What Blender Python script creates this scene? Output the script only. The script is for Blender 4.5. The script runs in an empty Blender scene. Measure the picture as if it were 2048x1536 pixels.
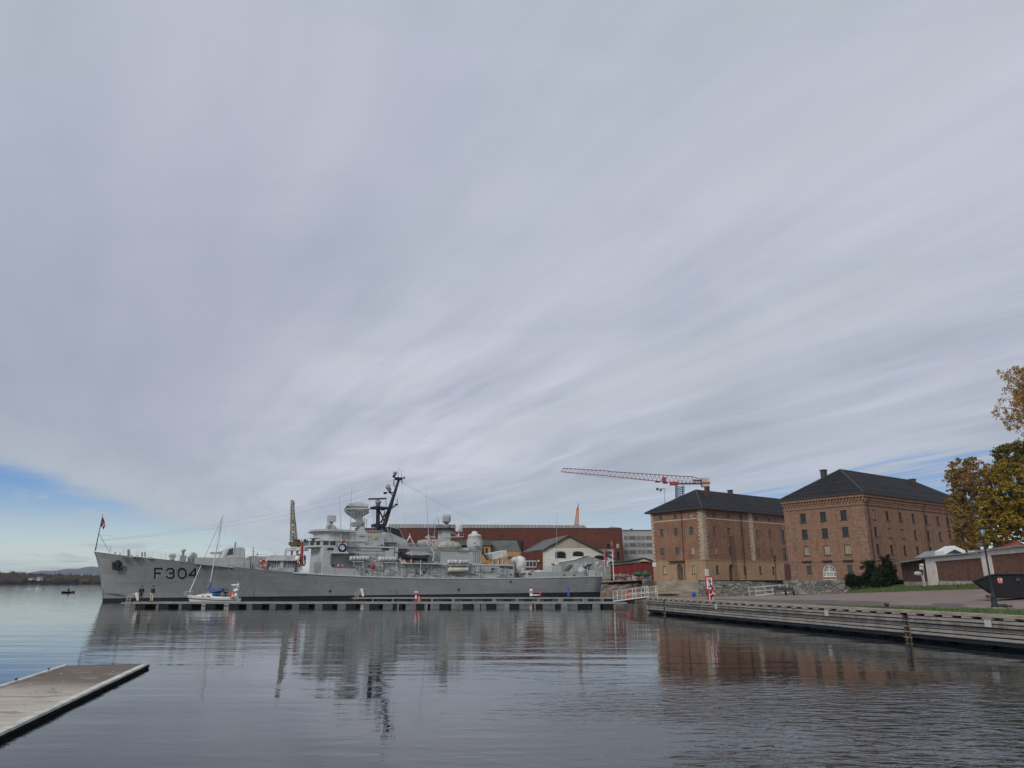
import bpy, bmesh, math, random
from math import sin, cos, tan, pi, radians, sqrt, atan2
from mathutils import Vector, Matrix, noise
random.seed(7)
SC = bpy.context.scene
COL = SC.collection
# ------------------------------------------------------------------ camera
FPX, PITCH, H = 1450.0, radians(15.28), 2.85
cam_d = bpy.data.cameras.new("camera"); cam = bpy.data.objects.new("camera", cam_d); COL.objects.link(cam)
cam_d.sensor_width = 36.0; cam_d.lens = FPX / 2048 * 36.0
cam_d.clip_start = 0.1; cam_d.clip_end = 40000
cam.location = (0, 0, H); cam.rotation_euler = (radians(90) + PITCH, 0, 0)
SC.camera = cam
# ------------------------------------------------------------------ sun + sky
SUN_AZ = radians(210)      # direction the light comes from, clockwise from +Y
SUN_EL = radians(30)
sd = bpy.data.lights.new("sun", 'SUN'); sun = bpy.data.objects.new("sun", sd); COL.objects.link(sun)
sd.energy = 1.5; sd.angle = radians(14); sd.color = (1.0, 0.93, 0.84)
dv = Vector((sin(SUN_AZ) * cos(SUN_EL), cos(SUN_AZ) * cos(SUN_EL), sin(SUN_EL)))
sun.rotation_euler = (-dv).to_track_quat('-Z', 'Y').to_euler()
W = bpy.data.worlds.new("World"); SC.world = W; W.use_nodes = True
nt = W.node_tree; N = nt.nodes; L = nt.links; N.clear()
def nd(tree, typ, **kw):
    n = tree.nodes.new(typ)
    for k, v in kw.items():
        if k.startswith('i_'):
            n.inputs[k[2:].replace('_', ' ')].default_value = v
        else: setattr(n, k, v)
    return n
def mth(tree, op, a, b=None, c=None, clamp=False):
    n = tree.nodes.new('ShaderNodeMath'); n.operation = op; n.use_clamp = clamp
    for i, x in enumerate((a, b, c)):
        if x is None: continue
        if isinstance(x, (int, float)): n.inputs[i].default_value = x
        else: tree.links.new(x, n.inputs[i])
    return n.outputs[0]
def sstep(tree, x, lo, hi, o0=0.0, o1=1.0):
    n = tree.nodes.new('ShaderNodeMapRange'); n.interpolation_type = 'SMOOTHSTEP'
    tree.links.new(x, n.inputs[0])
    for i, v in zip((1, 2, 3, 4), (lo, hi, o0, o1)): n.inputs[i].default_value = v
    return n.outputs[0]
def mixc(tree, fac, a, b, blend='MIX'):
    n = tree.nodes.new('ShaderNodeMix'); n.data_type = 'RGBA'; n.blend_type = blend
    for i, x in ((0, fac), (6, a), (7, b)):
        if isinstance(x, (int, float)): n.inputs[i].default_value = x
        elif isinstance(x, tuple): n.inputs[i].default_value = (*x, 1) if len(x) == 3 else x
        else: tree.links.new(x, n.inputs[i])
    return n.outputs[2]
def noise_tex(tree, vec, scale, detail=4, rough=0.5, dist=0.0):
    n = tree.nodes.new('ShaderNodeTexNoise'); n.inputs['Scale'].default_value = scale
    n.inputs['Detail'].default_value = detail; n.inputs['Roughness'].default_value = rough
    n.inputs['Distortion'].default_value = dist
    if vec is not None: tree.links.new(vec, n.inputs['Vector'])
    return n.outputs[0]
def comb(tree, x, y, z):
    n = tree.nodes.new('ShaderNodeCombineXYZ')
    for i, v in enumerate((x, y, z)):
        if isinstance(v, (int, float)): n.inputs[i].default_value = v
        else: tree.links.new(v, n.inputs[i])
    return n.outputs[0]
def srgb(r, g, b):
    f = lambda c: (c / 255 / 12.92) if c / 255 <= 0.04045 else ((c / 255 + 0.055) / 1.055) ** 2.4
    return (f(r), f(g), f(b))
sky = nd(nt, 'ShaderNodeTexSky', sky_type='NISHITA', sun_disc=False)
sky.sun_elevation = SUN_EL; sky.sun_rotation = SUN_AZ; sky.air_density = 1.3; sky.dust_density = 0.6; sky.ozone_density = 2.0
tc = nd(nt, 'ShaderNodeTexCoord'); sep = nd(nt, 'ShaderNodeSeparateXYZ'); L.new(tc.outputs['Generated'], sep.inputs[0])
dx, dy, dz = sep.outputs[0], sep.outputs[1], sep.outputs[2]
zz = mth(nt, 'MAXIMUM', mth(nt, 'ADD', mth(nt, 'ABSOLUTE', dz), 0.035), 0.03)
px_, py_ = mth(nt, 'DIVIDE', dx, zz), mth(nt, 'DIVIDE', dy, zz)
# cloud sheet drawn out along one wind direction; c runs across the streaks, l along them
AX, AY = -0.47, 0.883
c_ = mth(nt, 'ADD', mth(nt, 'MULTIPLY', px_, AY), mth(nt, 'MULTIPLY', py_, -AX))
l_ = mth(nt, 'ADD', mth(nt, 'MULTIPLY', px_, AX), mth(nt, 'MULTIPLY', py_, AY))
wob = noise_tex(nt, comb(nt, mth(nt, 'MULTIPLY', c_, 0.35), mth(nt, 'MULTIPLY', l_, 0.35), 1.7), 1.0, 3, 0.5)
cw = mth(nt, 'ADD', c_, mth(nt, 'MULTIPLY', mth(nt, 'SUBTRACT', wob, 0.5), 0.7))
str1 = noise_tex(nt, comb(nt, mth(nt, 'MULTIPLY', cw, 1.5), mth(nt, 'MULTIPLY', l_, 0.22), 0.3), 1.0, 6, 0.55, 0.25)
str2 = noise_tex(nt, comb(nt, mth(nt, 'MULTIPLY', cw, 5.0), mth(nt, 'MULTIPLY', l_, 0.75), 4.1), 1.0, 5, 0.55, 0.2)
big = noise_tex(nt, comb(nt, mth(nt, 'MULTIPLY', c_, 0.55), mth(nt, 'MULTIPLY', l_, 0.3), 7.7), 1.0, 2, 0.5)
tone = mth(nt, 'ADD', mth(nt, 'MULTIPLY', str1, 0.6), mth(nt, 'MULTIPLY', str2, 0.4))
tone = mth(nt, 'ADD', mth(nt, 'MULTIPLY', tone, 0.62), mth(nt, 'MULTIPLY', big, 0.38))
SKYS = 0.1
def sk(r, g, b): return tuple(c / SKYS for c in srgb(r, g, b))
ktr = mth(nt, 'ADD', mth(nt, 'MULTIPLY', mth(nt, 'SUBTRACT', tone, 0.5), sstep(nt, dz, 0.15, 0.55, 0.95, 0.36)), 0.5)
cloud = mixc(nt, sstep(nt, ktr, 0.39, 0.60), sk(161, 169, 187), sk(205, 208, 221))
# lavender / grey-green drift between streaks
hue = noise_tex(nt, comb(nt, mth(nt, 'MULTIPLY', cw, 0.9), mth(nt, 'MULTIPLY', l_, 0.3), 2.2), 1.0, 4, 0.5)
cloud = mixc(nt, mth(nt, 'MULTIPLY', sstep(nt, hue, 0.42, 0.6), 0.42), cloud, sk(170, 180, 188))
mott = noise_tex(nt, tc.outputs['Generated'], 3.2, 5, 0.55, 0.3)
cloud = mixc(nt, mth(nt, 'MULTIPLY', sstep(nt, mott, 0.4, 0.66), 0.3), cloud, sk(198, 203, 217))
mott2 = noise_tex(nt, comb(nt, mth(nt, 'MULTIPLY', px_, 0.9), mth(nt, 'MULTIPLY', py_, 1.6), 5.5), 1.0, 5, 0.6, 0.6)
cloud = mixc(nt, mth(nt, 'MULTIPLY', sstep(nt, mott2, 0.45, 0.7), 0.28), cloud, sk(168, 177, 190))
# the darker, thicker cloud over the left
lf = mth(nt, 'MULTIPLY', sstep(nt, c_, 1.0, 0.1), sstep(nt, dz, 0.05, 0.16))
lf = mth(nt, 'MULTIPLY', lf, sstep(nt, dz, 0.7, 0.3))
cloud = mixc(nt, mth(nt, 'MULTIPLY', lf, 0.6), cloud, sk(150, 157, 177))
# warm pale edge of the sheet near the gap
# gap: clear sky low on the left (c far negative) and low on the far right
w2 = mth(nt, 'MULTIPLY', mth(nt, 'SUBTRACT', noise_tex(nt, comb(nt, mth(nt, 'MULTIPLY', c_, 0.5), mth(nt, 'MULTIPLY', l_, 0.35), 3.3), 1.0, 5, 0.6), 0.5), 1.8)
cL = mth(nt, 'ADD', mth(nt, 'MULTIPLY', px_, 0.998), mth(nt, 'MULTIPLY', py_, 0.058))
gl = mth(nt, 'ADD', cL, w2)
gapL = sstep(nt, gl, -3.15, -3.75)
gr = mth(nt, 'ADD', c_, mth(nt, 'MULTIPLY', mth(nt, 'SUBTRACT', str2, 0.5), 5.0))
gapR = mth(nt, 'MULTIPLY', sstep(nt, gr, 4.4, 5.8), 0.75)
low = sstep(nt, dz, 0.1, 0.02)
gapM = mth(nt, 'MULTIPLY', low, mth(nt, 'MULTIPLY', sstep(nt, str1, 0.5, 0.4), 0.4))
wisp = noise_tex(nt, comb(nt, mth(nt, 'MULTIPLY', c_, 0.9), mth(nt, 'MULTIPLY', l_, 0.42), 9.1), 1.0, 5, 0.6, 0.4)
gapL = mth(nt, 'MULTIPLY', gapL, mth(nt, 'SUBTRACT', 1.0, mth(nt, 'MULTIPLY', sstep(nt, wisp, 0.5, 0.66), 0.85)))
gap = mth(nt, 'MAXIMUM', mth(nt, 'MAXIMUM', gapL, gapR), gapM, clamp=True)
# sheet edge is thin and bright
edge = mth(nt, 'MULTIPLY', mth(nt, 'MULTIPLY', sstep(nt, gl, -1.2, -3.3), sstep(nt, dz, 0.3, 0.06)), 0.75)
cloud = mixc(nt, edge, cloud, sk(186, 196, 204))
cloud = mixc(nt, mth(nt, 'MULTIPLY', mth(nt, 'MULTIPLY', sstep(nt, dz, 0.17, 0.03), sstep(nt, cL, -2.5, 1.5)), 0.75), cloud, sk(186, 205, 214))
# clear sky: Nishita with a little extra saturation aloft
skyc = mixc(nt, sstep(nt, dz, 0.0, 0.13), mixc(nt, 0.85, sky.outputs[0], sk(222, 238, 226)), mixc(nt, 0.85, sky.outputs[0], sk(96, 148, 210)))
final = mixc(nt, gap, cloud, skyc)
bg = nd(nt, 'ShaderNodeBackground'); L.new(final, bg.inputs[0]); bg.inputs[1].default_value = SKYS
wo = nd(nt, 'ShaderNodeOutputWorld'); L.new(bg.outputs[0], wo.inputs[0])
SC.view_settings.view_transform = 'Standard'; SC.view_settings.look = 'None'
SC.view_settings.exposure = 0.0; SC.view_settings.gamma = 1.0; SC.view_settings.use_curve_mapping = False
SC.render.engine = 'CYCLES'; SC.cycles.max_bounces = 6; SC.cycles.use_denoising = True
# ------------------------------------------------------------------ measuring helpers
def ray(u, v):
    a = (u - 1024) / FPX; b = (768 - v) / FPX
    return Vector((a, cos(PITCH) - b * sin(PITCH), sin(PITCH) + b * cos(PITCH)))
def gz(u, v, z=0.0):
    d = ray(u, v); t = (z - H) / d.z
    return Vector((d.x * t, d.y * t, z))
def at(u, v, Y):
    d = ray(u, v); t = Y / d.y
    return Vector((d.x * t, Y, H + d.z * t))
class Frame:      # s along a, t along n (towards the viewer's side), z up
    def __init__(self, O, ang):
        self.O = Vector((O[0], O[1], 0)); self.a = Vector((cos(ang), sin(ang), 0)); self.n = Vector((sin(ang), -cos(ang), 0)); self.ang = ang
    def P(self, s, t, z): return self.O + self.a * s + self.n * t + Vector((0, 0, z))
    def px(self, u, v, t):
        d = ray(u, v); C = Vector((0, 0, H)); k = (t - (C - self.O).dot(self.n)) / d.dot(self.n); p = C + d * k
        return ((p - self.O).dot(self.a), p.z)
    def pxs(self, u, v, s):
        d = ray(u, v); C = Vector((0, 0, H)); k = (s - (C - self.O).dot(self.a)) / d.dot(self.a); p = C + d * k
        return ((p - self.O).dot(self.n), p.z)
WORLD = Frame((0, 0), 0)
# ------------------------------------------------------------------ mesh builder
class MB:
    def __init__(self): self.v = []; self.f = []; self.m = []; self.sm = []
    def add(self, vs, fs, mi=0, smooth=False):
        o = len(self.v); self.v += [Vector(x) for x in vs]
        for f in fs: self.f.append(tuple(i + o for i in f)); self.m.append(mi); self.sm.append(smooth)
        return self
    def hexa(self, c, mi=0):      # 8 corners: bottom ring then top ring
        return self.add(c, [(0, 3, 2, 1), (4, 5, 6, 7), (0, 1, 5, 4), (1, 2, 6, 5), (2, 3, 7, 6), (3, 0, 4, 7)], mi)
    def box(self, F, s0, s1, t0, t1, z0, z1, mi=0):
        return self.hexa([F.P(s0, t0, z0), F.P(s1, t0, z0), F.P(s1, t1, z0), F.P(s0, t1, z0), F.P(s0, t0, z1), F.P(s1, t0, z1), F.P(s1, t1, z1), F.P(s0, t1, z1)], mi)
    def vbox(self, o, ax, ay, az, mi=0):
        o, ax, ay, az = map(Vector, (o, ax, ay, az))
        return self.hexa([o, o + ax, o + ax + ay, o + ay, o + az, o + ax + az, o + ax + ay + az, o + ay + az], mi)
    def prism(self, F, pts, t0, t1, mi=0):
        n = len(pts); vs = [F.P(s, t0, z) for s, z in pts] + [F.P(s, t1, z) for s, z in pts]
        fs = [tuple(range(n)), tuple(range(2 * n - 1, n - 1, -1))] + [(i, i + n, (i + 1) % n + n, (i + 1) % n) for i in range(n)]
        return self.add(vs, fs, mi)
    def plan(self, F, pts, z0, z1, mi=0, top=None):
        n = len(pts); top = top or pts
        vs = [F.P(s, t, z0) for s, t in pts] + [F.P(s, t, z1) for s, t in top]
        fs = [tuple(range(n)), tuple(range(2 * n - 1, n - 1, -1))] + [(i, i + n, (i + 1) % n + n, (i + 1) % n) for i in range(n)]
        return self.add(vs, fs, mi)
    def tube(self, p, q, r0, r1=None, n=6, mi=0, cap=True):
        p, q = Vector(p), Vector(q); r1 = r0 if r1 is None else r1; d = q - p
        if d.length < 1e-6: return self
        d.normalize(); x = d.cross(Vector((0, 0, 1)) if abs(d.z) < 0.9 else Vector((1, 0, 0))).normalized(); y = d.cross(x)
        vs = [p + (x * cos(2 * pi * i / n) + y * sin(2 * pi * i / n)) * r0 for i in range(n)] + [q + (x * cos(2 * pi * i / n) + y * sin(2 * pi * i / n)) * r1 for i in range(n)]
        fs = [(i, (i + 1) % n, (i + 1) % n + n, i + n) for i in range(n)]
        self.add(vs, fs, mi, n > 5)
        if cap: self.add(vs[:n], [tuple(range(n - 1, -1, -1))], mi); self.add(vs[n:], [tuple(range(n))], mi)
        return self
    def path(self, pts, r, n=6, mi=0):
        for a, b in zip(pts, pts[1:]): self.tube(a, b, r, None, n, mi)
        return self
    def lathe(self, prof, o, ax=(0, 0, 1), n=16, mi=0):
        o = Vector(o); d = Vector(ax).normalized(); x = d.cross(Vector((0, 0, 1)) if abs(d.z) < 0.9 else Vector((1, 0, 0))).normalized(); y = d.cross(x)
        vs = []
        for r, h in prof:
            for i in range(n): vs.append(o + d * h + (x * cos(2 * pi * i / n) + y * sin(2 * pi * i / n)) * max(r, 0.0005))
        fs = []
        for k in range(len(prof) - 1):
            for i in range(n): j = (i + 1) % n; fs.append((k * n + i, k * n + j, (k + 1) * n + j, (k + 1) * n + i))
        fs.append(tuple(range(n - 1, -1, -1))); fs.append(tuple(range((len(prof) - 1) * n, len(prof) * n)))
        return self.add(vs, fs, mi, True)
    def ball(self, c, r, sc=(1, 1, 1), nu=12, nv=8, mi=0, rot=0.0, jit=0.0):
        c = Vector(c); vs = []
        for k in range(nv + 1):
            ph = pi * k / nv
            for i in range(nu):
                th = 2 * pi * i / nu; x = sin(ph) * cos(th) * sc[0]; y = sin(ph) * sin(th) * sc[1]; z = -cos(ph) * sc[2]
                q = Vector((x * cos(rot) - y * sin(rot), x * sin(rot) + y * cos(rot), z)) * r
                if jit: q *= 1 + jit * (noise.noise(c + q * 1.7) )
                vs.append(c + q)
        fs = [(k * nu + i, k * nu + (i + 1) % nu, (k + 1) * nu + (i + 1) % nu, (k + 1) * nu + i) for k in range(nv) for i in range(nu)]
        return self.add(vs, fs, mi, True)
    def torus(self, c, ax, R, r, n=20, m=8, mi=0):
        c = Vector(c); d = Vector(ax).normalized(); x = d.cross(Vector((0, 0, 1)) if abs(d.z) < 0.9 else Vector((1, 0, 0))).normalized(); y = d.cross(x)
        vs = []
        for i in range(n):
            e = x * cos(2 * pi * i / n) + y * sin(2 * pi * i / n)
            for j in range(m): vs.append(c + e * (R + r * cos(2 * pi * j / m)) + d * r * sin(2 * pi * j / m))
        fs = [(i * m + j, ((i + 1) % n) * m + j, ((i + 1) % n) * m + (j + 1) % m, i * m + (j + 1) % m) for i in range(n) for j in range(m)]
        return self.add(vs, fs, mi, True)
    def build(self, name, mats, parent=None, origin=None):
        if not self.v: return None
        if not isinstance(mats, (list, tuple)): mats = [mats]
        off = wloc(parent) if parent is not None else (Vector(origin) if origin is not None else None)
        if off is None:
            xs = [v.x for v in self.v]; ys = [v.y for v in self.v]; zs = [v.z for v in self.v]
            off = Vector(((min(xs) + max(xs)) / 2, (min(ys) + max(ys)) / 2, min(zs)))
        me = bpy.data.meshes.new(name); me.from_pydata([tuple(v - off) for v in self.v], [], self.f)
        for m_ in mats: me.materials.append(m_)
        me.polygons.foreach_set('material_index', self.m); me.polygons.foreach_set('use_smooth', self.sm)
        me.update()
        uv = me.uv_layers.new(name='uv'); data = [0.0] * (2 * len(me.loops))
        for p in me.polygons:
            nn = p.normal
            if abs(nn.z) > 0.85: tx = Vector((1, 0, 0)); ty = Vector((0, 1, 0))
            else:
                tx = Vector((-nn.y, nn.x, 0)).normalized(); ty = nn.cross(tx)
            for li in p.loop_indices:
                q = self.v[me.loops[li].vertex_index]; data[2 * li] = q.dot(tx); data[2 * li + 1] = q.dot(ty) if abs(nn.z) > 0.85 else (q.z if abs(nn.z) < 0.3 else q.dot(ty))
        uv.data.foreach_set('uv', data)
        o = bpy.data.objects.new(name, me); COL.objects.link(o)
        if parent is not None: o.parent = parent; o.location = (0, 0, 0)
        else: o.location = off
        bm = bmesh.new(); bm.from_mesh(me); bmesh.ops.recalc_face_normals(bm, faces=bm.faces); bm.to_mesh(me); bm.free()
        return o
def wloc(o):
    p = Vector(o.location)
    while o.parent is not None: o = o.parent; p += Vector(o.location)
    return p
def tag(o, label, cat, group=None):
    o['label'] = label; o['category'] = cat
    if group: o['group'] = group
    return o
def thing(name, label, cat, loc, group=None):
    o = bpy.data.objects.new(name, None); COL.objects.link(o); o.location = loc; o.empty_display_size = 0.3
    return tag(o, label, cat, group)
def struct(o): o['kind'] = 'structure'; return o
def dup(root, loc, label=None, rotz=None):
    def cp(o, par):
        c = o.copy(); COL.objects.link(c)
        if par is not None: c.parent = par
        for ch in [x for x in kids.get(o.name, [])]: cp(ch, c)
        return c
    kids = {}
    for x in list(COL.objects):
        if x.parent is not None: kids.setdefault(x.parent.name, []).append(x)
    r = cp(root, None); r.location = loc
    if label: r['label'] = label
    if rotz is not None: r.rotation_euler = (0, 0, rotz)
    return r
# ------------------------------------------------------------------ materials
def new_mat(name):
    m = bpy.data.materials.new(name); m.use_nodes = True; t = m.node_tree; b = t.nodes['Principled BSDF']; return m, t, b
def mat(name, col, rough=0.6, var=0.12, scale=1.5, stretch=(1, 1, 1), metal=0.0, bump=0.0, bscale=20, tint=None, spec=0.5, detail=5):
    """plain surface with a mottled, slightly worn colour"""
    m, t, b = new_mat(name)
    g = nd(t, 'ShaderNodeNewGeometry'); mp = nd(t, 'ShaderNodeMapping'); mp.inputs['Scale'].default_value = stretch
    t.links.new(g.outputs['Position'], mp.inputs['Vector'])
    n1 = noise_tex(t, mp.outputs[0], scale, detail, 0.6, 0.3)
    dark = tuple(c * (1 - 1.6 * var) for c in col); lite = tuple(min(1, c * (1 + 1.4 * var)) for c in col) if tint is None else tint
    c = mixc(t, sstep(t, n1, 0.3, 0.7), dark, lite)
    t.links.new(c, b.inputs['Base Color'])
    b.inputs['Roughness'].default_value = rough; b.inputs['Metallic'].default_value = metal; b.inputs['Specular IOR Level'].default_value = spec
    if bump:
        n2 = noise_tex(t, mp.outputs[0], bscale, 4, 0.6); bp = nd(t, 'ShaderNodeBump'); bp.inputs['Distance'].default_value = bump; t.links.new(n2, bp.inputs['Height']); t.links.new(bp.outputs[0], b.inputs['Normal'])
    return m
def brick_mat(name, c1, c2, mortar, blotch, bw=0.24, bh=0.075, big=0.35, patchy=0.5, blotch2=None):
    m, t, b = new_mat(name)
    uv = nd(t, 'ShaderNodeUVMap'); uv.uv_map = 'uv'
    br = nd(t, 'ShaderNodeTexBrick'); t.links.new(uv.outputs[0], br.inputs['Vector'])
    br.inputs['Scale'].default_value = 1.0; br.inputs['Brick Width'].default_value = bw; br.inputs['Row Height'].default_value = bh
    br.inputs['Mortar Size'].default_value = 0.008 if bh < .1 else .02; br.inputs['Color1'].default_value = (*c1, 1); br.inputs['Color2'].default_value = (*c2, 1); br.inputs['Mortar'].default_value = (*mortar, 1)
    n1 = noise_tex(t, uv.outputs[0], big, 6, 0.65, 0.4)
    mp = nd(t, 'ShaderNodeMapping'); mp.inputs['Scale'].default_value = (1.1, 3.2, 1); t.links.new(uv.outputs[0], mp.inputs['Vector'])
    n2 = noise_tex(t, mp.outputs[0], 1.1, 5, 0.7, 0.2)
    c = mixc(t, mth(t, 'MULTIPLY', sstep(t, n1, 0.42, 0.68), patchy), br.outputs['Color'], blotch)
    c = mixc(t, mth(t, 'MULTIPLY', sstep(t, n2, 0.45, 0.64), 0.72), c, blotch2 or tuple(x * 0.62 for x in c1))
    # soot and rain stain running down
    mp3 = nd(t, 'ShaderNodeMapping'); mp3.inputs['Scale'].default_value = (1.6, 0.16, 1); t.links.new(uv.outputs[0], mp3.inputs['Vector'])
    n3 = noise_tex(t, mp3.outputs[0], 1.0, 4, 0.6)
    c = mixc(t, mth(t, 'MULTIPLY', sstep(t, n3, 0.5, 0.7), 0.55), c, tuple(x * 0.4 for x in c1))
    t.links.new(c, b.inputs['Base Color']); b.inputs['Roughness'].default_value = 0.9; b.inputs['Specular IOR Level'].default_value = 0.2
    return m
def line_mat(name, col, dark, axis='z', period=0.3, width=0.12, rough=0.6, var=0.15, coord='uv', metal=0.0):
    """boards, corrugation or plates: thin dark joints at a fixed spacing along one uv axis"""
    m, t, b = new_mat(name)
    uv = nd(t, 'ShaderNodeUVMap'); uv.uv_map = 'uv'; sp = nd(t, 'ShaderNodeSeparateXYZ'); t.links.new(uv.outputs[0], sp.inputs[0])
    x = sp.outputs[1] if axis == 'z' else sp.outputs[0]
    fr = mth(t, 'FRACT', mth(t, 'DIVIDE', x, period)); e = mth(t, 'LESS_THAN', fr, width)
    row = mth(t, 'FLOOR', mth(t, 'DIVIDE', x, period)); wn = nd(t, 'ShaderNodeTexWhiteNoise', noise_dimensions='1D'); t.links.new(row, wn.inputs['W'])
    n1 = noise_tex(t, uv.outputs[0], 1.3, 6, 0.65, 0.4)
    v = mth(t, 'ADD', mth(t, 'MULTIPLY', n1, 0.7), mth(t, 'MULTIPLY', wn.outputs[0], 0.3))
    c = mixc(t, sstep(t, v, 0.3, 0.7), tuple(q * (1 - 1.6 * var) for q in col), tuple(q * (1 + 1.4 * var) for q in col))
    c = mixc(t, mth(t, 'MULTIPLY', e, 0.85), c, dark)
    t.links.new(c, b.inputs['Base Color']); b.inputs['Roughness'].default_value = rough; b.inputs['Metallic'].default_value = metal
    return m
def steel(name, col, streak=0.25, plates=True):
    """weathered naval paint: vertical run-off streaks, faint plate seams"""
    m, t, b = new_mat(name)
    uv = nd(t, 'ShaderNodeUVMap'); uv.uv_map = 'uv'
    mp = nd(t, 'ShaderNodeMapping'); mp.inputs['Scale'].default_value = (1.3, 0.14, 1); t.links.new(uv.outputs[0], mp.inputs['Vector'])
    n1 = noise_tex(t, mp.outputs[0], 1.0, 6, 0.6, 0.2)
    mp2 = nd(t, 'ShaderNodeMapping'); mp2.inputs['Scale'].default_value = (0.12, 0.5, 1); t.links.new(uv.outputs[0], mp2.inputs['Vector'])
    n2 = noise_tex(t, mp2.outputs[0], 1.0, 5, 0.6, 0.3)
    c = mixc(t, sstep(t, n2, 0.3, 0.7), tuple(x * 0.88 for x in col), tuple(x * 1.1 for x in col))
    c = mixc(t, mth(t, 'MULTIPLY', sstep(t, n1, 0.5, 0.75), streak), c, tuple(x * 0.5 for x in col))
    mp4 = nd(t, 'ShaderNodeMapping'); mp4.inputs['Scale'].default_value = (0.16, 2.6, 1); t.links.new(uv.outputs[0], mp4.inputs['Vector']); n4 = noise_tex(t, mp4.outputs[0], 1.0, 5, 0.65, 0.2)
    c = mixc(t, mth(t, 'MULTIPLY', sstep(t, n4, 0.60, 0.72), 0.35), c, tuple(min(1, x * 1.7) for x in col))
    mp5 = nd(t, 'ShaderNodeMapping'); mp5.inputs['Scale'].default_value = (1.1, 0.3, 1); t.links.new(uv.outputs[0], mp5.inputs['Vector']); n5 = noise_tex(t, mp5.outputs[0], 0.9, 6, 0.7, 0.1)
    c = mixc(t, mth(t, 'MULTIPLY', sstep(t, n5, 0.64, 0.78), 0.45), c, (0.2, 0.12, 0.07))
    if plates:
        br = nd(t, 'ShaderNodeTexBrick'); t.links.new(uv.outputs[0], br.inputs['Vector']); br.inputs['Scale'].default_value = 1
        br.inputs['Brick Width'].default_value = 5.5; br.inputs['Row Height'].default_value = 1.35; br.inputs['Mortar Size'].default_value = 0.02
        br.inputs['Color1'].default_value = (1, 1, 1, 1); br.inputs['Color2'].default_value = (0.95, 0.95, 0.95, 1); br.inputs['Mortar'].default_value = (0.66, 0.66, 0.66, 1)
        c = mixc(t, 1.0, c, br.outputs['Color'], 'MULTIPLY')
    t.links.new(c, b.inputs['Base Color']); b.inputs['Roughness'].default_value = 0.55; b.inputs['Specular IOR Level'].default_value = 0.35
    return m
M = {}
M['hull'] = steel('hull_paint', (0.31, 0.315, 0.315), 0.36)
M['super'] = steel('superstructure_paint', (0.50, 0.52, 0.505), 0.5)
M['superd'] = steel('darker_grey_paint', (0.33, 0.345, 0.345), 0.3)  # the naval grey in a darker tone, for doors, pipes, decks and fittings
M['trim'] = mat('pale_edge_paint', (0.62, 0.63, 0.62), 0.5, 0.1, 1.0)
M['lite'] = mat('light_grey_canvas', (0.62, 0.63, 0.61), 0.8, 0.12, 0.9)
M['canvas'] = mat('beige_canvas', (0.42, 0.41, 0.35), 0.9, 0.15, 1.3, bump=0.05, bscale=2.5)
M['cream'] = mat('cream_roll', (0.6, 0.56, 0.42), 0.8, 0.1, 1.3)
M['black'] = mat('black_paint', (0.018, 0.019, 0.022), 0.5, 0.2, 1)
M['mast'] = mat('mast_black', (0.016, 0.02, 0.024), 0.7, 0.2, 1)
M['dark'] = mat('dark_fitting', (0.05, 0.055, 0.06), 0.6, 0.3, 2)
M['glass'] = mat('dark_glass', (0.02, 0.028, 0.034), 0.08, 0.2, 0.7)
M['rubber'] = mat('black_rubber', (0.025, 0.026, 0.03), 0.7, 0.2, 2)
M['red'] = mat('red_paint', (0.45, 0.03, 0.035), 0.5, 0.15, 2)
M['redp'] = mat('crane_red', (0.33, 0.05, 0.035), 0.5, 0.15, 2)
M['pink'] = mat('lifebuoy_orange', (0.62, 0.1, 0.08), 0.6, 0.1, 2)
M['white'] = mat('white_paint', (0.78, 0.78, 0.76), 0.45, 0.05, 1.5)
M['wire'] = mat('wire', (0.12, 0.13, 0.14), 0.5, 0.1, 1)
M['wirel'] = mat('whip_antenna', (0.35, 0.37, 0.38), 0.5, 0.1, 1)
M['blue'] = mat('blue_paint', (0.02, 0.12, 0.4), 0.5, 0.12, 2)
M['navy'] = mat('navy_blue', (0.012, 0.018, 0.09), 0.5, 0.1, 2)
M['bluecloth'] = mat('blue_canvas', (0.03, 0.13, 0.36), 0.85, 0.15, 2)
M['greyblue'] = mat('sun_faded_blue_canvas', (0.1, 0.13, 0.25), 0.85, 0.15, 2)
M['brown'] = mat('brown_davit', (0.09, 0.03, 0.03), 0.6, 0.2, 2)
M['yellow'] = mat('yellow_paint', (0.6, 0.45, 0.06), 0.6, 0.1, 2)
M['hose'] = mat('yellow_white_tube', (0.62, 0.6, 0.42), 0.5, 0.1, 2)
M['rustyel'] = mat('rusty_cream_steel', (0.5, 0.46, 0.32), 0.8, 0.3, 0.9, tint=(0.55, 0.53, 0.45))
M['rust'] = mat('rusty_steel', (0.1, 0.07, 0.035), 0.85, 0.4, 1.5)
M['orange'] = mat('orange_steel', (0.6, 0.24, 0.06), 0.6, 0.15, 0.6)
M['concw'] = mat('counterweight_concrete', (0.42, 0.4, 0.34), 0.9, 0.15, 0.5)
M['craneblue'] = mat('crane_blue', (0.02, 0.05, 0.16), 0.5, 0.15, 0.5)
M['skin'] = mat('skin', (0.42, 0.26, 0.19), 0.6, 0.05, 3)
M['coat'] = mat('black_jacket', (0.02, 0.02, 0.024), 0.85, 0.15, 4)
M['jeans'] = mat('dark_trousers', (0.03, 0.032, 0.04), 0.9, 0.15, 4)
M['khaki'] = mat('beige_trousers', (0.5, 0.46, 0.36), 0.9, 0.1, 4)
M['hair'] = mat('dark_hair', (0.03, 0.022, 0.018), 0.8, 0.2, 5)
def struts(mb, pts, r):
    for a, b in pts: mb.tube(a, b, r, None, 4)
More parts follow.
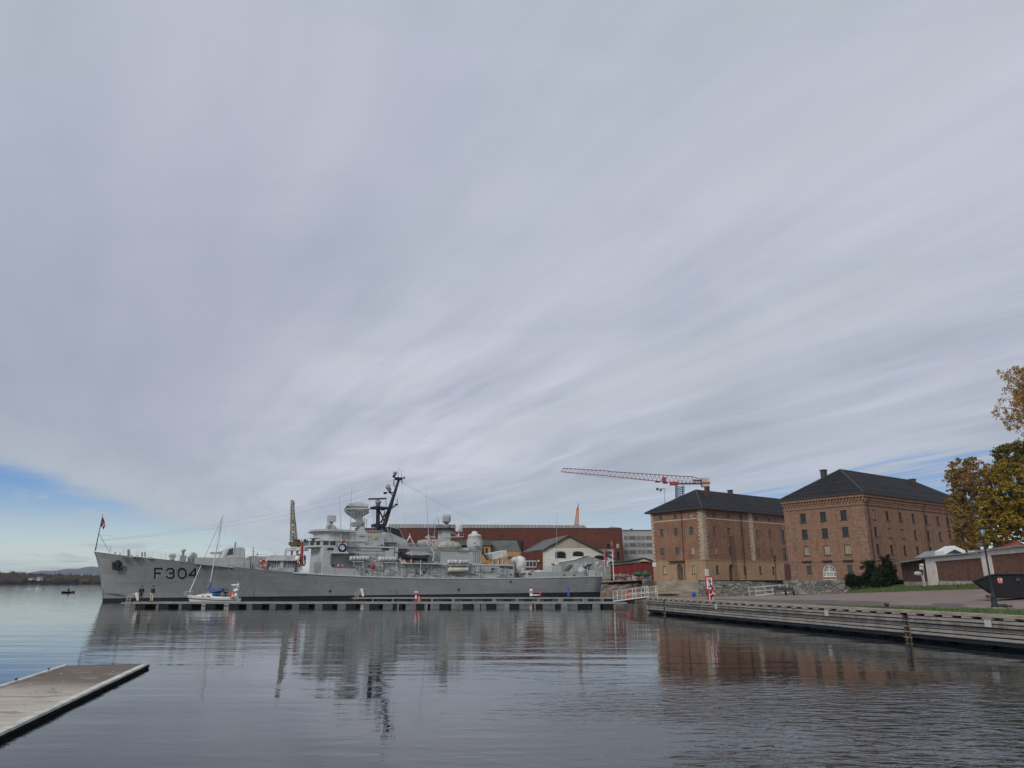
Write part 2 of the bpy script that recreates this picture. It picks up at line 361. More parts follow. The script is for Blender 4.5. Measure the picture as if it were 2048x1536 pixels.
# ================================================================== WATER
def water_mat():
    m, t, b = new_mat('sea_water')
    g = nd(t, 'ShaderNodeNewGeometry'); P = g.outputs['Position']
    s = nd(t, 'ShaderNodeSeparateXYZ'); t.links.new(P, s.inputs[0]); X, Y = s.outputs[0], s.outputs[1]
    def mp(sx, sy, rz=0.0):
        n = nd(t, 'ShaderNodeMapping'); n.inputs['Scale'].default_value = (sx, sy, 1); n.inputs['Rotation'].default_value = (0, 0, rz); t.links.new(P, n.inputs['Vector']); return n.outputs[0]
    swell = noise_tex(t, mp(0.10, 0.42, 0.10), 1.0, 2, 0.45, 0.3)
    rip = noise_tex(t, mp(0.33, 1.5, 0.06), 1.0, 3, 0.5, 0.4)
    fine = noise_tex(t, mp(1.3, 3.0, -0.3), 1.0, 3, 0.5, 0.5)
    cross = noise_tex(t, mp(1.7, 4.4, 0.5), 1.0, 2, 0.5, 0.2)
    patch = noise_tex(t, mp(0.045, 0.075, 0.3), 1.0, 2, 0.5)
    # breeze patches on the right foreground, one band of longer ripples mid-way, glassy elsewhere
    breeze = mth(t, 'MULTIPLY', sstep(t, mth(t, 'ADD', X, mth(t, 'MULTIPLY', patch, 6.0)), 0.5, 8.0), sstep(t, mth(t, 'ADD', Y, mth(t, 'MULTIPLY', patch, 8.0)), 30.0, 20.0))
    breeze = mth(t, 'MULTIPLY', breeze, sstep(t, patch, 0.38, 0.56, 0.15, 1.1))
    band = mth(t, 'MULTIPLY', sstep(t, Y, 27.0, 33.0), sstep(t, Y, 60.0, 42.0)); band = mth(t, 'MULTIPLY', band, sstep(t, X, 13.0, 5.0))
    far = sstep(t, Y, 110.0, 260.0)
    calm = mth(t, 'ADD', mth(t, 'ADD', 0.34, mth(t, 'MULTIPLY', band, sstep(t, patch, 0.35, 0.6, 0.5, 1.0))), mth(t, 'MULTIPLY', far, 0.5))
    h = mth(t, 'MULTIPLY', swell, 0.032)
    h = mth(t, 'ADD', h, mth(t, 'MULTIPLY', mth(t, 'MULTIPLY', rip, calm), 0.0115))
    h = mth(t, 'ADD', h, mth(t, 'MULTIPLY', fine, mth(t, 'ADD', mth(t, 'MULTIPLY', breeze, 0.06), 0.004)))
    h = mth(t, 'ADD', h, mth(t, 'MULTIPLY', mth(t, 'MULTIPLY', cross, breeze), 0.030))
    bp = nd(t, 'ShaderNodeBump'); bp.inputs['Distance'].default_value = 1.0; bp.inputs['Strength'].default_value = 1.0
    t.links.new(h, bp.inputs['Height']); t.links.new(bp.outputs[0], b.inputs['Normal'])
    b.inputs['Base Color'].default_value = (0.012, 0.017, 0.018, 1); b.inputs['Roughness'].default_value = 0.015; b.inputs['IOR'].default_value = 1.36
    return m
wmb = MB(); wmb.add([(-6000, -60, 0), (6000, -60, 0), (6000, 12000, 0), (-6000, 12000, 0)], [(0, 1, 2, 3)])
struct(wmb.build('water', water_mat(), origin=(0, 0, 0)))
# ================================================================== FAR SHORE
M['earth'] = mat('shore_earth', (0.16, 0.14, 0.1), 0.95, 0.2, 0.02)
M['hillm'] = mat('hill_forest', (0.05, 0.06, 0.045), 0.95, 0.3, 0.01)
def ridge(name, u0, u1, Y, vf, depth, m, du=3):
    mb = MB(); us = [u0 + i * du for i in range(int((u1 - u0) / du) + 1)]; vs = []
    for u in us:
        p = at(u, vf(u), Y); x = p.x; z = p.z
        vs += [(x, Y - depth * 0.5, 0.15), (x, Y - depth * 0.3, z * 0.62), (x, Y, z), (x, Y + depth, 0)]
    fs = []
    for i in range(len(us) - 1):
        for k in range(3): a = i * 4 + k; fs.append((a, a + 4, a + 5, a + 1))
    mb.add(vs, fs, 0, True); return mb.build(name, m)
struct(ridge('hill', -500, 420, 6200, lambda u: 1146 - 13 * max(0, min(1, (u - 60) / 110)) + 1.0 * sin(u * .13) - 1.5 * sin(u * .03), 900, M['hillm']))
SHY = 1180
struct(ridge('far_shore', -500, 420, SHY + 60, lambda u: 1158, 110, M['earth'], 12))
def forest_mat():
    m, t, b = new_mat('autumn_wood'); g = nd(t, 'ShaderNodeNewGeometry'); P = g.outputs['Position']
    rp = nd(t, 'ShaderNodeObjectInfo')
    n1 = noise_tex(t, P, 0.03, 3, 0.6); n2 = noise_tex(t, P, 0.5, 3, 0.7)
    cr = nd(t, 'ShaderNodeValToRGB'); e = cr.color_ramp; e.interpolation = 'LINEAR'
    cols = [(0.34, (0.02, 0.03, 0.012)), (0.43, (0.05, 0.045, 0.015)), (0.5, (0.1, 0.05, 0.018)), (0.56, (0.03, 0.038, 0.014)), (0.62, (0.13, 0.09, 0.02)), (0.72, (0.05, 0.035, 0.015))]
    e.elements[0].position = cols[0][0]; e.elements[0].color = (*cols[0][1], 1); e.elements[1].position = cols[-1][0]; e.elements[1].color = (*cols[-1][1], 1)
    for p, c in cols[1:-1]: x = e.elements.new(p); x.color = (*c, 1)
    t.links.new(n1, cr.inputs[0]); c = mixc(t, sstep(t, n2, 0.35, 0.65), cr.outputs[0], (0.012, 0.014, 0.006)); c = mixc(t, 0.55, cr.outputs[0], c)
    t.links.new(c, b.inputs['Base Color']); b.inputs['Roughness'].default_value = 1.0; b.inputs['Specular IOR Level'].default_value = 0.1
    return m
rnd = random.Random(3); fmb = MB()
for i in range(1500):
    u = rnd.uniform(-260, 330); Y = SHY + rnd.uniform(0, 120); base = at(u, 1168, Y); r = rnd.uniform(4, 8)
    slope = max(0, min(1, (u - 0) / 200)); top = (1143.5 + 6.5 * slope + 1.2 * sin(u * .21) + rnd.uniform(-1.0, 4))
    zt = at(u, top, SHY + 60).z * (0.55 + 0.45 * (Y - SHY) / 120); zt = max(7, zt)
    if rnd.random() < 0.3: fmb.lathe([(r * .55, 0), (r * .5, zt * .3), (r * .28, zt * .7), (0.1, zt + 2)], (base.x, Y, 1), n=6)
    else: fmb.ball((base.x, Y, zt * .55), zt * .5, (r / (zt * .5), r / (zt * .5), 0.95), 8, 6, jit=0.5)
fo = fmb.build('far_wood', forest_mat(), origin=(-800, SHY, 0)); fo['kind'] = 'stuff'; fo['label'] = 'autumn wood along the far shore behind the bow'
M['farwall'] = mat('far_house_white', (0.6, 0.58, 0.52), 0.8, 0.05, 0.2); M['farroof'] = mat('far_house_roof', (0.12, 0.11, 0.1), 0.9, 0.1, 0.2)
def far_house(u, v, w, h, lab):
    p = at(u, v, SHY - 8); t_ = thing('house', lab, 'house', (p.x, p.y, p.z), 'houses on the far shore'); mb = MB()
    mb.box(WORLD, p.x - w / 2, p.x + w / 2, -p.y - 8, -p.y, p.z, p.z + h); mb.build('wall', M['farwall'], t_)
    r = MB(); r.prism(WORLD, [(p.x - w / 2 - .5, p.z + h), (p.x + w / 2 + .5, p.z + h), (p.x, p.z + h + w * .35)], -p.y - 8.5, -p.y + .5); r.build('roof', M['farroof'], t_)
    for k in (-1, 1): g = MB(); g.box(WORLD, p.x + k * w * .25 - .5, p.x + k * w * .25 + .5, -p.y, -p.y + .1, p.z + h * .35, p.z + h * .75); g.build('window', M['glass'], t_)
far_house(60, 1160, 6.5, 2.2, 'low white house on the far shore, the one with the flat long roof')
far_house(76, 1161, 5, 5, 'tall narrow white house among far trees, nearest the grey bow')
# ================================================================== LAND
M['asph'] = mat('quay_asphalt', (0.25, 0.185, 0.158), 0.9, 0.1, 0.5, bump=0.004, bscale=30)
M['asphd'] = mat('dark_asphalt_strip', (0.13, 0.098, 0.098), 0.9, 0.12, 0.6, bump=0.004, bscale=30)
M['grassb'] = mat('lawn_turf', (0.06, 0.12, 0.018), 0.95, 0.3, 0.8, tint=(0.1, 0.165, 0.03), bump=0.04, bscale=12)
M['gravel'] = mat('yard_gravel', (0.25, 0.21, 0.17), 0.95, 0.2, 0.6)
M['wood'] = line_mat('weathered_boards', (0.25, 0.23, 0.205), (0.02, 0.018, 0.015), 'z', 0.184, 0.0, 0.85, 0.38)
M['woodcap'] = mat('cap_timber', (0.36, 0.31, 0.255), 0.85, 0.15, 1.2, stretch=(1, 1, 4))
M['pile'] = mat('tarred_pile', (0.02, 0.016, 0.013), 0.8, 0.3, 2)
M['pilew'] = mat('oak_pile', (0.1, 0.07, 0.04), 0.85, 0.3, 2.5, stretch=(1, 1, .3))
FA, FB = gz(1295, 1226), gz(2048, 1305)        # water line of the timber quay
qa = atan2(FB.y - FA.y, FB.x - FA.x); Q = Frame((FA.x, FA.y), qa)   # s runs towards the viewer
if Q.n.x > 0: Q.n = -Q.n
QL = (FB - FA).length + 26; QZ = 1.40
# rows of the ground sheet (pixel, distance) -> world, then extended out of frame
front = []; NSEG = 10
for i in range(NSEG + 1): p = Q.P(QL * i / NSEG, -0.55, QZ); front.append(p)
back = [at(1297, 1196, 73.0)] + [at(u, v, Y) for u, v, Y in ((1400, 1193.6, 76), (1500, 1191.8, 80), (1576, 1190, 86), (1640, 1188.5, 108), (1692, 1187.2, 104), (1760, 1184.6, 92), (1860, 1181, 79), (1960, 1177.8, 67), (2060, 1175, 56))] + [Vector((46, 14, 2.0))]
def strip(mb, A, B, mi=0, nsub=6, f=lambda t: t):
    n = len(A); base = len(mb.v); vs = []
    for k in range(nsub + 1):
        t = f(k / nsub)
        for i in range(n): vs.append(A[i].lerp(B[i], t))
    fs = [(k * n + i, k * n + i + 1, (k + 1) * n + i + 1, (k + 1) * n + i) for k in range(nsub) for i in range(n - 1)]
    mb.add(vs, fs, mi, True)
gm = MB(); strip(gm, front, back)
struct(gm.build('quay', M['asph']))
# darker strip along the front
dA = [f.lerp(b, 0.03) + Vector((0, 0, .005)) for f, b in zip(front, back)]; dB = [f.lerp(b, k) + Vector((0, 0, .005)) for f, b, k in zip(front, back, (.3, .3, .32, .34, .33, .32, .3, .28, .26, .22, .2))]
dm = MB(); strip(dm, dA[:], dB[:]); struct(dm.build('road', M['asphd']))
lawnF = [p + Vector((0, 0, .03)) for p in back[5:]]
lawnB = [at(u, v, Y) for u, v, Y in ((1700, 1168.5, 125), (1790, 1168.5, 106), (1862, 1170, 88), (1965, 1164.5, 74.5), (2100, 1161, 58))] + [Vector((58, 20, 3.2))]
lm = MB(); strip(lm, lawnF, lawnB); struct(lm.build('lawn', M['grassb']))
# land below / behind: wooded and built ground, one sheet to the horizon
yard = MB()
yb = [p - Vector((0, 0, .05)) for p in lawnB[1:]]
yc = [Vector((p.x + 22, p.y + 90, 2.7)) for p in lawnB[1:]]; strip(yard, yb, yc)
strip(yard, yc, [Vector((p.x + 500 + 60 * i, p.y + 2500, 2.7)) for i, p in enumerate(yc)], 0, 3)
struct(yard.build('yard_ground', M['gravel']))
pb = MB(); pb.add([back[4], back[5], at(1697, 1187.4, 130), at(1580, 1188.6, 141)], [(0, 1, 2, 3)]); struct(pb.build('forecourt', M['asph']))
# lower face below the back edge of the asphalt
kb = MB(); strip(kb, [p + Vector((0, .05, -.02)) for p in back[:5]], [Vector((p.x, p.y + .3, -1)) for p in back[:5]], 0, 1); struct(kb.build('quay_edge', mat('pale_quay_edge', (0.45, 0.42, 0.36), 0.9, 0.1, 1)))
# ragged grass beside the cap beam on the right
gs = MB(); A = [Q.P(s, -0.6, QZ + .012) for s in (26, 30, 34, 38, 44, 52, 62)]; B = [Q.P(s, -0.6 - w, QZ + .02 + w * .02) for s, w in ((26, .1), (30, 1.7), (34, 3.2), (38, 4.6), (44, 5), (52, 5), (62, 5))]
strip(gs, A, B); struct(gs.build('grass_strip', M['grassb']))
# grass blades on both lawns
M['blade'] = mat('grass_blades', (0.07, 0.13, 0.02), 0.8, 0.3, 1.5, tint=(0.13, 0.19, 0.05))
def blades(name, lab, tri, n, hgt):
    r = random.Random(5); mb = MB(); vs = []; fs = []
    for _ in range(n):
        i = r.randrange(len(tri[0]) - 1); a = tri[0][i].lerp(tri[0][i + 1], r.random()); f = r.random(); b = tri[1][i].lerp(tri[1][i + 1], f); a = tri[0][i].lerp(tri[0][i + 1], f)
        p = a.lerp(b, r.random()); an = r.uniform(0, pi); w = hgt * .35; d = Vector((cos(an), sin(an), 0)) * w; h_ = hgt * r.uniform(.5, 1.3); k = len(vs)
        vs += [p - d, p + d, p + Vector((r.uniform(-1, 1) * w, r.uniform(-1, 1) * w, h_))]; fs.append((k, k + 1, k + 2))
    mb.add(vs, fs); o = mb.build(name, M['blade']); o['kind'] = 'stuff'; o['label'] = lab; return o
blades('grass', 'green lawn grass in front of the hedge and brick wall', (lawnF[:-1], lawnB[:-1]), 5000, .16)
blades('grass', 'rough grass strip around the lamp foot on the quay edge', (A, B), 3500, .11)
# ---- timber quay wall
tq = thing('timber_quay', 'weathered timber quay wall of horizontal boards on dark piles at right', 'quay wall', tuple(Q.P(0, 0, 0)))
GAPS = [Q.px(1328, 1210, 0)[0], Q.px(1813, 1255, 0)[0]]
rw = random.Random(11)
def runs(s0, s1, gaps, hw):
    cuts = [s0]
    for g_ in gaps: cuts += [g_ - hw, g_ + hw]
    cuts.append(s1); return [(cuts[i], cuts[i + 1]) for i in range(0, len(cuts), 2)]
nb = 5; z0b, z1b = 0.30, 1.22; bh = (z1b - z0b) / nb
for k in range(nb):
    for (a_, b_) in runs(0, QL, GAPS, 0.26):
        mb = MB(); s = a_
        while s < b_ - .05:
            e = min(b_, s + rw.uniform(4.5, 6)); jx = rw.uniform(-.012, .012); jz = rw.uniform(-.008, .008)
            mb.box(Q, s + .008, e - .008, -0.10, jx, z0b + k * bh + .045 + jz, z0b + (k + 1) * bh - .008 + jz); s = e
        mb.build('board', M['wood'], tq)
cb = MB()
for (a_, b_) in [(0, QL)]:
    s = a_
    while s < b_: e = min(b_, s + 5.2); cb.box(Q, s + .01, e - .01, -0.55, .06, QZ - .06, QZ + .07); s = e
cb.build('cap_beam', M['woodcap'], tq)
sb = MB(); s = .2
while s < QL: sb = MB(); sb.box(Q, s, s + .55, -0.3, .05, QZ - .16, QZ - .06); sb.build('spacer_block', M['woodcap'], tq); s += 1.15
bk = MB(); bk.box(Q, 0, QL, -0.6, -0.11, .15, QZ - .17); bk.box(Q, 0, QL, -1.6, -.9, -1, .2); bk.build('void_backing', M['black'], tq)  # black sheet stands in for the dark void behind and below the boards
pl = MB(); s = .4
while s < QL: pl.tube(Q.P(s, -0.75, -1), Q.P(s, -0.75, .3), .15, None, 8); s += 2.4
pl.build('piles', M['pile'], tq)['kind'] = 'stuff'
for g_ in GAPS:
    mb = MB(); mb.tube(Q.P(g_ + .2, -0.02, -1), Q.P(g_ + .2, -0.02, QZ - .08), .05, .05, 10); mb.tube(Q.P(g_ - .24, -0.15, -1), Q.P(g_ - .24, -0.15, QZ - .08), .09, None, 8); mb.build('post', M['pilew'], tq)
    mb = MB()
    for z in (.15, .42, .69, .96): mb.tube(Q.P(g_ - .3, 0.0, z), Q.P(g_ + .3, 0.0, z), .018)
    mb.build('ladder_rungs', M['wirel'], tq)
ew = MB(); ew.box(Q, -0.12, 0, -6, 0.02, -0.2, QZ - .06)
for k in range(5): ew.box(Q, -0.2, -0.12, -6, 0.02, z0b + k * bh + .02, z0b + (k + 1) * bh - .02)
ew.build('end_boards', M['wood'], tq)
def plate(u, v, w, lab):
    s, z = Q.px(u, v, 0.02); t_ = thing('plate', lab, 'plate', tuple(Q.P(s, .02, z - w / 2)), 'number plates on the timber quay wall')
    mb = MB(); mb.box(Q, s - w / 2, s + w / 2, .016, .04, z - w / 2, z + w / 2); mb.build('rim', M['trim'], t_)
    mb = MB(); mb.box(Q, s - w * .38, s + w * .38, .04, .045, z - w * .38, z + w * .38); mb.build('face', M['super'], t_)
plate(1432, 1213, .34, 'small grey plate on quay boards below the red warning sign')
plate(1653, 1226, .34, 'small grey plate midway along the timber quay boards')
plate(1976, 1246, .34, 'pale square plate on quay boards below the lamp post')
# bollard, debris
bs = at(1774, 1219, 37.5); bb = thing('bollard', 'short rusty bollard standing on the quay cap beam', 'bollard', tuple(bs))
bp_ = Q.P(Q.px(1774, 1217, -0.9)[0], -0.9, QZ); bb.location = bp_
MB().lathe([(.13, 0), (.12, .02), (.1, .04), (.1, .24), (.14, .26), (.14, .32), (.1, .34)], bp_, n=14).build('post', M['brown'], bb)
MB().lathe([(.2, 0), (.2, .025)], bp_, n=14).build('base', M['rust'], bb)
# ================================================================== STONE QUAY beyond the basin
def stone_mat():
    m, t, b = new_mat('rough_stone'); uv = nd(t, 'ShaderNodeUVMap'); uv.uv_map = 'uv'
    wn = noise_tex(t, uv.outputs[0], 1.2, 3, 0.6); mp = nd(t, 'ShaderNodeMapping'); mp.inputs['Scale'].default_value = (0.75, 1.9, 1)
    va = nd(t, 'ShaderNodeVectorMath', operation='ADD'); cb_ = comb(t, mth(t, 'MULTIPLY', wn, 0.5), mth(t, 'MULTIPLY', wn, .3), 0); t.links.new(uv.outputs[0], va.inputs[0]); t.links.new(cb_, va.inputs[1]); t.links.new(va.outputs[0], mp.inputs['Vector'])
    vo = nd(t, 'ShaderNodeTexVoronoi'); vo.feature = 'F1'; vo.inputs['Scale'].default_value = 1; t.links.new(mp.outputs[0], vo.inputs['Vector'])
    ve = nd(t, 'ShaderNodeTexVoronoi'); ve.feature = 'DISTANCE_TO_EDGE'; t.links.new(mp.outputs[0], ve.inputs['Vector']); ve.inputs['Scale'].default_value = 1
    bw_ = nd(t, 'ShaderNodeRGBToBW'); t.links.new(vo.outputs['Color'], bw_.inputs[0])
    c = mixc(t, bw_.outputs[0], (0.09, 0.09, 0.085), (0.36, 0.34, 0.3)); n2 = noise_tex(t, uv.outputs[0], 2.5, 5, .7)
    c = mixc(t, mth(t, 'MULTIPLY', sstep(t, n2, .45, .7), .6), c, (0.05, 0.055, 0.045)); c = mixc(t, sstep(t, ve.outputs['Distance'], 0.06, 0.0), c, (0.02, 0.02, 0.018))
    t.links.new(c, b.inputs['Base Color']); b.inputs['Roughness'].default_value = .9
    return m
M['stone'] = stone_mat()
M['conc'] = mat('stained_concrete', (0.3, 0.25, 0.18), 0.9, 0.2, 0.35, stretch=(1, 1, 2.5), tint=(0.42, 0.36, 0.28))
M['bank'] = mat('earth_bank', (0.16, 0.1, 0.07), 0.95, 0.35, 0.5, tint=(0.3, 0.24, 0.18), bump=0.2, bscale=1.2)
GZ = 3.35
def wallrun(name, lab, pts, th, z1, m, z0=-1.0):
    mb = MB()
    for (x0, y0), (x1, y1) in zip(pts, pts[1:]): 
        d = Vector((x1 - x0, y1 - y0, 0)); nn = Vector((-d.y, d.x, 0)).normalized() * th
        mb.hexa([(x0, y0, z0), (x1, y1, z0), (x1 + nn.x, y1 + nn.y, z0), (x0 + nn.x, y0 + nn.y, z0), (x0, y0, z1), (x1, y1, z1), (x1 + nn.x, y1 + nn.y, z1), (x0 + nn.x, y0 + nn.y, z1)])
    return tag(mb.build(name, m), lab, 'quay wall')
def wx(u, Y): return ((u - 1024) / 1503.2 * Y, Y)
wallrun('concrete_quay', 'tan stained concrete quay wall at the foot of the farther brick warehouse', [wx(1284, 176), wx(1396, 171)], 3, GZ - .1, M['conc'])
wallrun('stone_quay', 'dark rough stone quay wall along the narrow basin behind the white gangway', [wx(1396, 171), wx(1600, 163)], 3, GZ - .3, M['stone'])
lc = MB(); lc.box(Frame(wx(1250, 174), -.1), 0, 40, -.6, .3, .25, .62); tag(lc.build('fender_ledge', M['woodcap']), 'low pale ledge running along the foot of the tan concrete wall', 'ledge')
land = MB(); land.add([(*wx(1205, 182), GZ - .6), (*wx(1284, 177.5), GZ - .12), (*wx(1396, 172.5), GZ - .12), (*wx(1620, 160), GZ - .12), (250, 160, GZ), (900, 2600, GZ), (-120, 2600, GZ), (-60, 215, GZ - 1.5), (-12, 205, GZ - 1.2)], [tuple(range(9))]); struct(land.build('shipyard_ground', M['gravel']))
# rocky bank by the stern
bnk = MB(); n_ = 26; rows = []
for j in range(7):
    for i in range(n_):
        f = i / (n_ - 1); u = 1120 + 172 * f; Y = 171 + 13 * (j / 6) + 6 * (1 - f); p = Vector((*wx(u, Y), -0.6 + 4.0 * (j / 6) ** .6)); q = noise.noise(p * .45) * 1.1 + noise.noise(p * 1.4) * .45
        rows.append(p + Vector((0, -q, q * .6)))
bnk.add(rows, [(j * n_ + i, j * n_ + i + 1, (j + 1) * n_ + i + 1, (j + 1) * n_ + i) for j in range(6) for i in range(n_ - 1)]); struct(bnk.build('bank', M['bank']))
# ================================================================== PONTOONS
M['pdeck'] = line_mat('pontoon_deck_boards', (0.27, 0.27, 0.26), (0.05, 0.05, 0.05), 'x', 0.145, 0.12, .85, .15)
M['pedge'] = mat('pontoon_edge', (0.25, 0.26, 0.25), 0.8, 0.12, 1.0)
M['float'] = mat('black_float', (0.009, 0.009, 0.012), 0.8, 0.2, 1.0)
M['grout'] = mat('float_concrete', (0.2, 0.215, 0.215), 0.85, 0.15, .8)
def pontoon(lab, u0, u1, Y0, wd, zt, posts, step, phase, fl_from=None):
    x0 = (u0 - 1024) / 1500 * Y0; x1 = (u1 - 1024) / 1500 * Y0; t_ = thing('floating_pontoon', lab, 'pontoon', (x0, Y0, 0))
    mb = MB(); mb.box(WORLD, x0, x1, -Y0 - wd, -Y0, zt - .12, zt - .02); mb.build('frame', M['pedge'], t_)
    mb = MB(); mb.box(WORLD, x0 + .05, x1 - .05, -Y0 - wd + .1, -Y0 - .1, zt - .018, zt); mb.build('deck', M['pdeck'], t_)
    mb = MB(); mb.box(WORLD, x0, x1, -Y0 - .1, -Y0 + .05, zt - .15, zt + .04); mb.box(WORLD, x0, x1, -Y0 - wd - .05, -Y0 - wd + .1, zt - .15, zt + .04); mb.build('edge_beam', M['pedge'], t_)
    x = x0 + phase
    while x + 1.1 < x1:
        mb = MB(); mb.box(WORLD, x, x + 1.15, -Y0 - wd + .2, -Y0 - .12, -.35, zt - .12); mb.build('float', M['float'], t_); x += step
    for (ua, ub) in posts:
        xa = (ua - 1024) / 1500 * Y0; xb = (ub - 1024) / 1500 * Y0
        mb = MB(); mb.box(WORLD, xa, xb, -Y0 - wd + .15, -Y0 + .02, -.3, zt - .1); mb.build('float_end', M['grout'], t_)
    return t_
pontoon('long nearer floating pontoon the sailboat lies behind, grey deck edge over black floats', 250, 1252, 88, 3.0, .55, [(851, 857), (952.5, 961), (1009, 1018), (1068, 1071), (1121, 1133), (1183, 1197), (797, 800)], 2.72, 1.6)
pontoon('shorter farther floating pontoon between the long pontoon and the grey warship', 706, 1290, 114, 3.0, .55, [(863, 868), (905, 911), (947.5, 949), (985, 993), (1031, 1037), (1074, 1079), (1115, 1125), (1163, 1174), (747, 749), (787, 790)], 3.1, 1.2)
# near concrete pontoon, lower left
Ap, Bp, Cp, Dp = gz(130, 1330, .14), gz(298, 1327, .14), gz(0, 1467, .14), gz(0, 1373, .14)
dirn = (Cp - Bp).normalized(); NPF = Frame((Bp.x, Bp.y), atan2(dirn.y, dirn.x)); wdt = abs((Ap - Bp).dot(NPF.n)); sg = 1 if (Ap - Bp).dot(NPF.n) > 0 else -1
def npx(s, t): return (s, t * sg)
def wet_concrete():
    m, t, b = new_mat('damp_concrete'); g = nd(t, 'ShaderNodeNewGeometry'); mp = nd(t, 'ShaderNodeMapping'); mp.inputs['Rotation'].default_value = (0, 0, -NPF.ang + .05); mp.inputs['Scale'].default_value = (1, 1, 1); t.links.new(g.outputs['Position'], mp.inputs['Vector'])
    mpx = nd(t, 'ShaderNodeMapping'); mpx.inputs['Scale'].default_value = (.35, 2.2, 1); t.links.new(g.outputs['Position'], mpx.inputs['Vector']); n0 = noise_tex(t, mpx.outputs[0], 1.3, 8, .7, .3); n1 = noise_tex(t, g.outputs['Position'], 1.15, 3, .45, .6); n2 = noise_tex(t, mp.outputs[0], 14, 4, .7)
    c = mixc(t, sstep(t, n0, .3, .7), (0.38, 0.32, 0.25), (0.62, 0.56, 0.46)); c = mixc(t, mth(t, 'MULTIPLY', sstep(t, n2, .55, .75), .35), c, (0.14, 0.12, 0.1))
    # dark damp at the far end and lengthwise broom marks
    s = nd(t, 'ShaderNodeSeparateXYZ'); t.links.new(g.outputs['Position'], s.inputs[0]); far = sstep(t, mth(t, 'ADD', s.outputs[1], mth(t, 'MULTIPLY', mth(t, 'SUBTRACT', n0, .5), 5.0)), 19.6, 22.8)
    c = mixc(t, mth(t, 'MULTIPLY', far, .82), c, (0.085, 0.055, 0.035))
    wet = sstep(t, n1, .585, .61); c = mixc(t, mth(t, 'MULTIPLY', wet, .62), c, (0.19, 0.17, 0.14))
    t.links.new(c, b.inputs['Base Color']); r = mth(t, 'SUBTRACT', .85, mth(t, 'MULTIPLY', wet, .35)); t.links.new(r, b.inputs['Roughness'])
    bp = nd(t, 'ShaderNodeBump'); bp.inputs['Distance'].default_value = .004; t.links.new(n2, bp.inputs['Height']); t.links.new(bp.outputs[0], b.inputs['Normal'])
    return m
nearp = thing('concrete_pontoon', 'pale concrete pontoon with damp stains reaching out at lower left', 'pontoon', tuple(NPF.P(0, 0, 0)))
LN = 26
def nb_(s0, s1, t0, t1, z0, z1, name, m): mb = MB(); mb.box(NPF, s0, s1, t0 * sg, t1 * sg, z0, z1); return mb.build(name, m, nearp)
nb_(.12, LN, .16, wdt - .14, .0, .125, 'deck', wet_concrete())
M['curb'] = mat('bleached_curb', (0.62, 0.6, 0.54), .85, .15, 1.5); M['damp'] = mat('wet_side_timber', (0.014, 0.014, 0.012), .95, .4, 1.5, spec=.1)
nb_(0, LN, 0, .19, .09, .145, 'near_curb', M['curb']); nb_(0, LN, wdt - .13, wdt, .05, .17, 'far_curb', M['curb']); nb_(0, .11, .14, wdt - .12, .05, .13, 'end_curb', M['rust'])
for k, (za, zb) in enumerate(((.05, .088), (-.02, .045))): nb_(0.01, LN, -.01 - .03 * (1 - k), .10, za, zb, 'side_board', M['damp'])
nb_(.05, LN, .05, wdt - .05, -.5, -.001, 'hull', M['float'])
rl = random.Random(2)
lf_ = MB()
for _ in range(46):
    s, t = rl.uniform(.6, 13), rl.uniform(.3, wdt - .3); c_p = NPF.P(s, t * sg, .129); a = rl.uniform(0, 6.28); w_ = rl.uniform(.012, .035)
    lf_.add([c_p + Vector((cos(a + k * pi / 2) * w_, sin(a + k * pi / 2) * w_ * .7, .004 * k)) for k in range(4)], [(0, 1, 2, 3)])
o = lf_.build('fallen_leaves', M['rust']); o['kind'] = 'stuff'; o['label'] = 'scattered brown leaves on the near concrete pontoon'

wd_ = MB()
for _ in range(9):
    s, t = rl.uniform(1.5, 5.5), rl.uniform(.5, wdt - .5); c_p = NPF.P(s, t * sg, .1285); r_ = rl.uniform(.02, .05); wd_.add([c_p + Vector((cos(k * pi / 3) * r_ * rl.uniform(.6, 1.2), sin(k * pi / 3) * r_, 0)) for k in range(6)], [tuple(range(6))])
o = wd_.build('bird_droppings', M['white']); o['kind'] = 'stuff'; o['label'] = 'white bird droppings on the near concrete pontoon'

for i_, s_ in enumerate((1.6, 4.2, 6.8)):
    cl = MB(); c_ = NPF.P(s_, (wdt - .065) * sg, .17); ax_ = NPF.a; cl.tube(c_ - ax_ * .11 + Vector((0, 0, .05)), c_ + ax_ * .11 + Vector((0, 0, .05)), .014); cl.tube(c_ - ax_ * .04, c_ - ax_ * .04 + Vector((0, 0, .05)), .014); cl.tube(c_ + ax_ * .04, c_ + ax_ * .04 + Vector((0, 0, .05)), .014); cl.build('cleat', M['rust'], nearp)
for s_ in (2.4, 4.8, 7.2, 9.6, 12.0): jb = MB(); jb.box(NPF, s_, s_ + .015, .2 * sg, (wdt - .15) * sg, .12, .1262); jb.build('deck_joint', M['rust'], nearp)
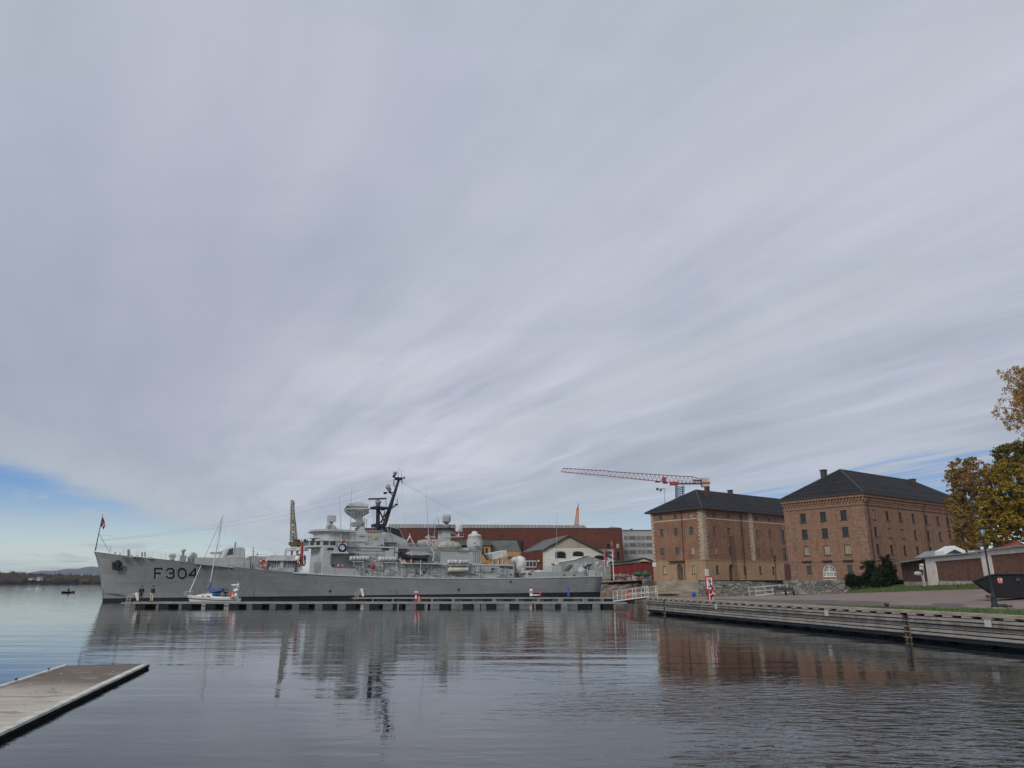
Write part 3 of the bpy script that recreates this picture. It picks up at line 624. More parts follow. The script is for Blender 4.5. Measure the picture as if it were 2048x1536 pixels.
# ================================================================== WARSHIP
BW = gz(205, 1203)
def _ship_angle():
    lo, hi = radians(15), radians(50)
    for _ in range(50):
        m = (lo + hi) / 2; f = Frame((BW.x, BW.y), m); p = f.P(92.5, 4.2, 4.2); yc = p.y * cos(PITCH) + (p.z - H) * sin(PITCH); u = 1024 + FPX * p.x / yc
        if u > 1202: lo = m
        else: hi = m
    return m
S = Frame((BW.x, BW.y), _ship_angle()); LW = 92.5
def interp(tab, x):
    if x <= tab[0][0]: return tab[0][1]
    for (a, p), (b, q) in zip(tab, tab[1:]):
        if x <= b: return p + (q - p) * (x - a) / (b - a)
    return tab[-1][1]
WD = [(-4, 0), (-2.2, 0.0), (0, 1.0), (4, 2.1), (10, 3.3), (18, 4.4), (28, 5.2), (40, 5.6), (60, 5.6), (80, 5.0), (96, 4.2)]
WWL = [(-4, 0), (0, 0), (3, .35), (8, 1.0), (15, 2.1), (25, 3.6), (36, 4.9), (50, 5.5), (68, 5.4), (82, 4.6), (96, 3.7)]
SHEER = [(187.4, 1102.9), (223, 1108), (251, 1112), (319.5, 1118), (342.7, 1121), (392.5, 1126.2), (425.8, 1128.9), (464, 1133.7), (480, 1136), (513, 1139.5), (563, 1143.6), (646, 1148.8), (719, 1152), (812, 1155), (900, 1156), (1016, 1156.3), (1056, 1155.5), (1139, 1153.6), (1201.6, 1151.5)]
shz = []
for u, v in SHEER:
    t = 0.0
    for _ in range(12): s, z = S.px(u, v, t); t = interp(WD, s)
    shz.append((s, z))
STEM = [(S.px(u, v, 0)) for u, v in ((205, 1203), (203.6, 1185), (201.5, 1163), (198.5, 1141), (194, 1120), (187.4, 1102.9))]
s_top = shz[0][0]
def sheer(s): return interp(shz, s)
def stem_s(z): return interp([(zz_, ss) for ss, zz_ in STEM], z)
def hull_pt(f, g):       # f 0..1 bow to stern, g 0..1 water to deck
    ztop = sheer(s_top + f * (LW - s_top)); z = g * ztop
    s = stem_s(z) if f == 0 else None
    s0 = stem_s(z); s1 = LW + 0.25 - (1 - g) * 0.5; s = s0 + (s1 - s0) * f
    w0 = interp(WWL, s0 * 0 + f * LW) if f > 0 else 0; w1 = interp(WD, s_top + f * (LW - s_top)) if f > 0 else 0.0
    k = g ** 1.7 if f < .35 else g ** 1.1
    kk = k * max(0, 1 - f / .4) + g * min(1, f / .4)
    return s, w0 + (w1 - w0) * kk, z
ship = thing('warship', 'grey naval frigate with hull number F304 moored behind the floating pontoons', 'ship', tuple(S.P(46, 0, 0)))
def hull_mesh():
    fs_ = [0, .004, .01, .02, .035, .055, .08, .11] + [i / 40 for i in range(6, 41)]; gs_ = [0, .035, .075, .11, .2, .32, .45, .6, .75, .88, 1.0]
    mb = MB(); nf, ng = len(fs_), len(gs_)
    for side in (1, -1):
        vs = []
        for f in fs_:
            ztop = sheer(s_top + f * (LW - s_top)); band = .46 + .4 * f
            for gi, g in enumerate(gs_):
                gg = g
                if gi == 3: gg = band / ztop
                elif gi < 3: gg = band / ztop * gi / 3
                else: gg = band / ztop + (1 - band / ztop) * (g - .11) / .89
                s, w, z = hull_pt(f, gg)
                if gi == 0: z = -0.6
                vs.append(S.P(s, w * side, z))
        for i in range(nf - 1):
            for j in range(ng - 1):
                q = (i * ng + j, (i + 1) * ng + j, (i + 1) * ng + j + 1, i * ng + j + 1); mb.add([vs[k] for k in q], [(0, 1, 2, 3)], 1 if j < 3 else 0, True)
        # transom half
        a = [vs[(nf - 1) * ng + j] for j in range(ng)]
        for j in range(ng - 1):
            c0 = S.P((a[j] - S.O).dot(S.a) , 0, a[j].z); c1 = S.P((a[j + 1] - S.O).dot(S.a), 0, a[j + 1].z); mb.add([a[j], c0, c1, a[j + 1]], [(0, 1, 2, 3)], 1 if j < 3 else 0)
        # deck half, a touch below the sheer
        for i in range(nf - 1):
            p, q = vs[i * ng + ng - 1], vs[(i + 1) * ng + ng - 1]; d = Vector((0, 0, -.06))
            mb.add([p + d, S.P((p - S.O).dot(S.a), 0, p.z) + d, S.P((q - S.O).dot(S.a), 0, q.z) + d, q + d], [(0, 1, 2, 3)], 2)
    o = mb.build('hull', [M['hull'], M['black'], M['superd']], ship); return o
ho = hull_mesh()
bm = bmesh.new(); bm.from_mesh(ho.data); bmesh.ops.remove_doubles(bm, verts=bm.verts, dist=.01); bmesh.ops.recalc_face_normals(bm, faces=bm.faces); bm.to_mesh(ho.data); bm.free()
def hull_t(s, z):
    f = max(0, min(1, (s - stem_s(z)) / (LW - stem_s(z)))); g = max(0, min(1, z / sheer(s_top + f * (LW - s_top)))); return hull_pt(f, g)[1]
def on_hull(u, v, off=.03):
    t = 3.0
    for _ in range(25): s, z = S.px(u, v, t); t = .5 * t + .5 * (hull_t(s, z) + off)
    s, z = S.px(u, v, t); return S.P(s, t, z)
# rubbing edge along the deck, its edge highlight put in as pale paint
eb = MB()
for f0, f1 in zip([i / 60 for i in range(60)], [i / 60 for i in range(1, 61)]):
    if f0 < .3: continue
    A, B = hull_pt(f0, 1), hull_pt(f1, 1); a_, b_ = S.P(A[0], A[1] - .05, A[2] - .16), S.P(B[0], B[1] - .05, B[2] - .16)
    eb.hexa([a_, b_, b_ + S.n * .14, a_ + S.n * .14, a_ + Vector((0, 0, .2)), b_ + Vector((0, 0, .2)), b_ + S.n * .14 + Vector((0, 0, .2)), a_ + S.n * .14 + Vector((0, 0, .2))])
eb.build('deck_edge', M['trim'], ship)
# hull number
def stroke(mb, pts, w, off, n=5, mi=0):
    for (u0, v0), (u1, v1) in zip(pts, pts[1:]):
        L_ = sqrt((u1 - u0) ** 2 + (v1 - v0) ** 2); ex, ey = (u1 - u0) / L_, (v1 - v0) / L_; u0_, v0_, u1_, v1_ = u0 - ex * w * .4, v0 - ey * w * .4, u1 + ex * w * .4, v1 + ey * w * .4
        k = max(2, int(L_ / 4)); q = []
        for i in range(k + 1):
            f = i / k; u, v = u0_ + (u1_ - u0_) * f, v0_ + (v1_ - v0_) * f
            q += [on_hull(u - ey * w / 2, v + ex * w / 2, off), on_hull(u + ey * w / 2, v - ex * w / 2, off)]
        mb.add(q, [(2 * i, 2 * i + 1, 2 * i + 3, 2 * i + 2) for i in range(k)], mi)
GL = {'F': ([(0, 1), (0, 0), (1, 0)], [(0, .5), (.72, .5)]), '3': ([(.02, .18), (.25, 0), (.78, 0), (.98, .2), (.98, .34), (.8, .48), (.4, .48)], [(.8, .48), (1, .64), (1, .82), (.78, 1), (.24, 1), (0, .82)]),
      '0': ([(.28, 0), (.72, 0), (1, .22), (1, .78), (.72, 1), (.28, 1), (0, .78), (0, .22), (.28, 0)],), '4': ([(.72, 1), (.72, 0), (0, .7), (1, .7)],)}
nm = thing  # placeholder
for ch, u0, w in (('F', 310, 15), ('3', 333.5, 15), ('0', 357.5, 14.5), ('4', 379, 16)):
    mb = MB()
    for off_, du, dv_, mi in ((.03, 1.1, .2, 1), (.05, 0, 0, 0)):
        for ln in GL[ch]: stroke(mb, [(u0 + du + x * w, 1137.3 + (u0 - 310) * .004 + dv_ + y * 18.6) for x, y in ln], 3.6 if mi == 0 else 3.9, off_, mi=mi)
    mb.build('hull_number', [M['black'], M['white']], ship)
# draught marks
dmk = MB()
for u, v0 in ((206.5, 1179), (508, 1178), (793, 1177)):
    for k in range(8): stroke(dmk, [(u - .8, v0 + k * 2.1), (u + .8, v0 + k * 2.1)], .8, .02)
dmk.build('draught_marks', M['dark'], ship)['kind'] = 'stuff'
# anchor + hawse
hc = on_hull(235.5, 1127.5, .12); an = MB(); an.lathe([(.6, -.1), (.58, .1), (.42, .16)], hc, S.n + Vector((0, 0, .15)), 14); hw = an.build('hawse_pipe', M['mast'], ship)
am = MB(); c_ = hc + S.n * .2; am.tube(c_ + Vector((0, 0, .5)), c_ + Vector((0, 0, -.9)), .13); am.tube(c_ + Vector((0, 0, -.75)) - S.a * .5, c_ + Vector((0, 0, -.75)) + S.a * .5, .2); am.tube(c_ + Vector((0, 0, -.75)) - S.a * .5, c_ - S.a * .75 + Vector((0, 0, .25)), .2, .08); am.tube(c_ + Vector((0, 0, -.75)) + S.a * .5, c_ + S.a * 1.15 + Vector((0, 0, -.35)), .18, .06)
am.build('anchor', M['black'], ship)
br = MB(); p = on_hull(206, 1188, .0); br.add([S.P(-.3, 0, 1.25), S.P(2.2, .9, 1.1), S.P(2.4, .55, 1.2), S.P(-.2, 0, 1.35)], [(0, 1, 2, 3)]); br.build('bow_fin', M['hull'], ship)
# ---- boxes authored on the near face; u0..u1, v0..v1 in picture measure, given half beams
def sbox(mb, u0, v0, u1, v1, t0, t1, mi=0, zlift=0.0, flat=True):
    s0, z0 = S.px(u0, v1, t0); s1, z1 = S.px(u1, v1, t0); _, zt0 = S.px(u0, v0, t0); _, zt1 = S.px(u1, v0, t0)
    if flat: zb, zt = min(z0, z1), (zt0 + zt1) / 2; return mb.box(S, s0, s1, t1, t0, zb + zlift, zt, mi)
def spoly(mb, pts, t0, t1, mi=0): return mb.prism(S, [S.px(u, v, t0) for u, v in pts], t0, t1, mi)
def sp(u, v, t=0.0): s, z = S.px(u, v, t); return S.P(s, t, z)
def part(name, m, *fns, parent=None):
    mb = MB()
    for f in fns: f(mb)
    return mb.build(name, m, parent or ship)
def R(*a, **k): return lambda mb: sbox(mb, *a, **k)
def PL(*a): return lambda mb: spoly(mb, *a)
def T(u0, v0, u1, v1, r, t=0.0, t1=None, r1=None): return lambda mb: mb.tube(sp(u0, v0, t), sp(u1, v1, t if t1 is None else t1), r, r1)
def rail(name, pts, t, h, n=None, r=.02, rows=3, m='wirel', both=True):
    """stanchions and wires along a deck edge; pts are (u,v) at deck level"""
    mb = MB()
    for sd_ in ((1, -1) if both else (1,)):
        P_ = [];
        for u, v in pts: s, z = S.px(u, v, t); P_.append((s, z))
        for (s0, z0), (s1, z1) in zip(P_, P_[1:]):
            k = max(1, round(abs(s1 - s0) / 1.6))
            for i in range(k + 1): f = i / k; q = S.P(s0 + (s1 - s0) * f, t * sd_, z0 + (z1 - z0) * f); mb.tube(q, q + Vector((0, 0, h)), r, None, 4)
            for j in range(rows): dz_ = Vector((0, 0, h * (j + 1) / rows)); mb.tube(S.P(s0, t * sd_, z0) + dz_, S.P(s1, t * sd_, z1) + dz_, r * .7, None, 4)
    return mb.build(name, M[m], ship)
# forecastle rail follows the sheer
fr = MB()
for sd_ in (1, -1):
    prev = None; s = s_top + .3
    while s < 32:
        t = (interp(WD, s) - .12) * sd_; z = sheer(s); h_ = 1.15; q = S.P(s, t, z); fr.tube(q, q + Vector((0, 0, h_)), .028, None, 4)
        if prev is not None:
            for k in (.4, .7, 1.0): fr.tube(prev + Vector((0, 0, h_ * k)), q + Vector((0, 0, h_ * k)), .013, None, 3)
        prev = q; s += 1.9
fr.build('forecastle_rail', M['trim'], ship)
rail('aft_rail', [(1060, 1155), (1200, 1151.5)], 4.3, 1.05)
# jackstaff
js = thing('jackstaff_flag', 'red white and blue flag hanging limp on the dark staff at the bow', 'flag', tuple(sp(190.5, 1101)))
MB().tube(sp(190.5, 1101), sp(205.8, 1028), .075, .04).build('staff', M['mast'], js)
part('staff_stay', M['wire'], T(198.5, 1068, 218, 1104, .03), T(199, 1070, 226, 1072, .01))
def flag(root, top, bot, wid, seed, cols):
    """limp flag: hanging folds in bands of colour"""
    r = random.Random(seed); mb = MB(); n, mlen = 9, 12; vs = []
    for j in range(mlen + 1):
        f = j / mlen
        for i in range(n + 1):
            g = i / n; base = top.lerp(bot, f); w = wid * (0.35 + .65 * sin(min(1, f * 1.3) * pi * .75)); vs.append(base + S.a * (g * w * .8) + S.n * (sin(g * 9 + f * 3) * w * .22) + Vector((0, 0, -g * w * .9)))
    for j in range(mlen):
        for i in range(n):
            k = j * (n + 1) + i; g = (i + .5) / n; fz = (j + .5) / mlen; c = 0
            if .3 < g < .55 or .42 < fz < .66: c = 1
            if .37 < g < .48 or .49 < fz < .59: c = 2
            mb.add([vs[k], vs[k + 1], vs[k + n + 2], vs[k + n + 1]], [(0, 1, 2, 3)], c, True)
    return mb.build('cloth', cols, root)
M['flagr'] = mat('flag_red', (0.5, 0.02, 0.04), 0.8, .1, 3)
flag(js, sp(204.8, 1034), sp(201.5, 1052), .75, 1, [M['flagr'], M['white'], M['navy']])
# forecastle gear
part('capstan', M['super'], lambda mb: mb.lathe([(.5, 0), (.5, .25), (.32, .35), (.3, .9), (.5, 1.0), (.5, 1.15)], sp(345, 1122, 2) - Vector((0, 0, .3)), n=12), R(339, 1109, 351, 1113, 2.5, 1.2))
part('winch', M['super'], R(341, 1107.5, 350, 1119, 2.4, 1.0), parent=None)
for u, v, w, h_ in ((262, 1113, 6, 3.5), (275, 1113, 3, 3), (230, 1108.5, 3, 5), (240, 1109, 2.5, 3.4), (300, 1116, 10, 1.5)): part('bollards', M['super'], lambda mb, u=u, v=v, w=w, h_=h_: sbox(mb, u - w / 2, v - h_, u + w / 2, v + 1.5, 2.6, 2.0))
for u in (256, 258.5, 284, 290): part('vent_post', M['superd'], T(u, 1114, u, 1099 if u < 260 else 1104, .12, 1.5))
part('ready_locker', M['superd'], R(361, 1111, 372, 1124, 3.2, 1.8)); part('mushroom_vent', M['super'], lambda mb: mb.lathe([(.2, 0), (.2, 1.1), (.42, 1.15), (.35, 1.4), (.1, 1.5)], sp(365, 1117, 2) , n=10))
for u, v in ((381, 1118), (389, 1117), (385, 1113.5), (378, 1122)): part('deck_vent', M['super'], lambda mb, u=u, v=v: mb.lathe([(.28, 0), (.28, .9), (.4, 1.0), (.1, 1.2)], sp(u, v + 6, 2.8), n=10))
# ---- gun deck and turret
part('gun_deck', M['super'], PL([(391, 1128), (393, 1114.5), (447, 1116), (498, 1118.5), (498, 1139)], 4.2, -4.2))
tur = MB(); s0, zb = S.px(446, 1118, 1.9); s1, zt = S.px(489, 1094, 1.9); tw = 1.95
prof = [S.px(u, v, 1.9) for u, v in ((442.5, 1118), (448, 1104), (451.5, 1099.5), (457, 1095.8), (464, 1094), (487, 1094.3), (490.3, 1097.5), (490.5, 1118))]
tur.prism(S, prof, tw, -tw); to = tur.build('gun_turret', M['super'], ship)
bv = to.modifiers.new('bevel', 'BEVEL'); bv.width = .35; bv.segments = 3
part('turret_base', M['superd'], lambda mb: mb.lathe([(2.3, -.3), (2.3, .12)], S.P((s0 + s1) / 2 + .2, 0, zb), n=20))
part('gun_barrel', M['superd'], lambda mb: mb.tube(sp(452, 1105.5), sp(420, 1106), .22, .13, 10), lambda mb: mb.tube(sp(452, 1105.5), sp(440, 1105.7), .34, .26, 10))
tz = MB(); spoly(tz, [(451.5, 1110.5), (458, 1098.5), (466.5, 1096), (466.5, 1108.5), (458, 1110)], 1.99, 1.9); tz.build('turret_hatch', M['dark'], to)
part('hatch_frame', M['trim'], T(451.5, 1110.5, 458, 1098.2, .05, 2.02), T(458, 1098.2, 467, 1095.6, .05, 2.02), T(467, 1095.6, 467, 1108.5, .05, 2.02), parent=to)
part('turret_antenna', M['dark'], T(471, 1095, 471, 1083, .05), T(469.5, 1095, 469.5, 1087, .04), T(468, 1087.5, 474, 1087, .03), parent=to)
# ---- forward midships: launcher deck
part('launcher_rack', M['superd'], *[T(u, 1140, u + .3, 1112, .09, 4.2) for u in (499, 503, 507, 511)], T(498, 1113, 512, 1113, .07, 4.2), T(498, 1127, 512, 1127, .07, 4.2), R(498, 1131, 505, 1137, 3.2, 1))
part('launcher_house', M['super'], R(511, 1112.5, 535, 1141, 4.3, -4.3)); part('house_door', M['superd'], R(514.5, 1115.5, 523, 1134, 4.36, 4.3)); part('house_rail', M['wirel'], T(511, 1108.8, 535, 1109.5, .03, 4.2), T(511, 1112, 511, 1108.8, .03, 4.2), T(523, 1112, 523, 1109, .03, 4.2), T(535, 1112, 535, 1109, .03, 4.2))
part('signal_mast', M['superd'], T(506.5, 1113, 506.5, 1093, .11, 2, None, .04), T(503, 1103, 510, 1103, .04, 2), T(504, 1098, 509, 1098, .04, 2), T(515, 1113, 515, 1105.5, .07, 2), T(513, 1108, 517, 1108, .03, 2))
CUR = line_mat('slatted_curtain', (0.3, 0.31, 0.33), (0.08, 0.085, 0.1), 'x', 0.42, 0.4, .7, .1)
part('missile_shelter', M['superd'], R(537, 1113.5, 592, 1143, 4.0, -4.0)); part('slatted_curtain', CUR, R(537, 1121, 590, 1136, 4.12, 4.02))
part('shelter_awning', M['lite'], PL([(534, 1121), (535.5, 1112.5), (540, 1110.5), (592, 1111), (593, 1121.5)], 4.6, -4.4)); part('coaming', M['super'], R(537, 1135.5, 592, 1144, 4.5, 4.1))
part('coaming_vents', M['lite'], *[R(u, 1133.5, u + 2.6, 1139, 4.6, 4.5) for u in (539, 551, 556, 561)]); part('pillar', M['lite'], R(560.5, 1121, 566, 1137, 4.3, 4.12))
part('step_block', M['super'], R(593, 1132, 600.5, 1144, 4.4, 2)); part('gap_shade', M['dark'], R(589, 1120, 592.5, 1144, 4.62, 4.5)); part('gap_shade', M['dark'], R(532, 1126, 536.5, 1142, 4.36, 4.3))  # dark strips put where shade fills the gaps between blocks
# ---- bridge superstructure (near face at t=4.4, wings at 5.2)
part('bridge_block', M['super'], lambda mb: mb.plan(S, [(S.px(643, 1140, 4.5)[0], 3.0), (S.px(649, 1140, 4.5)[0], 3.2), (S.px(713, 1140, 4.5)[0], 3.2), (S.px(713.5, 1140, 4.5)[0], 4.5), (S.px(768, 1140, 4.5)[0], 4.5), (S.px(768, 1140, 4.5)[0], -4.5), (S.px(649, 1140, 4.5)[0], -4.4), (S.px(643, 1140, 4.5)[0], -3.0)], sheer(45) - .3, S.px(700, 1093.5, 4.5)[1],
     top=[(S.px(648, 1093, 4.5)[0], 3.0), (S.px(653, 1093, 4.5)[0], 3.2), (S.px(713, 1093, 4.5)[0], 3.2), (S.px(713.5, 1093, 4.5)[0], 4.5), (S.px(768, 1093, 4.5)[0], 4.5), (S.px(768, 1093, 4.5)[0], -4.5), (S.px(653, 1093, 4.5)[0], -4.4), (S.px(648, 1093, 4.5)[0], -3.0)]))
part('wing_screen', M['super'], PL([(643, 1150.5), (648, 1094), (664, 1093.5), (663.5, 1107), (660.6, 1112), (660.6, 1128), (664, 1134.8), (671, 1136), (671, 1151.5)], 5.3, 3.2), PL([(664.3, 1107), (664.3, 1093.5), (694, 1094), (694, 1105), (686, 1107)], 5.3, 3.2), R(694, 1093.8, 714, 1106, 4.5, 3.2), PL([(671.2, 1151.5), (671.2, 1136), (711, 1137.5), (721, 1150), (721, 1152.8)], 5.3, 5.1))
part('round_window', M['black'], lambda mb: mb.lathe([(.16, 0), (.16, .03)], sp(666.3, 1131, 3.25), S.n, 12))
part('screen_window', M['black'], R(654.5, 1095.6, 667, 1099.8, 5.34, 5.3)); part('screen_window', M['dark'], R(763.5, 1096.7, 778, 1100.5, 4.56, 4.5)); part('awning_lip', M['trim'], R(664, 1104, 697, 1106.5, 5.42, 5.3)); part('bridge_gutter', M['trim'], R(694, 1092.2, 787, 1093.8, 4.7, 4.4))
for u in (628.5, 638): part('front_door', M['superd'], R(u, 1124.5, u + 5.5, 1142, 4.72, 4.4), lambda mb: None)
# the face turned to the bow: curved front screen with doors
fs0 = S.px(640, 1140, 3.2)[0]
part('front_screen', M['super'], lambda mb: mb.plan(S, [(fs0 - .6, -2), (fs0 - .6, 2), (fs0 + .4, 4.2), (fs0 + .8, 5.2), (fs0 + .85, 2.9), (fs0 + 3, 2.9), (fs0 + 3, -4.4), (fs0 + .6, -4.2)], sheer(42) - .3, S.px(640, 1094, 4)[1] - .35, top=[(fs0 + 1.6, -2), (fs0 + 1.6, 2), (fs0 + 1.3, 4), (fs0 + 1.5, 5.2), (fs0 + 1.55, 2.9), (fs0 + 3.6, 2.9), (fs0 + 3.6, -4.4), (fs0 + 2.0, -4.2)]))
def front_rect(name, m, t0, t1, z0, z1, ds=.04, s_of=None):
    mb = MB(); sa = lambda z: fs0 - .6 + 2.2 * (z - (sheer(42) - .3)) / ((S.px(640, 1094, 4)[1] - .35) - (sheer(42) - .3))
    mb.add([S.P(sa(z0) - ds, t0, z0), S.P(sa(z0) - ds, t1, z0), S.P(sa(z1) - ds, t1, z1), S.P(sa(z1) - ds, t0, z1), S.P(sa(z0) + .05, t0, z0), S.P(sa(z0) + .05, t1, z0), S.P(sa(z1) + .05, t1, z1), S.P(sa(z1) + .05, t0, z1)], [(0, 1, 2, 3), (4, 7, 6, 5), (0, 4, 5, 1), (1, 5, 6, 2), (2, 6, 7, 3), (3, 7, 4, 0)]); mb.build(name, m, ship)
zf = sheer(42)
front_rect('screen_door', M['superd'], -.2, .9, zf + .6, zf + 2.3); front_rect('screen_door', M['dark'], 1.1, 1.9, zf + .7, zf + 2.4)
front_rect('screen_port', M['dark'], -.9, -.65, zf + 2.6, zf + 2.85); front_rect('screen_pipe', M['trim'], .95, 1.02, zf + .2, zf + 4.6, .1); front_rect('screen_pipe', M['superd'], -1.8, .9, zf + 1.4, zf + 1.46, .06)
# wheelhouse with raked window band
wz0, wz1 = S.px(655, 1093, 4)[1] - .1, S.px(655, 1081.5, 4)[1]
ws0 = S.px(652, 1088, 4)[0]
wpl = [(ws0 - 2.4, -2.2), (ws0 - 2.4, 2.2), (ws0 - .8, 4.1), (ws0 + 1.8, 4.3), (ws0 + 7, 4.3), (ws0 + 7, -4.3), (ws0 + 1.8, -4.3), (ws0 - .8, -4.1)]
part('wheelhouse', M['super'], lambda mb: mb.plan(S, wpl, wz0, wz1))
part('wheelhouse_roof', M['trim'], lambda mb: mb.plan(S, [(s - .25 if s < ws0 + 3 else s, t * 1.04) for s, t in wpl], wz1 + .003, wz1 + .16))
def wwin(p, q, f0, f1, name='wheelhouse_window'):
    a_, b_ = Vector((p[0], p[1])), Vector((q[0], q[1])); d = (b_ - a_); nn = Vector((-d.y, d.x)).normalized(); nn = nn if (nn.dot((a_ + b_) / 2 - Vector((ws0 + 3, 0))) > 0) else -nn
    c0, c1 = a_ + d * f0, a_ + d * f1; zA, zB = wz0 + (wz1 - wz0) * .32, wz0 + (wz1 - wz0) * .88; mb = MB(); P0 = [(c0, 0), (c1, 0), (c1, .05), (c0, .05)]
    mb.hexa([S.P(c.x + nn.x * k, c.y + nn.y * k, zA) for c, k in P0] + [S.P(c.x + nn.x * k, c.y + nn.y * k, zB) for c, k in P0]); mb.build(name, M['glass'], ship)
for f in (.06, .24, .42, .6, .78): wwin(wpl[0], wpl[1], f, f + .13)
for f in (.08, .56): wwin(wpl[1], wpl[2], f, f + .32)
for f in (.1, .55): wwin(wpl[2], wpl[3], f, f + .35)
for f in (.12, .4): wwin(wpl[3], wpl[4], f, f + .16)
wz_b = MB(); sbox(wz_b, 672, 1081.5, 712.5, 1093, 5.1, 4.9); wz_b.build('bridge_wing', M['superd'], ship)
part('open_bridge_base', M['super'], lambda mb: mb.plan(S, [(ws0 - .6, -1.8), (ws0 - .6, 1.8), (ws0 + .8, 2.7), (ws0 + 5, 2.7), (ws0 + 5, -2.7), (ws0 + .8, -2.7)], wz1 + .16, S.px(660, 1066.5, 2.7)[1]))
zr = S.px(660, 1066.5, 2.7)[1]
part('flared_roof', M['superd'], lambda mb: mb.plan(S, [(ws0 - .8, -2.0), (ws0 - .8, 2.0), (ws0 + .6, 2.9), (ws0 + 5.2, 2.9), (ws0 + 5.2, -2.9), (ws0 + .6, -2.9)], zr, zr + .35, top=[(ws0 - 1.6, -2.4), (ws0 - 1.6, 2.4), (ws0 + .2, 3.5), (ws0 + 5.6, 3.5), (ws0 + 5.6, -3.5), (ws0 + .2, -3.5)]))
part('roof_bulwark', M['super'], lambda mb: mb.plan(S, [(ws0 - 1.3, -2.2), (ws0 - 1.3, 2.2), (ws0 + .4, 3.2), (ws0 + 5.4, 3.2), (ws0 + 5.4, -3.2), (ws0 + .4, -3.2)], zr + .352, zr + .7))
# director on the wheelhouse roof
dp = sp(661.5, 1062, 1.0)
part('director_pedestal', M['super'], lambda mb: mb.lathe([(1.0, 0), (1.0, .5), (.75, .9), (.35, 1.1), (.3, 1.6)], dp, n=14)); dh = part('director_head', M['super'], lambda mb: mb.box(S, *(lambda s: (s - .6, s + .7))(S.px(661.5, 1050, 1)[0]), .4, 1.7, dp.z + 1.6, dp.z + 2.7), lambda mb: mb.lathe([(.35, 0), (.55, .1), (.5, .35)], sp(658, 1050.5, 1.8), -S.a, 12)); part('director_aerial', M['wirel'], T(661, 1045, 661, 1036, .03, 1), T(656.5, 1062, 656.5, 1050, .03, 1), parent=dh)
part('roof_rail', M['wirel'], T(667, 1062, 681, 1062, .07, 2.5), T(681, 1083, 681.5, 1060, .09, 2.5), T(679, 1083, 679, 1066, .05, 2.5), T(672, 1055, 681, 1060, .03, 2.5), T(646, 1060, 650, 1059.5, .12, 2.4))
part('navigation_radar', M['dark'], T(618, 1076.8, 640, 1077, .07, 3), R(625, 1077, 633, 1080.5, 3.3, 2.7), T(629, 1080, 629, 1084, .1, 3))
for u, v0, v1 in ((611, 1078, 1086), (614.5, 1080, 1086), (608.5, 1079, 1084)): part('signal_lamp', M['dark'], T(u, v0, u, v1, .12, 4.8), T(u - 1.2, v0, u + 1.2, v0, .05, 4.8))
# block aft of the bridge
part('lattice_gear', M['superd'], *[T(684 + 2.2 * k, 1082, 685.5 + 2.2 * k, 1069 - (k % 3) * 2.5, .06, 3.0 - (k % 2)) for k in range(13)], T(684, 1073, 712, 1071, .06, 3), T(686, 1078, 710, 1066, .05, 2), T(690, 1067, 708, 1078, .05, 2))
part('flag_lockers', M['super'], R(686, 1073, 700, 1083, 2.6, .5), R(700, 1068, 716, 1083, 3.0, -3.0))
part('upper_house', M['super'], R(715, 1068, 768, 1093, 4.0, -4.0)); part('upper_rail', M['trim'], T(700, 1067, 768, 1067.8, .06, 3.9), T(734, 1063.5, 768, 1064, .03, 3.9), T(734, 1060.5, 768, 1061, .03, 3.9), *[T(u, 1068, u, 1060.5, .03, 3.9) for u in range(734, 769, 6)])
part('house_ladder', M['trim'], T(735.5, 1092, 735.5, 1069, .03, 4.08), T(742.5, 1092, 742.5, 1069, .03, 4.08), *[T(735.5, v, 742.5, v, .025, 4.08) for v in range(1071, 1092, 3)])
part('yellow_locker', M['yellow'], R(747.5, 1072, 752, 1077.5, 4.3, 4.0)); part('yellow_locker', M['yellow'], R(755, 1089, 758.5, 1091.5, 4.3, 4.02))
part('blue_locker', M['blue'], R(762.5, 1089, 766, 1091.5, 4.3, 4.02)); part('house_cabinet', M['superd'], R(719, 1071, 728, 1072.5, 4.15, 4.0))
# large air search radar
part('radar_pedestal', M['super'], lambda mb: mb.prism(S, [S.px(u, v, .9) for u, v in ((714, 1068), (721, 1053), (727, 1053), (734, 1068))], .9, -.9), R(712, 1066.5, 736.5, 1068.3, 1.6, -1.6))
part('radar_turntable', M['superd'], R(707, 1044, 716, 1052.5, .9, -.6), R(716, 1043, 722, 1053, .8, -.8), R(722, 1045, 729, 1055, .7, -.6), lambda mb: mb.lathe([(.9, 0), (.9, .5), (.55, .9), (.5, 1.9)], sp(719, 1051, 0), n=12), T(724, 1050, 733, 1042, .05, .7), T(729, 1055, 729, 1035, .06, .5), T(733, 1056, 733, 1038, .05, .5), T(726, 1040, 736, 1040, .04, .5))
rd = MB()
c0 = sp(714, 1022, 0); wS = S.px(739, 1022, 0)[0] - S.px(690, 1022, 0)[0]; zT = S.px(714, 1008, 0)[1]; zM = S.px(714, 1019, 0)[1]; zLow = S.px(714, 1036, 0)[1]; sc = S.px(714.5, 1022, 0)[0]
nn_ = 12; vs = []
outline = []
for i in range(nn_ + 1):
    f = i / nn_ * 2 - 1; bow = 1.1 * (1 - f * f); s = sc + f * wS / 2; zl = zLow + (zM - zLow) * abs(f) ** 1.6 * .72; zt_ = zT - .9 * max(0, abs(f) - .72) / .28
    vs += [S.P(s, -bow * .5 - .2, zl), S.P(s, -bow - .5, (zl + zt_) / 2), S.P(s, -bow * .6 - .1, zt_)]
fs = [(i * 3 + j, i * 3 + 3 + j, i * 3 + 4 + j, i * 3 + 1 + j) for i in range(nn_) for j in range(2)]
rd.add(vs, fs, 0, True)
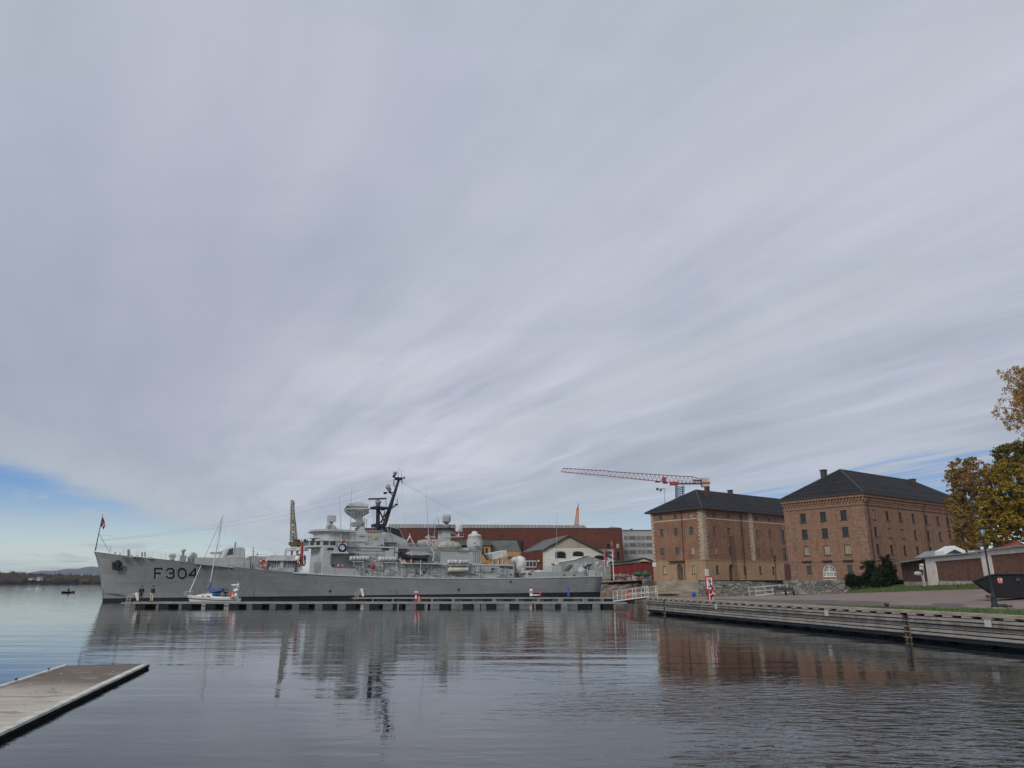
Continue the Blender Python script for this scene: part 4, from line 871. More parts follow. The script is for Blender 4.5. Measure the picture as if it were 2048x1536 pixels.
for i in range(nn_ + 1): rd.tube(vs[i * 3], vs[i * 3 + 1], .05, None, 4); rd.tube(vs[i * 3 + 1], vs[i * 3 + 2], .05, None, 4)
for i in range(nn_):
    for j in range(3): rd.tube(vs[i * 3 + j], vs[i * 3 + 3 + j], .07, None, 4)
radar = rd.build('search_radar', M['super'], ship); so = radar.modifiers.new('thick', 'SOLIDIFY'); so.thickness = .06
part('radar_feed', M['trim'], R(697, 1007.5, 737.5, 1011, 1.0, -.2), R(708, 1004.5, 729, 1007.5, .8, .0), T(692, 1018, 738, 1017.5, .1, 1.5), T(690, 1020, 712, 1034, .09, .9, 0), T(739, 1019, 718, 1034, .09, .9, 0), parent=radar)
part('radar_ribs', M['superd'], *[T(u, 1031 - abs(u - 714) * .35, u, 1018, .07, 1.3) for u in (697, 703, 709, 715, 721, 727, 733)], R(699, 1012.5, 736, 1014.5, 1.3, 1.1), T(705, 1034, 714, 1041, .13, 0), T(723, 1034, 716, 1041, .13, 0), R(703, 1021, 727, 1027, .3, -.2), parent=radar)
# mast
mst = part('mast_legs', M['mast'], T(755.5, 1062, 756, 1014, .42, 0, None, .36), T(768.5, 1051, 797.5, 960, .46, 0, None, .24), T(756.5, 1016, 770, 1046, .14), T(770, 1022, 763, 1046, .1), T(760, 1046, 779, 1016, .1), R(750.5, 1047.5, 771, 1053.5, 1.1, -1.1), T(752, 1064, 756, 1050, .25, 1.0), T(768, 1064, 765, 1050, .12, 1.0))
part('mast_platform', M['mast'], R(749, 1013, 778, 1016.5, 1.2, -1.2), T(763, 1020.5, 778, 1016, .12), T(740, 1015.8, 750, 1015.5, .06), T(752, 1011, 752, 1000, .03, 1), T(772, 1013, 772, 1000, .05, 1))
part('surface_radar', M['dark'], lambda mb: mb.vbox(sp(738.5, 999.3, .3), sp(773.3, 998.3, .3) - sp(738.5, 999.3, .3), -S.n * .6, Vector((0, 0, .28))), T(756, 999, 756, 1002, .2)); part('radar_gearbox', M['superd'], lambda mb: mb.lathe([(.42, 0), (.4, .55), (.55, .6), (.55, 1.0), (.3, 1.15)], sp(756, 1012.8, 0), n=12))
part('mast_spur', M['mast'], T(787, 986, 777, 983.5, .12), T(785, 990.5, 778, 984, .09), T(783, 986, 769.5, 985.5, .05), R(769, 983.8, 774, 987.5, .3, -.3))
part('fire_control_aerial', M['superd'], lambda mb: mb.lathe([(.15, 0), (.4, .2), (.4, .6), (.25, .8)], sp(778.5, 983.5, 0), n=10), lambda mb: mb.lathe([(.12, 0), (.48, .15), (.55, .35)], sp(778, 975, 0), -S.a + S.n * .4 + Vector((0, 0, .3)), 12), T(778, 980, 777.5, 974, .12))
part('mast_yard', M['mast'], T(778, 1017, 795.5, 1009, .1), T(779, 1021, 793, 1010, .07), T(794, 1009.5, 794.8, 997, .06), T(786, 1013, 786, 1002.5, .04), R(792, 1007.5, 796, 1010.5, .3, -.3), T(771, 1019.5, 765, 1020.5, .05))
part('mast_head', M['mast'], R(793, 954.5, 805, 959, .5, -.5), T(801, 956, 809, 956, .1), T(793, 958, 785.5, 951.5, .16), T(786, 952.5, 789, 952.5, .25), T(808.3, 958, 808.6, 953, .12), T(787.7, 951, 787.7, 943, .06), T(804, 960, 804, 966, .1), T(787, 958, 787, 972, .05), T(789.5, 966, 786, 966, .04), T(789.5, 971, 786, 971, .04), T(789, 960, 789, 975, .04))
part('mast_head_lamp', M['superd'], lambda mb: mb.lathe([(.25, 0), (.22, .35), (.4, .4), (.4, .7), (.2, .8)], sp(790, 951.5, 0), n=10)); part('whip_aerial', M['wire'], T(796.5, 955, 796.5, 937, .05, 0, None, .02)); part('whip_aerial', M['wire'], T(803, 955, 803, 940, .05, 0, None, .02))
part('mast_stays', M['wirel'], T(797, 962, 781, 1060, .015, 0, 2), T(803, 962, 812, 1062, .015, 0, 2), T(750, 1014, 745, 1063, .02, 0, 1), T(792, 1010, 788, 1058, .015), T(773, 1053, 785, 1080, .1, 2.5), T(797, 985, 793, 1062, .012, 0, 2), T(744.5, 1018, 748, 1050, .02))
# long wire aerials
def wirec(name, a, b, sag, r=.011, m='wire', n=24):
    mb = MB(); pts = []
    for i in range(n + 1): f = i / n; p = a.lerp(b, f); p.z -= sag * 4 * f * (1 - f); pts.append(p)
    mb.path(pts, r, 4); return mb.build(name, M[m], ship)
wirec('wire_aerial', sp(200, 1080, 0), sp(787, 959, -.5), 1.6); wirec('wire_aerial', sp(201, 1081.5, .3), sp(770, 980, .5), 1.4)
wirec('wire_aerial', sp(804, 964, -.3), sp(975, 1046, -1), .35); wirec('wire_aerial', sp(805, 966, .3), sp(950, 1042, .6), .3)
# tall whip aerials with stout bases
for u0, v0, u1, v1, t in ((683, 1080, 678.3, 985, 3.2), (700.8, 1062, 703.5, 968, 1.2), (857.5, 1075, 851, 968, 2.5), (868, 1073, 875, 1020, 1.5), (782.5, 1090, 780, 1035, 3.5), (1113.5, 1140, 1113.3, 1026, 2.0)):
    th = 1 if u0 != 1113.5 else 1.6
    part('whip_aerial', M['wirel'], lambda mb, u0=u0, v0=v0, u1=u1, v1=v1, t=t, th=th: (mb.tube(sp(u0, v0, t), sp(u0 + (u1 - u0) * .3, v0 + (v1 - v0) * .3, t), .1, .05 * th), mb.tube(sp(u0 + (u1 - u0) * .3, v0 + (v1 - v0) * .3, t), sp(u1, v1, t), .045 * th, .015 * th)))
part('mast_tube', M['super'], T(857.5, 1078, 857, 1070, .3, 2.5), T(868, 1077, 868, 1073, .35, 1.5), R(857, 1072.5, 870, 1075, 2.4, .8))
# funnel casing
part('funnel', M['super'], PL([(768, 1093), (770, 1064), (783, 1066.5), (799, 1073.5), (814, 1081), (818, 1093)], 2.4, -2.4), R(768, 1082.5, 798, 1084, 3.9, 2.4))
part('funnel_louvre', M['black'], PL([(775, 1066), (777, 1053), (799, 1058.5), (808, 1078.5), (799, 1074)], 2.1, -2.1)); part('funnel_rim', M['superd'], T(776, 1053, 799, 1058.5, .07, 2.15), T(799, 1058.5, 808, 1078.5, .07, 2.15))
part('funnel_rail', M['wirel'], *[T(u, 1093, u, 1080, .035, 3.6) for u in (772, 779, 786, 793, 800)], T(772, 1084, 800, 1084.5, .03, 3.6), T(772, 1080.5, 800, 1081, .03, 3.6), T(769, 1092, 775, 1084, .06, 3.6))
part('mid_block', M['super'], R(768, 1093.5, 787, 1128, 4.5, -4.5), R(787, 1103, 803, 1128, 4.0, -4.0)); part('mid_cabinet', M['trim'], R(789, 1096, 796, 1104.5, 4.2, 3.2), R(789, 1106.5, 795, 1120, 4.4, 4.0)); part('mid_roof', M['superd'], R(787, 1093.5, 858, 1097, 3.6, -3.6))
# long lower deckhouse; darker raised strips stand in for shaded recess lines
part('lower_house', M['super'], R(768, 1127.5, 1028, 1156, 4.6, -4.6)); part('house_edge', M['trim'], R(768, 1126.6, 1028, 1128.3, 4.72, 4.4)); part('house_line', M['superd'], R(846, 1140, 866, 1141.3, 4.68, 4.6), R(946, 1141.2, 996, 1143.5, 4.75, 4.6), R(905, 1143, 936, 1152, 4.63, 4.6))
for u0, v0, u1, v1, m_ in ((846, 1141, 850, 1147, 'dark'), (984.5, 1136, 987, 1140, 'black'), (872, 1131, 882, 1153, 'superd'), (936, 1128, 943, 1154, 'superd'), (888, 1131, 896, 1155, 'superd'), (1000, 1132, 1014, 1135, 'dark'), (1016, 1134, 1026, 1137, 'dark'), (806, 1131, 814, 1153, 'superd'), (1000, 1139, 1015, 1154, 'superd')): part('side_fitting', M[m_], R(u0, v0, u1, v1, 4.74, 4.6))
part('side_pipes', M['superd'], *[T(u, 1155, u, 1129, .05, 4.75) for u in (741, 757, 779, 798, 830, 836, 858, 900, 948, 960, 1010)], T(832, 1129, 855, 1147, .05, 4.7), T(864, 1138, 874, 1131, .05, 4.7))
part('side_ladder', M['superd'], T(725, 1151, 725, 1128, .03, 4.6), T(722, 1151, 722, 1128, .03, 4.6), *[T(722, v, 725, v, .025, 4.6) for v in range(1130, 1151, 3)])
part('vertical_ribs', M['superd'], *[T(702 + 14 * k, 1152 + .3 * k, 702 + 14 * k, 1128, .035, 4.56) for k in range(1, 4)], T(720, 1139.5, 768, 1141, .03, 4.56), T(690, 1108, 768, 1109.5, .03, 4.56), T(712, 1101, 768, 1102, .04, 4.56), T(690, 1121.5, 705, 1122, .03, 4.56))
# aft deckhouse
part('aft_house', M['super'], R(866, 1100, 963, 1128, 4.0, -4.0)); part('aft_recess_shade', M['superd'], R(915.5, 1101.3, 936, 1106, 4.05, 4.0), R(947, 1104, 963, 1128, 4.06, 4.0), R(858, 1104, 880, 1128, 4.05, 3.6)); part('aft_port', M['white'], R(941, 1106, 944, 1108.5, 4.08, 4.0)); part('aft_ribs', M['trim'], *[T(u, 1127, u, 1106, .04, 4.12) for u in (949, 953, 957, 961)])  # raised darker plates stand in for recess shade on the aft house
part('aft_upper_block', M['super'], R(858.5, 1078.5, 892, 1099.5, 3.0, -2.5), R(897, 1095, 938, 1100.5, 3.2, -2.5)); part('aft_roof_edge', M['superd'], R(866, 1099.2, 963, 1100.6, 4.15, -4.1))
part('canvas_bundle', M['canvas'], lambda mb: mb.ball(sp(899, 1092.3, 3.0), 1.0, (2.55, .95, .95), 18, 12, rot=S.ang, jit=.25))
part('aft_pylon', M['super'], lambda mb: mb.plan(S, [(S.px(884, 1080, .9)[0], .9), (S.px(901, 1080, .9)[0], .9), (S.px(901, 1080, .9)[0], -.9), (S.px(884, 1080, .9)[0], -.9)], S.px(890, 1092, .9)[1], S.px(890, 1058, .9)[1]))
part('aft_platform', M['mast'], R(874, 1056, 909, 1058.3, 1.4, -1.4), *[T(u, 1057, u, 1050, .04, 1.35) for u in range(874, 911, 4)], T(874, 1050.5, 886, 1050, .05, 1.35), T(898, 1050, 909, 1050.5, .05, 1.35), T(874, 1053.5, 909, 1053.5, .035, 1.35), T(877.5, 1050, 877, 1037, .05, .5), T(868, 1050, 868, 1041, .04, .5))
part('aft_director', M['superd'], lambda mb: mb.lathe([(.95, 0), (.7, .5), (.4, .9), (.38, 1.6)], sp(892.5, 1057, 0), n=12)); part('aft_director_head', M['super'], lambda mb: mb.lathe([(.5, -.8), (.85, -.7), (.9, .5), (.6, .8)], sp(893, 1037, 0), S.a + S.n * .4, 14), R(888, 1032, 898, 1042.5, 1.1, .5))
part('radome_bracket', M['trim'], T(898, 1061, 917, 1073, .07, 1.0), T(890, 1074.5, 927, 1073.5, .08, 1.0), T(917, 1074, 917.5, 1064, .16, 1.0), T(921, 1069, 928, 1068.5, .03, 1.0), T(927, 1074, 926.5, 1066, .03, 1.0)); part('radome', M['lite'], lambda mb: mb.lathe([(.72, 0), (.78, .15), (.78, .8), (.68, 1.25), (.4, 1.6), (.05, 1.7)], sp(917.3, 1063.7, 1.0), n=18))
gd = sp(949, 1102, 2.0)
part('aft_gun_director', M['super'], lambda mb: mb.lathe([(1.25, 0), (1.55, 1.0), (1.6, 1.9), (1.3, 2.7), (1.35, 2.75)], gd, n=18), R(951, 1087.5, 961, 1092, 3.8, 2.8)); part('director_cap', M['lite'], lambda mb: mb.lathe([(1.35, 0), (1.25, .35), (.6, .6), (.55, .95), (.1, 1.1)], gd + Vector((0, 0, 2.75)), n=18)); part('director_port', M['dark'], lambda mb: mb.lathe([(.12, 0), (.12, .06)], sp(949, 1086.5, 3.55), S.n, 8)); part('davit_arm', M['black'], T(965, 1104, 975, 1120, .14, 3.2))
# gun / launcher under covers
part('missile_launcher', M['lite'], PL([(975.5, 1108.5), (982, 1106), (1013, 1100.3), (1014.5, 1112.5), (985, 1119)], 2.6, .4)); part('launcher_end', M['superd'], PL([(976, 1109), (983.5, 1107.6), (984.5, 1118.5), (979, 1117)], 2.7, 2.62)); part('launcher_legs', M['trim'], T(985, 1118, 984, 1129, .14, 2.2), T(998, 1116, 996, 1129, .12, 2.2), T(990, 1117, 992, 1129, .1, 1), T(1006, 1114, 1004, 1129, .08, 2)); part('launcher_base', mat('primer_orange', (0.5, .16, .08), .7, .2, 2), R(961, 1125.5, 976, 1128.3, 2.6, 1)); part('vertical_vents', M['pink'], T(999, 1128, 999, 1116, .16, 1.2))
part('aft_equipment', M['superd'], *[T(u, 1128, u + 2, 1119 + (u % 3), .06, 2.5) for u in range(1010, 1029, 3)], T(1010, 1119, 1030, 1120, .05, 2.5))
cv = MB(); cp_ = sp(1040, 1128, 1.6); cv.lathe([(.4, -2.4), (.7, -1.6), (1.25, -.6), (1.4, .3), (1.15, 1.1), (.6, 1.5), (.1, 1.6)], cp_, Vector((0, 0, 1)) - S.a * .18, 18); cv.ball(cp_ + S.a * -1.0 + Vector((0, 0, .55)), 1.0, (1.2, 1, .85), 12, 8, rot=S.ang, jit=.2); cvo = cv.build('gun_cover', M['lite'], ship)
part('cover_strap', M['dark'], T(1030, 1134, 1037, 1154, .14, 2.6), R(1044, 1121, 1048, 1134, 2.8, 2.6)); part('gun_ring', M['superd'], R(1034, 1140, 1048, 1155, 2.4, 0)); part('brown_davit', M['brown'], T(1030, 1156.5, 1052.5, 1166.5, .17, 4.75), T(1052.5, 1166.5, 1055.5, 1159, .12, 4.75)); part('chute', M['superd'], R(1017, 1153, 1029, 1160, 4.9, 4.6))
# quarterdeck bulwark, guns, lockers
part('quarter_screen', M['super'], R(1056, 1144, 1168, 1155, 4.2, -4.2)); part('quarter_lockers', M['lite'], R(1048, 1141, 1062, 1146, 3.6, 1), R(1082, 1140.5, 1096, 1145, 3.6, 1.5)); part('quarter_ports', M['dark'], R(1126, 1149, 1131, 1151, 4.26, 4.2), R(1146, 1149, 1152, 1151, 4.26, 4.2), R(1057, 1146, 1063, 1150, 4.26, 4.2))
part('gun_platform', M['super'], R(1104, 1131, 1124, 1145, 3.6, .5), lambda mb: mb.lathe([(.9, 0), (.5, .5), (.2, 1.0)], sp(1113.5, 1131, 2), n=12)); part('platform_window', M['dark'], R(1106, 1127, 1109, 1130, 2.6, 2)); part('gun_platform_ribs', M['trim'], *[T(u, 1145, u, 1132, .05, 3.65) for u in (1108, 1112, 1116, 1120)])
gm_ = MB(); c1 = sp(1160, 1138, 2.2); gm_.lathe([(1.3, -1), (1.3, -.2), (.9, .5), (.4, 1.1)], c1, n=14); gm_.vbox(sp(1150, 1143, 3), S.a * 1.6, -S.n * .5, Vector((0, 0, 1.7))); gm_.vbox(sp(1172, 1143, 3), S.a * 1.2, -S.n * .5, Vector((0, 0, 2.0))); gm_.build('aft_gun', M['super'], ship)
part('aft_gun_barrels', M['dark'], *[T(1128 + 4 * k, 1142, 1141 + 3 * k, 1129 + (k % 2) * 2, .11, 3.2) for k in range(3)], *[T(1166 + 3 * k, 1137, 1176 + 3 * k, 1128, .09, 3.0) for k in range(4)], T(1165, 1133, 1182, 1139, .08, 3.2))
part('stern_gear', M['trim'], T(1175, 1150, 1175, 1134, .05, 4), T(1165, 1123, 1165, 1140, .04, 3), T(1190, 1116, 1192, 1145, .06, 2), T(1196, 1138, 1203, 1131, .07, 2), T(1203, 1131, 1205, 1132, .07, 2), R(1180, 1140, 1190, 1152, 3.2, 1.5), lambda mb: mb.lathe([(.3, 0), (.35, .3), (.1, .5)], sp(1195, 1128, 2), n=10), T(1202, 1151, 1204.5, 1144, .07, 3.5), T(1175, 1148, 1200, 1145, .03, 4), T(1175, 1143, 1200, 1141, .03, 4))
# crane post with red jib forward of the bridge
part('red_jib', M['redp'], T(602.5, 1131, 604.5, 1084, .3, 4.3, None, .22), T(596, 1129, 602, 1108, .1, 4.3), R(592, 1127.5, 610, 1132, 4.6, 3.8), T(590, 1121, 596, 1129, .12, 4.3), R(595, 1108, 602, 1110.5, 4.4, 4.2), T(609, 1110, 610.5, 1128, .12, 4.3)); part('jib_lamp', M['white'], lambda mb: mb.lathe([(.38, 0), (.42, .3), (.3, .75)], sp(594.8, 1121, 4.7), n=10)); part('jib_wires', M['dark'], T(600, 1083, 612, 1081, .04, 4.3), T(603, 1083, 603, 1078, .04, 4.3), T(609, 1112, 610, 1120, .2, 4.5)); part('jib_stripe', M['white'], T(606.5, 1117, 606, 1127, .13, 4.4))
# roundel
rc = sp(684.6, 1095.8, 5.36); part('crest_board', M['trim'], lambda mb: mb.box(S, *(lambda s: (s - .75, s + .8))(S.px(684.6, 1095.8, 5.36)[0]), 5.31, 5.36, rc.z - .8, rc.z + .8)); cr_ = part('crest', M['navy'], lambda mb: mb.lathe([(.78, 0), (.78, .05)], rc, S.n, 24))
def crest(mb):
    c = rc + S.n * .06; mb.torus(c, S.n, .36, .06, 20, 6); X_, Z_ = S.a, Vector((0, 0, 1))
    for ax_ in (X_, Z_):
        for sg_ in (1, -1):
            o_ = Z_ if ax_ == X_ else X_; tip = c + ax_ * sg_ * .5; mb.add([tip + S.n * .01, c + o_ * .16 + S.n * .03, c - o_ * .16 + S.n * .03], [(0, 1, 2)])
part('crest_star', M['white'], crest, parent=cr_)
# porthole row, vents and small side furniture to break the plating
rr = random.Random(21); fur = []
for _ in range(84):
    u = rr.uniform(700, 1020); v = rr.choice([rr.uniform(1103, 1124), rr.uniform(1131, 1153)]); 
    if v < 1126 and (u > 768): continue
    w = rr.uniform(1, 5); h_ = rr.uniform(1, 4); part('side_fitting', M[rr.choice(['superd', 'super', 'trim', 'superd', 'dark', 'dark'])], R(u, v, u + w, v + h_, (4.5 if v < 1126 else 4.6) + rr.uniform(.1, .25), 4.4))
for _ in range(90):      # pipes, conduits and ledges in shade-catching relief
    u = rr.uniform(700, 1022); up_ = u < 768 and rr.random() < .5; v = rr.uniform(1097, 1123) if up_ else rr.uniform(1130, 1154); tt_ = (4.56 if up_ else 4.68) + rr.uniform(.0, .15)
    if rr.random() < .5: part('side_pipe', M[rr.choice(['superd', 'dark', 'trim'])], T(u, v, u, min(1155, v + rr.uniform(3, 12)), rr.uniform(.03, .07), tt_))
    else: part('side_pipe', M[rr.choice(['superd', 'dark', 'trim'])], T(u, v, u + rr.uniform(4, 18), v + .2, rr.uniform(.03, .06), tt_))
for _ in range(70):      # deck-edge clutter above the house tops
    u = rr.uniform(690, 965); v = 1093.5 if u < 858 else 1100; h_ = rr.uniform(1.5, 6); t_2 = rr.uniform(-1, 3.6)
    if rr.random() < .5: part('deck_fitting', M[rr.choice(['superd', 'super', 'trim', 'dark'])], T(u, v, u + rr.uniform(-1, 1), v - h_, rr.uniform(.05, .14), t_2))
    else: part('deck_fitting', M[rr.choice(['superd', 'super', 'lite', 'dark'])], R(u, v - h_, u + rr.uniform(1.5, 5), v + .5, t_2, t_2 - rr.uniform(.4, 1)))
for _ in range(26):
    u = rr.uniform(1000, 1195); v = 1128 if u < 1030 else 1144; h_ = rr.uniform(1.5, 5.5); t_2 = rr.uniform(-1, 3.2)
    if rr.random() < .5: part('deck_fitting', M[rr.choice(['superd', 'super', 'trim', 'dark'])], T(u, v, u + rr.uniform(-1, 1), v - h_, rr.uniform(.05, .12), t_2))
    else: part('deck_fitting', M[rr.choice(['superd', 'super', 'lite'])], R(u, v - h_, u + rr.uniform(1.5, 5), v + .5, t_2, t_2 - rr.uniform(.4, 1)))
hs = MB()     # scuppers and shell fittings
for u, v in ((463, 1136), (660, 1182), (917, 1179), (1021, 1163)): hs.lathe([(.22, 0), (.22, .08)], on_hull(u, v, 0), S.n, 10)
hs.build('shell_fittings', M['dark'], ship)['kind'] = 'stuff'
# ---- separate things carried by the ship
def raft(u, v, t, lab, n=2):
    c = sp(u, v, t); t_ = thing('life_raft_canister', lab, 'life raft', tuple(c), 'white life raft canisters on the warship side'); mb = MB()
    mb.lathe([(.15, -.62), (.36, -.55), (.42, -.45), (.42, -.05), (.38, 0), (.42, .05), (.42, .45), (.36, .55), (.15, .62)], c, S.a, 12); mb.build('canister', M['lite'], t_)
    mb = MB(); mb.torus(c - S.a * .25, S.a, .425, .02, 14, 4); mb.torus(c + S.a * .25, S.a, .425, .02, 14, 4); mb.build('straps', M['dark'], t_)
for i, u in enumerate((706, 713, 723.5, 730.5)): raft(u, 1117, 5.0, 'life raft canister on the forward rack left of the red buoy, %s from the bow' % ('first', 'second', 'third', 'fourth')[i])
for i, u in enumerate((764, 771, 778, 785.5)): raft(u, 1118.3, 5.0, 'life raft canister on the middle rack below the funnel, %s from the bow' % ('first', 'second', 'third', 'fourth')[i])
for i, u in enumerate((901, 908.5, 924, 931)): raft(u, 1124, 5.0, 'life raft canister on the aft rack above the cream roll, %s from the bow' % ('first', 'second', 'third', 'fourth')[i])
for u0, u1, v in ((704, 728, 1123.5), (761, 795, 1125), (897, 938, 1130.5)):
    part('raft_rack', M['trim'], T(u0, v, u1, v, .09, 5.1), T(u0, v, u1, v, .09, 4.6), T(u0 + 4, v, u0 + 4, v + 10, .06, 5.0), T(u1 - 2, v, u1 - 2, v + 12, .06, 5.0), T(u0, v - 2.5, u1, v - 2.5, .04, 4.6)); 
part('cream_roll', M['cream'], lambda mb: mb.lathe([(.3, 0), (.42, .15), (.42, 3.6), (.34, 3.75)], sp(897, 1139.5, 5.1), S.a, 12)); part('roll_end', M['lite'], lambda mb: mb.lathe([(.4, 0), (.4, .7)], sp(929, 1139.5, 5.1), S.a, 12))
part('boat_chute', M['trim'], T(799, 1118, 806, 1127, .28, 4.8), T(803, 1103, 808, 1119, .08, 4.8))
def buoy(u, v, t, R_, lab, m='pink', frame=S):
    c = sp(u, v, t); o = MB().torus(c, frame.n, R_, R_ * .22, 20, 8).build('lifebuoy', M[m], None, tuple(c)); tag(o, lab, 'lifebuoy', 'lifebuoys'); k = MB()
    for a in (0.8, 2.4, 3.9, 5.5): d = frame.a * cos(a) + Vector((0, 0, sin(a))); k.tube(c + d * R_ - frame.a * sin(a) * .1 + Vector((0, 0, cos(a) * .1)), c + d * R_ + frame.a * sin(a) * .1 - Vector((0, 0, cos(a) * .1)), R_ * .24, None, 8)
    k.build('band', M['white'], o); return o
buoy(526.5, 1127, 4.5, .55, 'orange lifebuoy on the grey house wall left of the slatted curtain'); buoy(680.5, 1135, 5.0, .5, 'orange lifebuoy half hidden behind the recess bulwark below the crest'); buoy(687.5, 1085, 5.25, .5, 'orange lifebuoy on the bridge wing just above the round crest'); buoy(862, 1085, 4.0, .45, 'orange lifebuoy by the aft mast block right of the funnel')
bb_ = MB(); bb_.ball(sp(746.3, 1133, 4.9), .5, (.75, .5, 1.0), 12, 8, rot=S.ang); b_o = bb_.build('red_buoy', M['red'], None, tuple(sp(746.3, 1133, 4.9))); tag(b_o, 'round bright red buoy hanging on the middle of the grey side', 'buoy'); MB().ball(sp(737.5, 1132, 4.8), .2, (1, .6, 1), 8, 6).build('reel', M['brown'], b_o)
# rigid inflatable on its davit
rb = thing('inflatable_boat', 'black inflatable boat hanging on davits amidships right of the funnel', 'boat', tuple(sp(830, 1115, 5.0)))
pts = [(803, 1107.5), (808, 1112), (816, 1115), (835, 1116), (853, 1116.5)]; mb = MB()
for t in (5.6, 3.9): mb.path([sp(u, v, t) for u, v in pts], .48, 10)
mb.path([sp(803, 1107.5, 5.5), sp(800, 1106, 4.8), sp(803, 1107.5, 4.0)], .46, 10); mb.build('tubes', M['rubber'], rb)
mb = MB(); mb.prism(S, [S.px(u, v, 4.8) for u, v in ((806, 1112), (815, 1117), (852, 1118.5), (853, 1115))], 5.3, 4.1); mb.build('hull', M['dark'], rb)
mb = MB(); mb.prism(S, [S.px(u, v, 5.4) for u, v in ((813, 1109), (822, 1103), (850, 1103), (862, 1106), (862, 1109), (840, 1110.5))], 5.3, 4.2); mb.build('cover', M['super'], rb)
part('boat_davit', M['trim'], T(822, 1124, 824, 1106, .1, 5.9), T(841, 1150, 841.5, 1113, .06, 5.9), T(868, 1104, 866, 1122, .16, 4.8), T(862, 1100, 868, 1104, .14, 4.8), T(808, 1119, 812, 1128, .2, 5.0)); part('davit_machinery', M['superd'], R(822, 1099, 862, 1103, 4.2, 3.6), R(855, 1116, 877, 1127.5, 4.3, 3.6), T(815, 1100, 862, 1101, .08, 5.4), R(806, 1120, 812, 1127, 4.6, 3.8), T(868, 1123, 874, 1126, .22, 4.8)); part('boat_platform', M['trim'], R(806, 1125.5, 884, 1127.5, 5.5, 4.2))
part('tripod', M['trim'], T(819.5, 1073, 806, 1097, .13, 2), T(819.5, 1073, 833, 1097, .13, 2), T(819.5, 1073, 819.3, 1067, .08, 2), T(813, 1087, 826, 1087, .06, 2), T(811, 1083, 822, 1090, .04, 2), lambda mb: mb.lathe([(.25, 0), (.25, .4)], sp(819.5, 1077, 2), n=8))
part('radio_clutter', M['superd'], *[T(806 + 3.1 * k, 1098, 806 + 3.1 * k, 1084 + (k * 5 % 7), .05, 3.2) for k in range(17)], *[T(806, v, 856, v + .5, .04, 3.2) for v in (1086, 1090, 1094)], R(824, 1090, 831, 1098, 2.8, 2.0), R(840, 1088, 852, 1098, 2.6, 1.6)); part('green_vents', M['canvas'], R(846, 1083, 857, 1088, 1.5, 0))
# ensign
es = thing('ensign_flag', 'large red ensign hanging in folds from the staff at the stern', 'flag', tuple(S.P(LW - .3, 0, sheer(90))))
sE = (S.px(1207, 1150, 0)); MB().tube(sp(1211, 1151, 0), sp(1207.5, 1098, 0), .07, .04).build('staff', M['trim'], es); flag(es, sp(1208, 1103, 0), sp(1211, 1128, 0), 1.35, 2, [M['flagr'], M['white'], M['flagr']])
# ================================================================== BUILDINGS
M['b1'] = brick_mat('old_red_brick', (0.3, 0.145, 0.088), (0.215, 0.102, 0.066), (0.25, 0.19, 0.15), (0.36, 0.22, 0.14), patchy=.7)
M['b1g'] = brick_mat('rendered_ochre_brick', (0.42, 0.27, 0.16), (0.37, 0.235, 0.14), (0.35, 0.25, 0.17), (0.46, 0.33, 0.21), patchy=.6, bw=1.6, bh=.42, blotch2=(.3, .2, .13))
M['b2'] = brick_mat('mottled_brick', (0.34, 0.183, 0.11), (0.225, 0.118, 0.074), (0.26, 0.19, 0.15), (0.3, 0.2, 0.145), bw=.5, bh=.16, patchy=.75, big=.6)
M['quoin'] = mat('limestone_quoin', (0.46, 0.37, 0.27), .9, .16, .9, tint=(.52, .43, .32)); M['quoinr'] = mat('pale_brick_quoin', (0.27, 0.16, 0.115), .9, .15, 1.5)
M['string'] = mat('pale_string_course', (0.58, 0.46, 0.34), .9, .1, 1)
M['roof'] = line_mat('dark_standing_seam_roof', (0.024, 0.025, 0.028), (0.014, 0.014, 0.016), 'x', .6, .08, .85, .12)
M['roof'].node_tree.nodes['Principled BSDF'].inputs['Specular IOR Level'].default_value = 0.2; M['ridge'] = mat('roof_ridge_metal', (.07, .075, .085), .5, .1, 1)
M['wfr'] = mat('window_frame_grey', (0.2, 0.19, 0.17), .7, .15, 2); M['wfd'] = mat('window_frame_dark', (0.06, 0.055, 0.05), .7, .15, 2); M['curt'] = mat('pale_window_lining', (0.42, 0.38, 0.3), .9, .12, .5)
M['winglass'] = mat('old_window_glass', (0.045, 0.055, 0.06), .12, .3, .5); M['pipe'] = mat('downspout_brown', (0.05, 0.02, 0.015), .5, .15, 1); M['soff'] = mat('dark_soffit', (.06, .045, .04), .8, .1, 1)
M['doorw'] = mat('old_plank_door', (.1, .085, .065), .85, .2, 1)
M['hallb0'] = mat('chimney_brick', (.085, .045, .035), .9, .2, 1.5)
class Face:       # a wall plane: origin, along vector, outward normal
    def __init__(self, F, along, at_, sgn=1):   # along 's' (t fixed) or 't' (s fixed); x grows to the right as seen from outside
        self.F, self.al, self.at, self.sgn = F, along, at_, sgn
        self.N = F.n.copy() if along == 's' else -F.a
    def P(self, x, z, out=0.0):
        b = self.F.P(x, self.at, z) if self.al == 's' else self.F.P(self.at, x, z); return b + self.N * out
    def px(self, u, v): return self.F.px(u, v, self.at) if self.al == 's' else self.F.pxs(u, v, self.at)
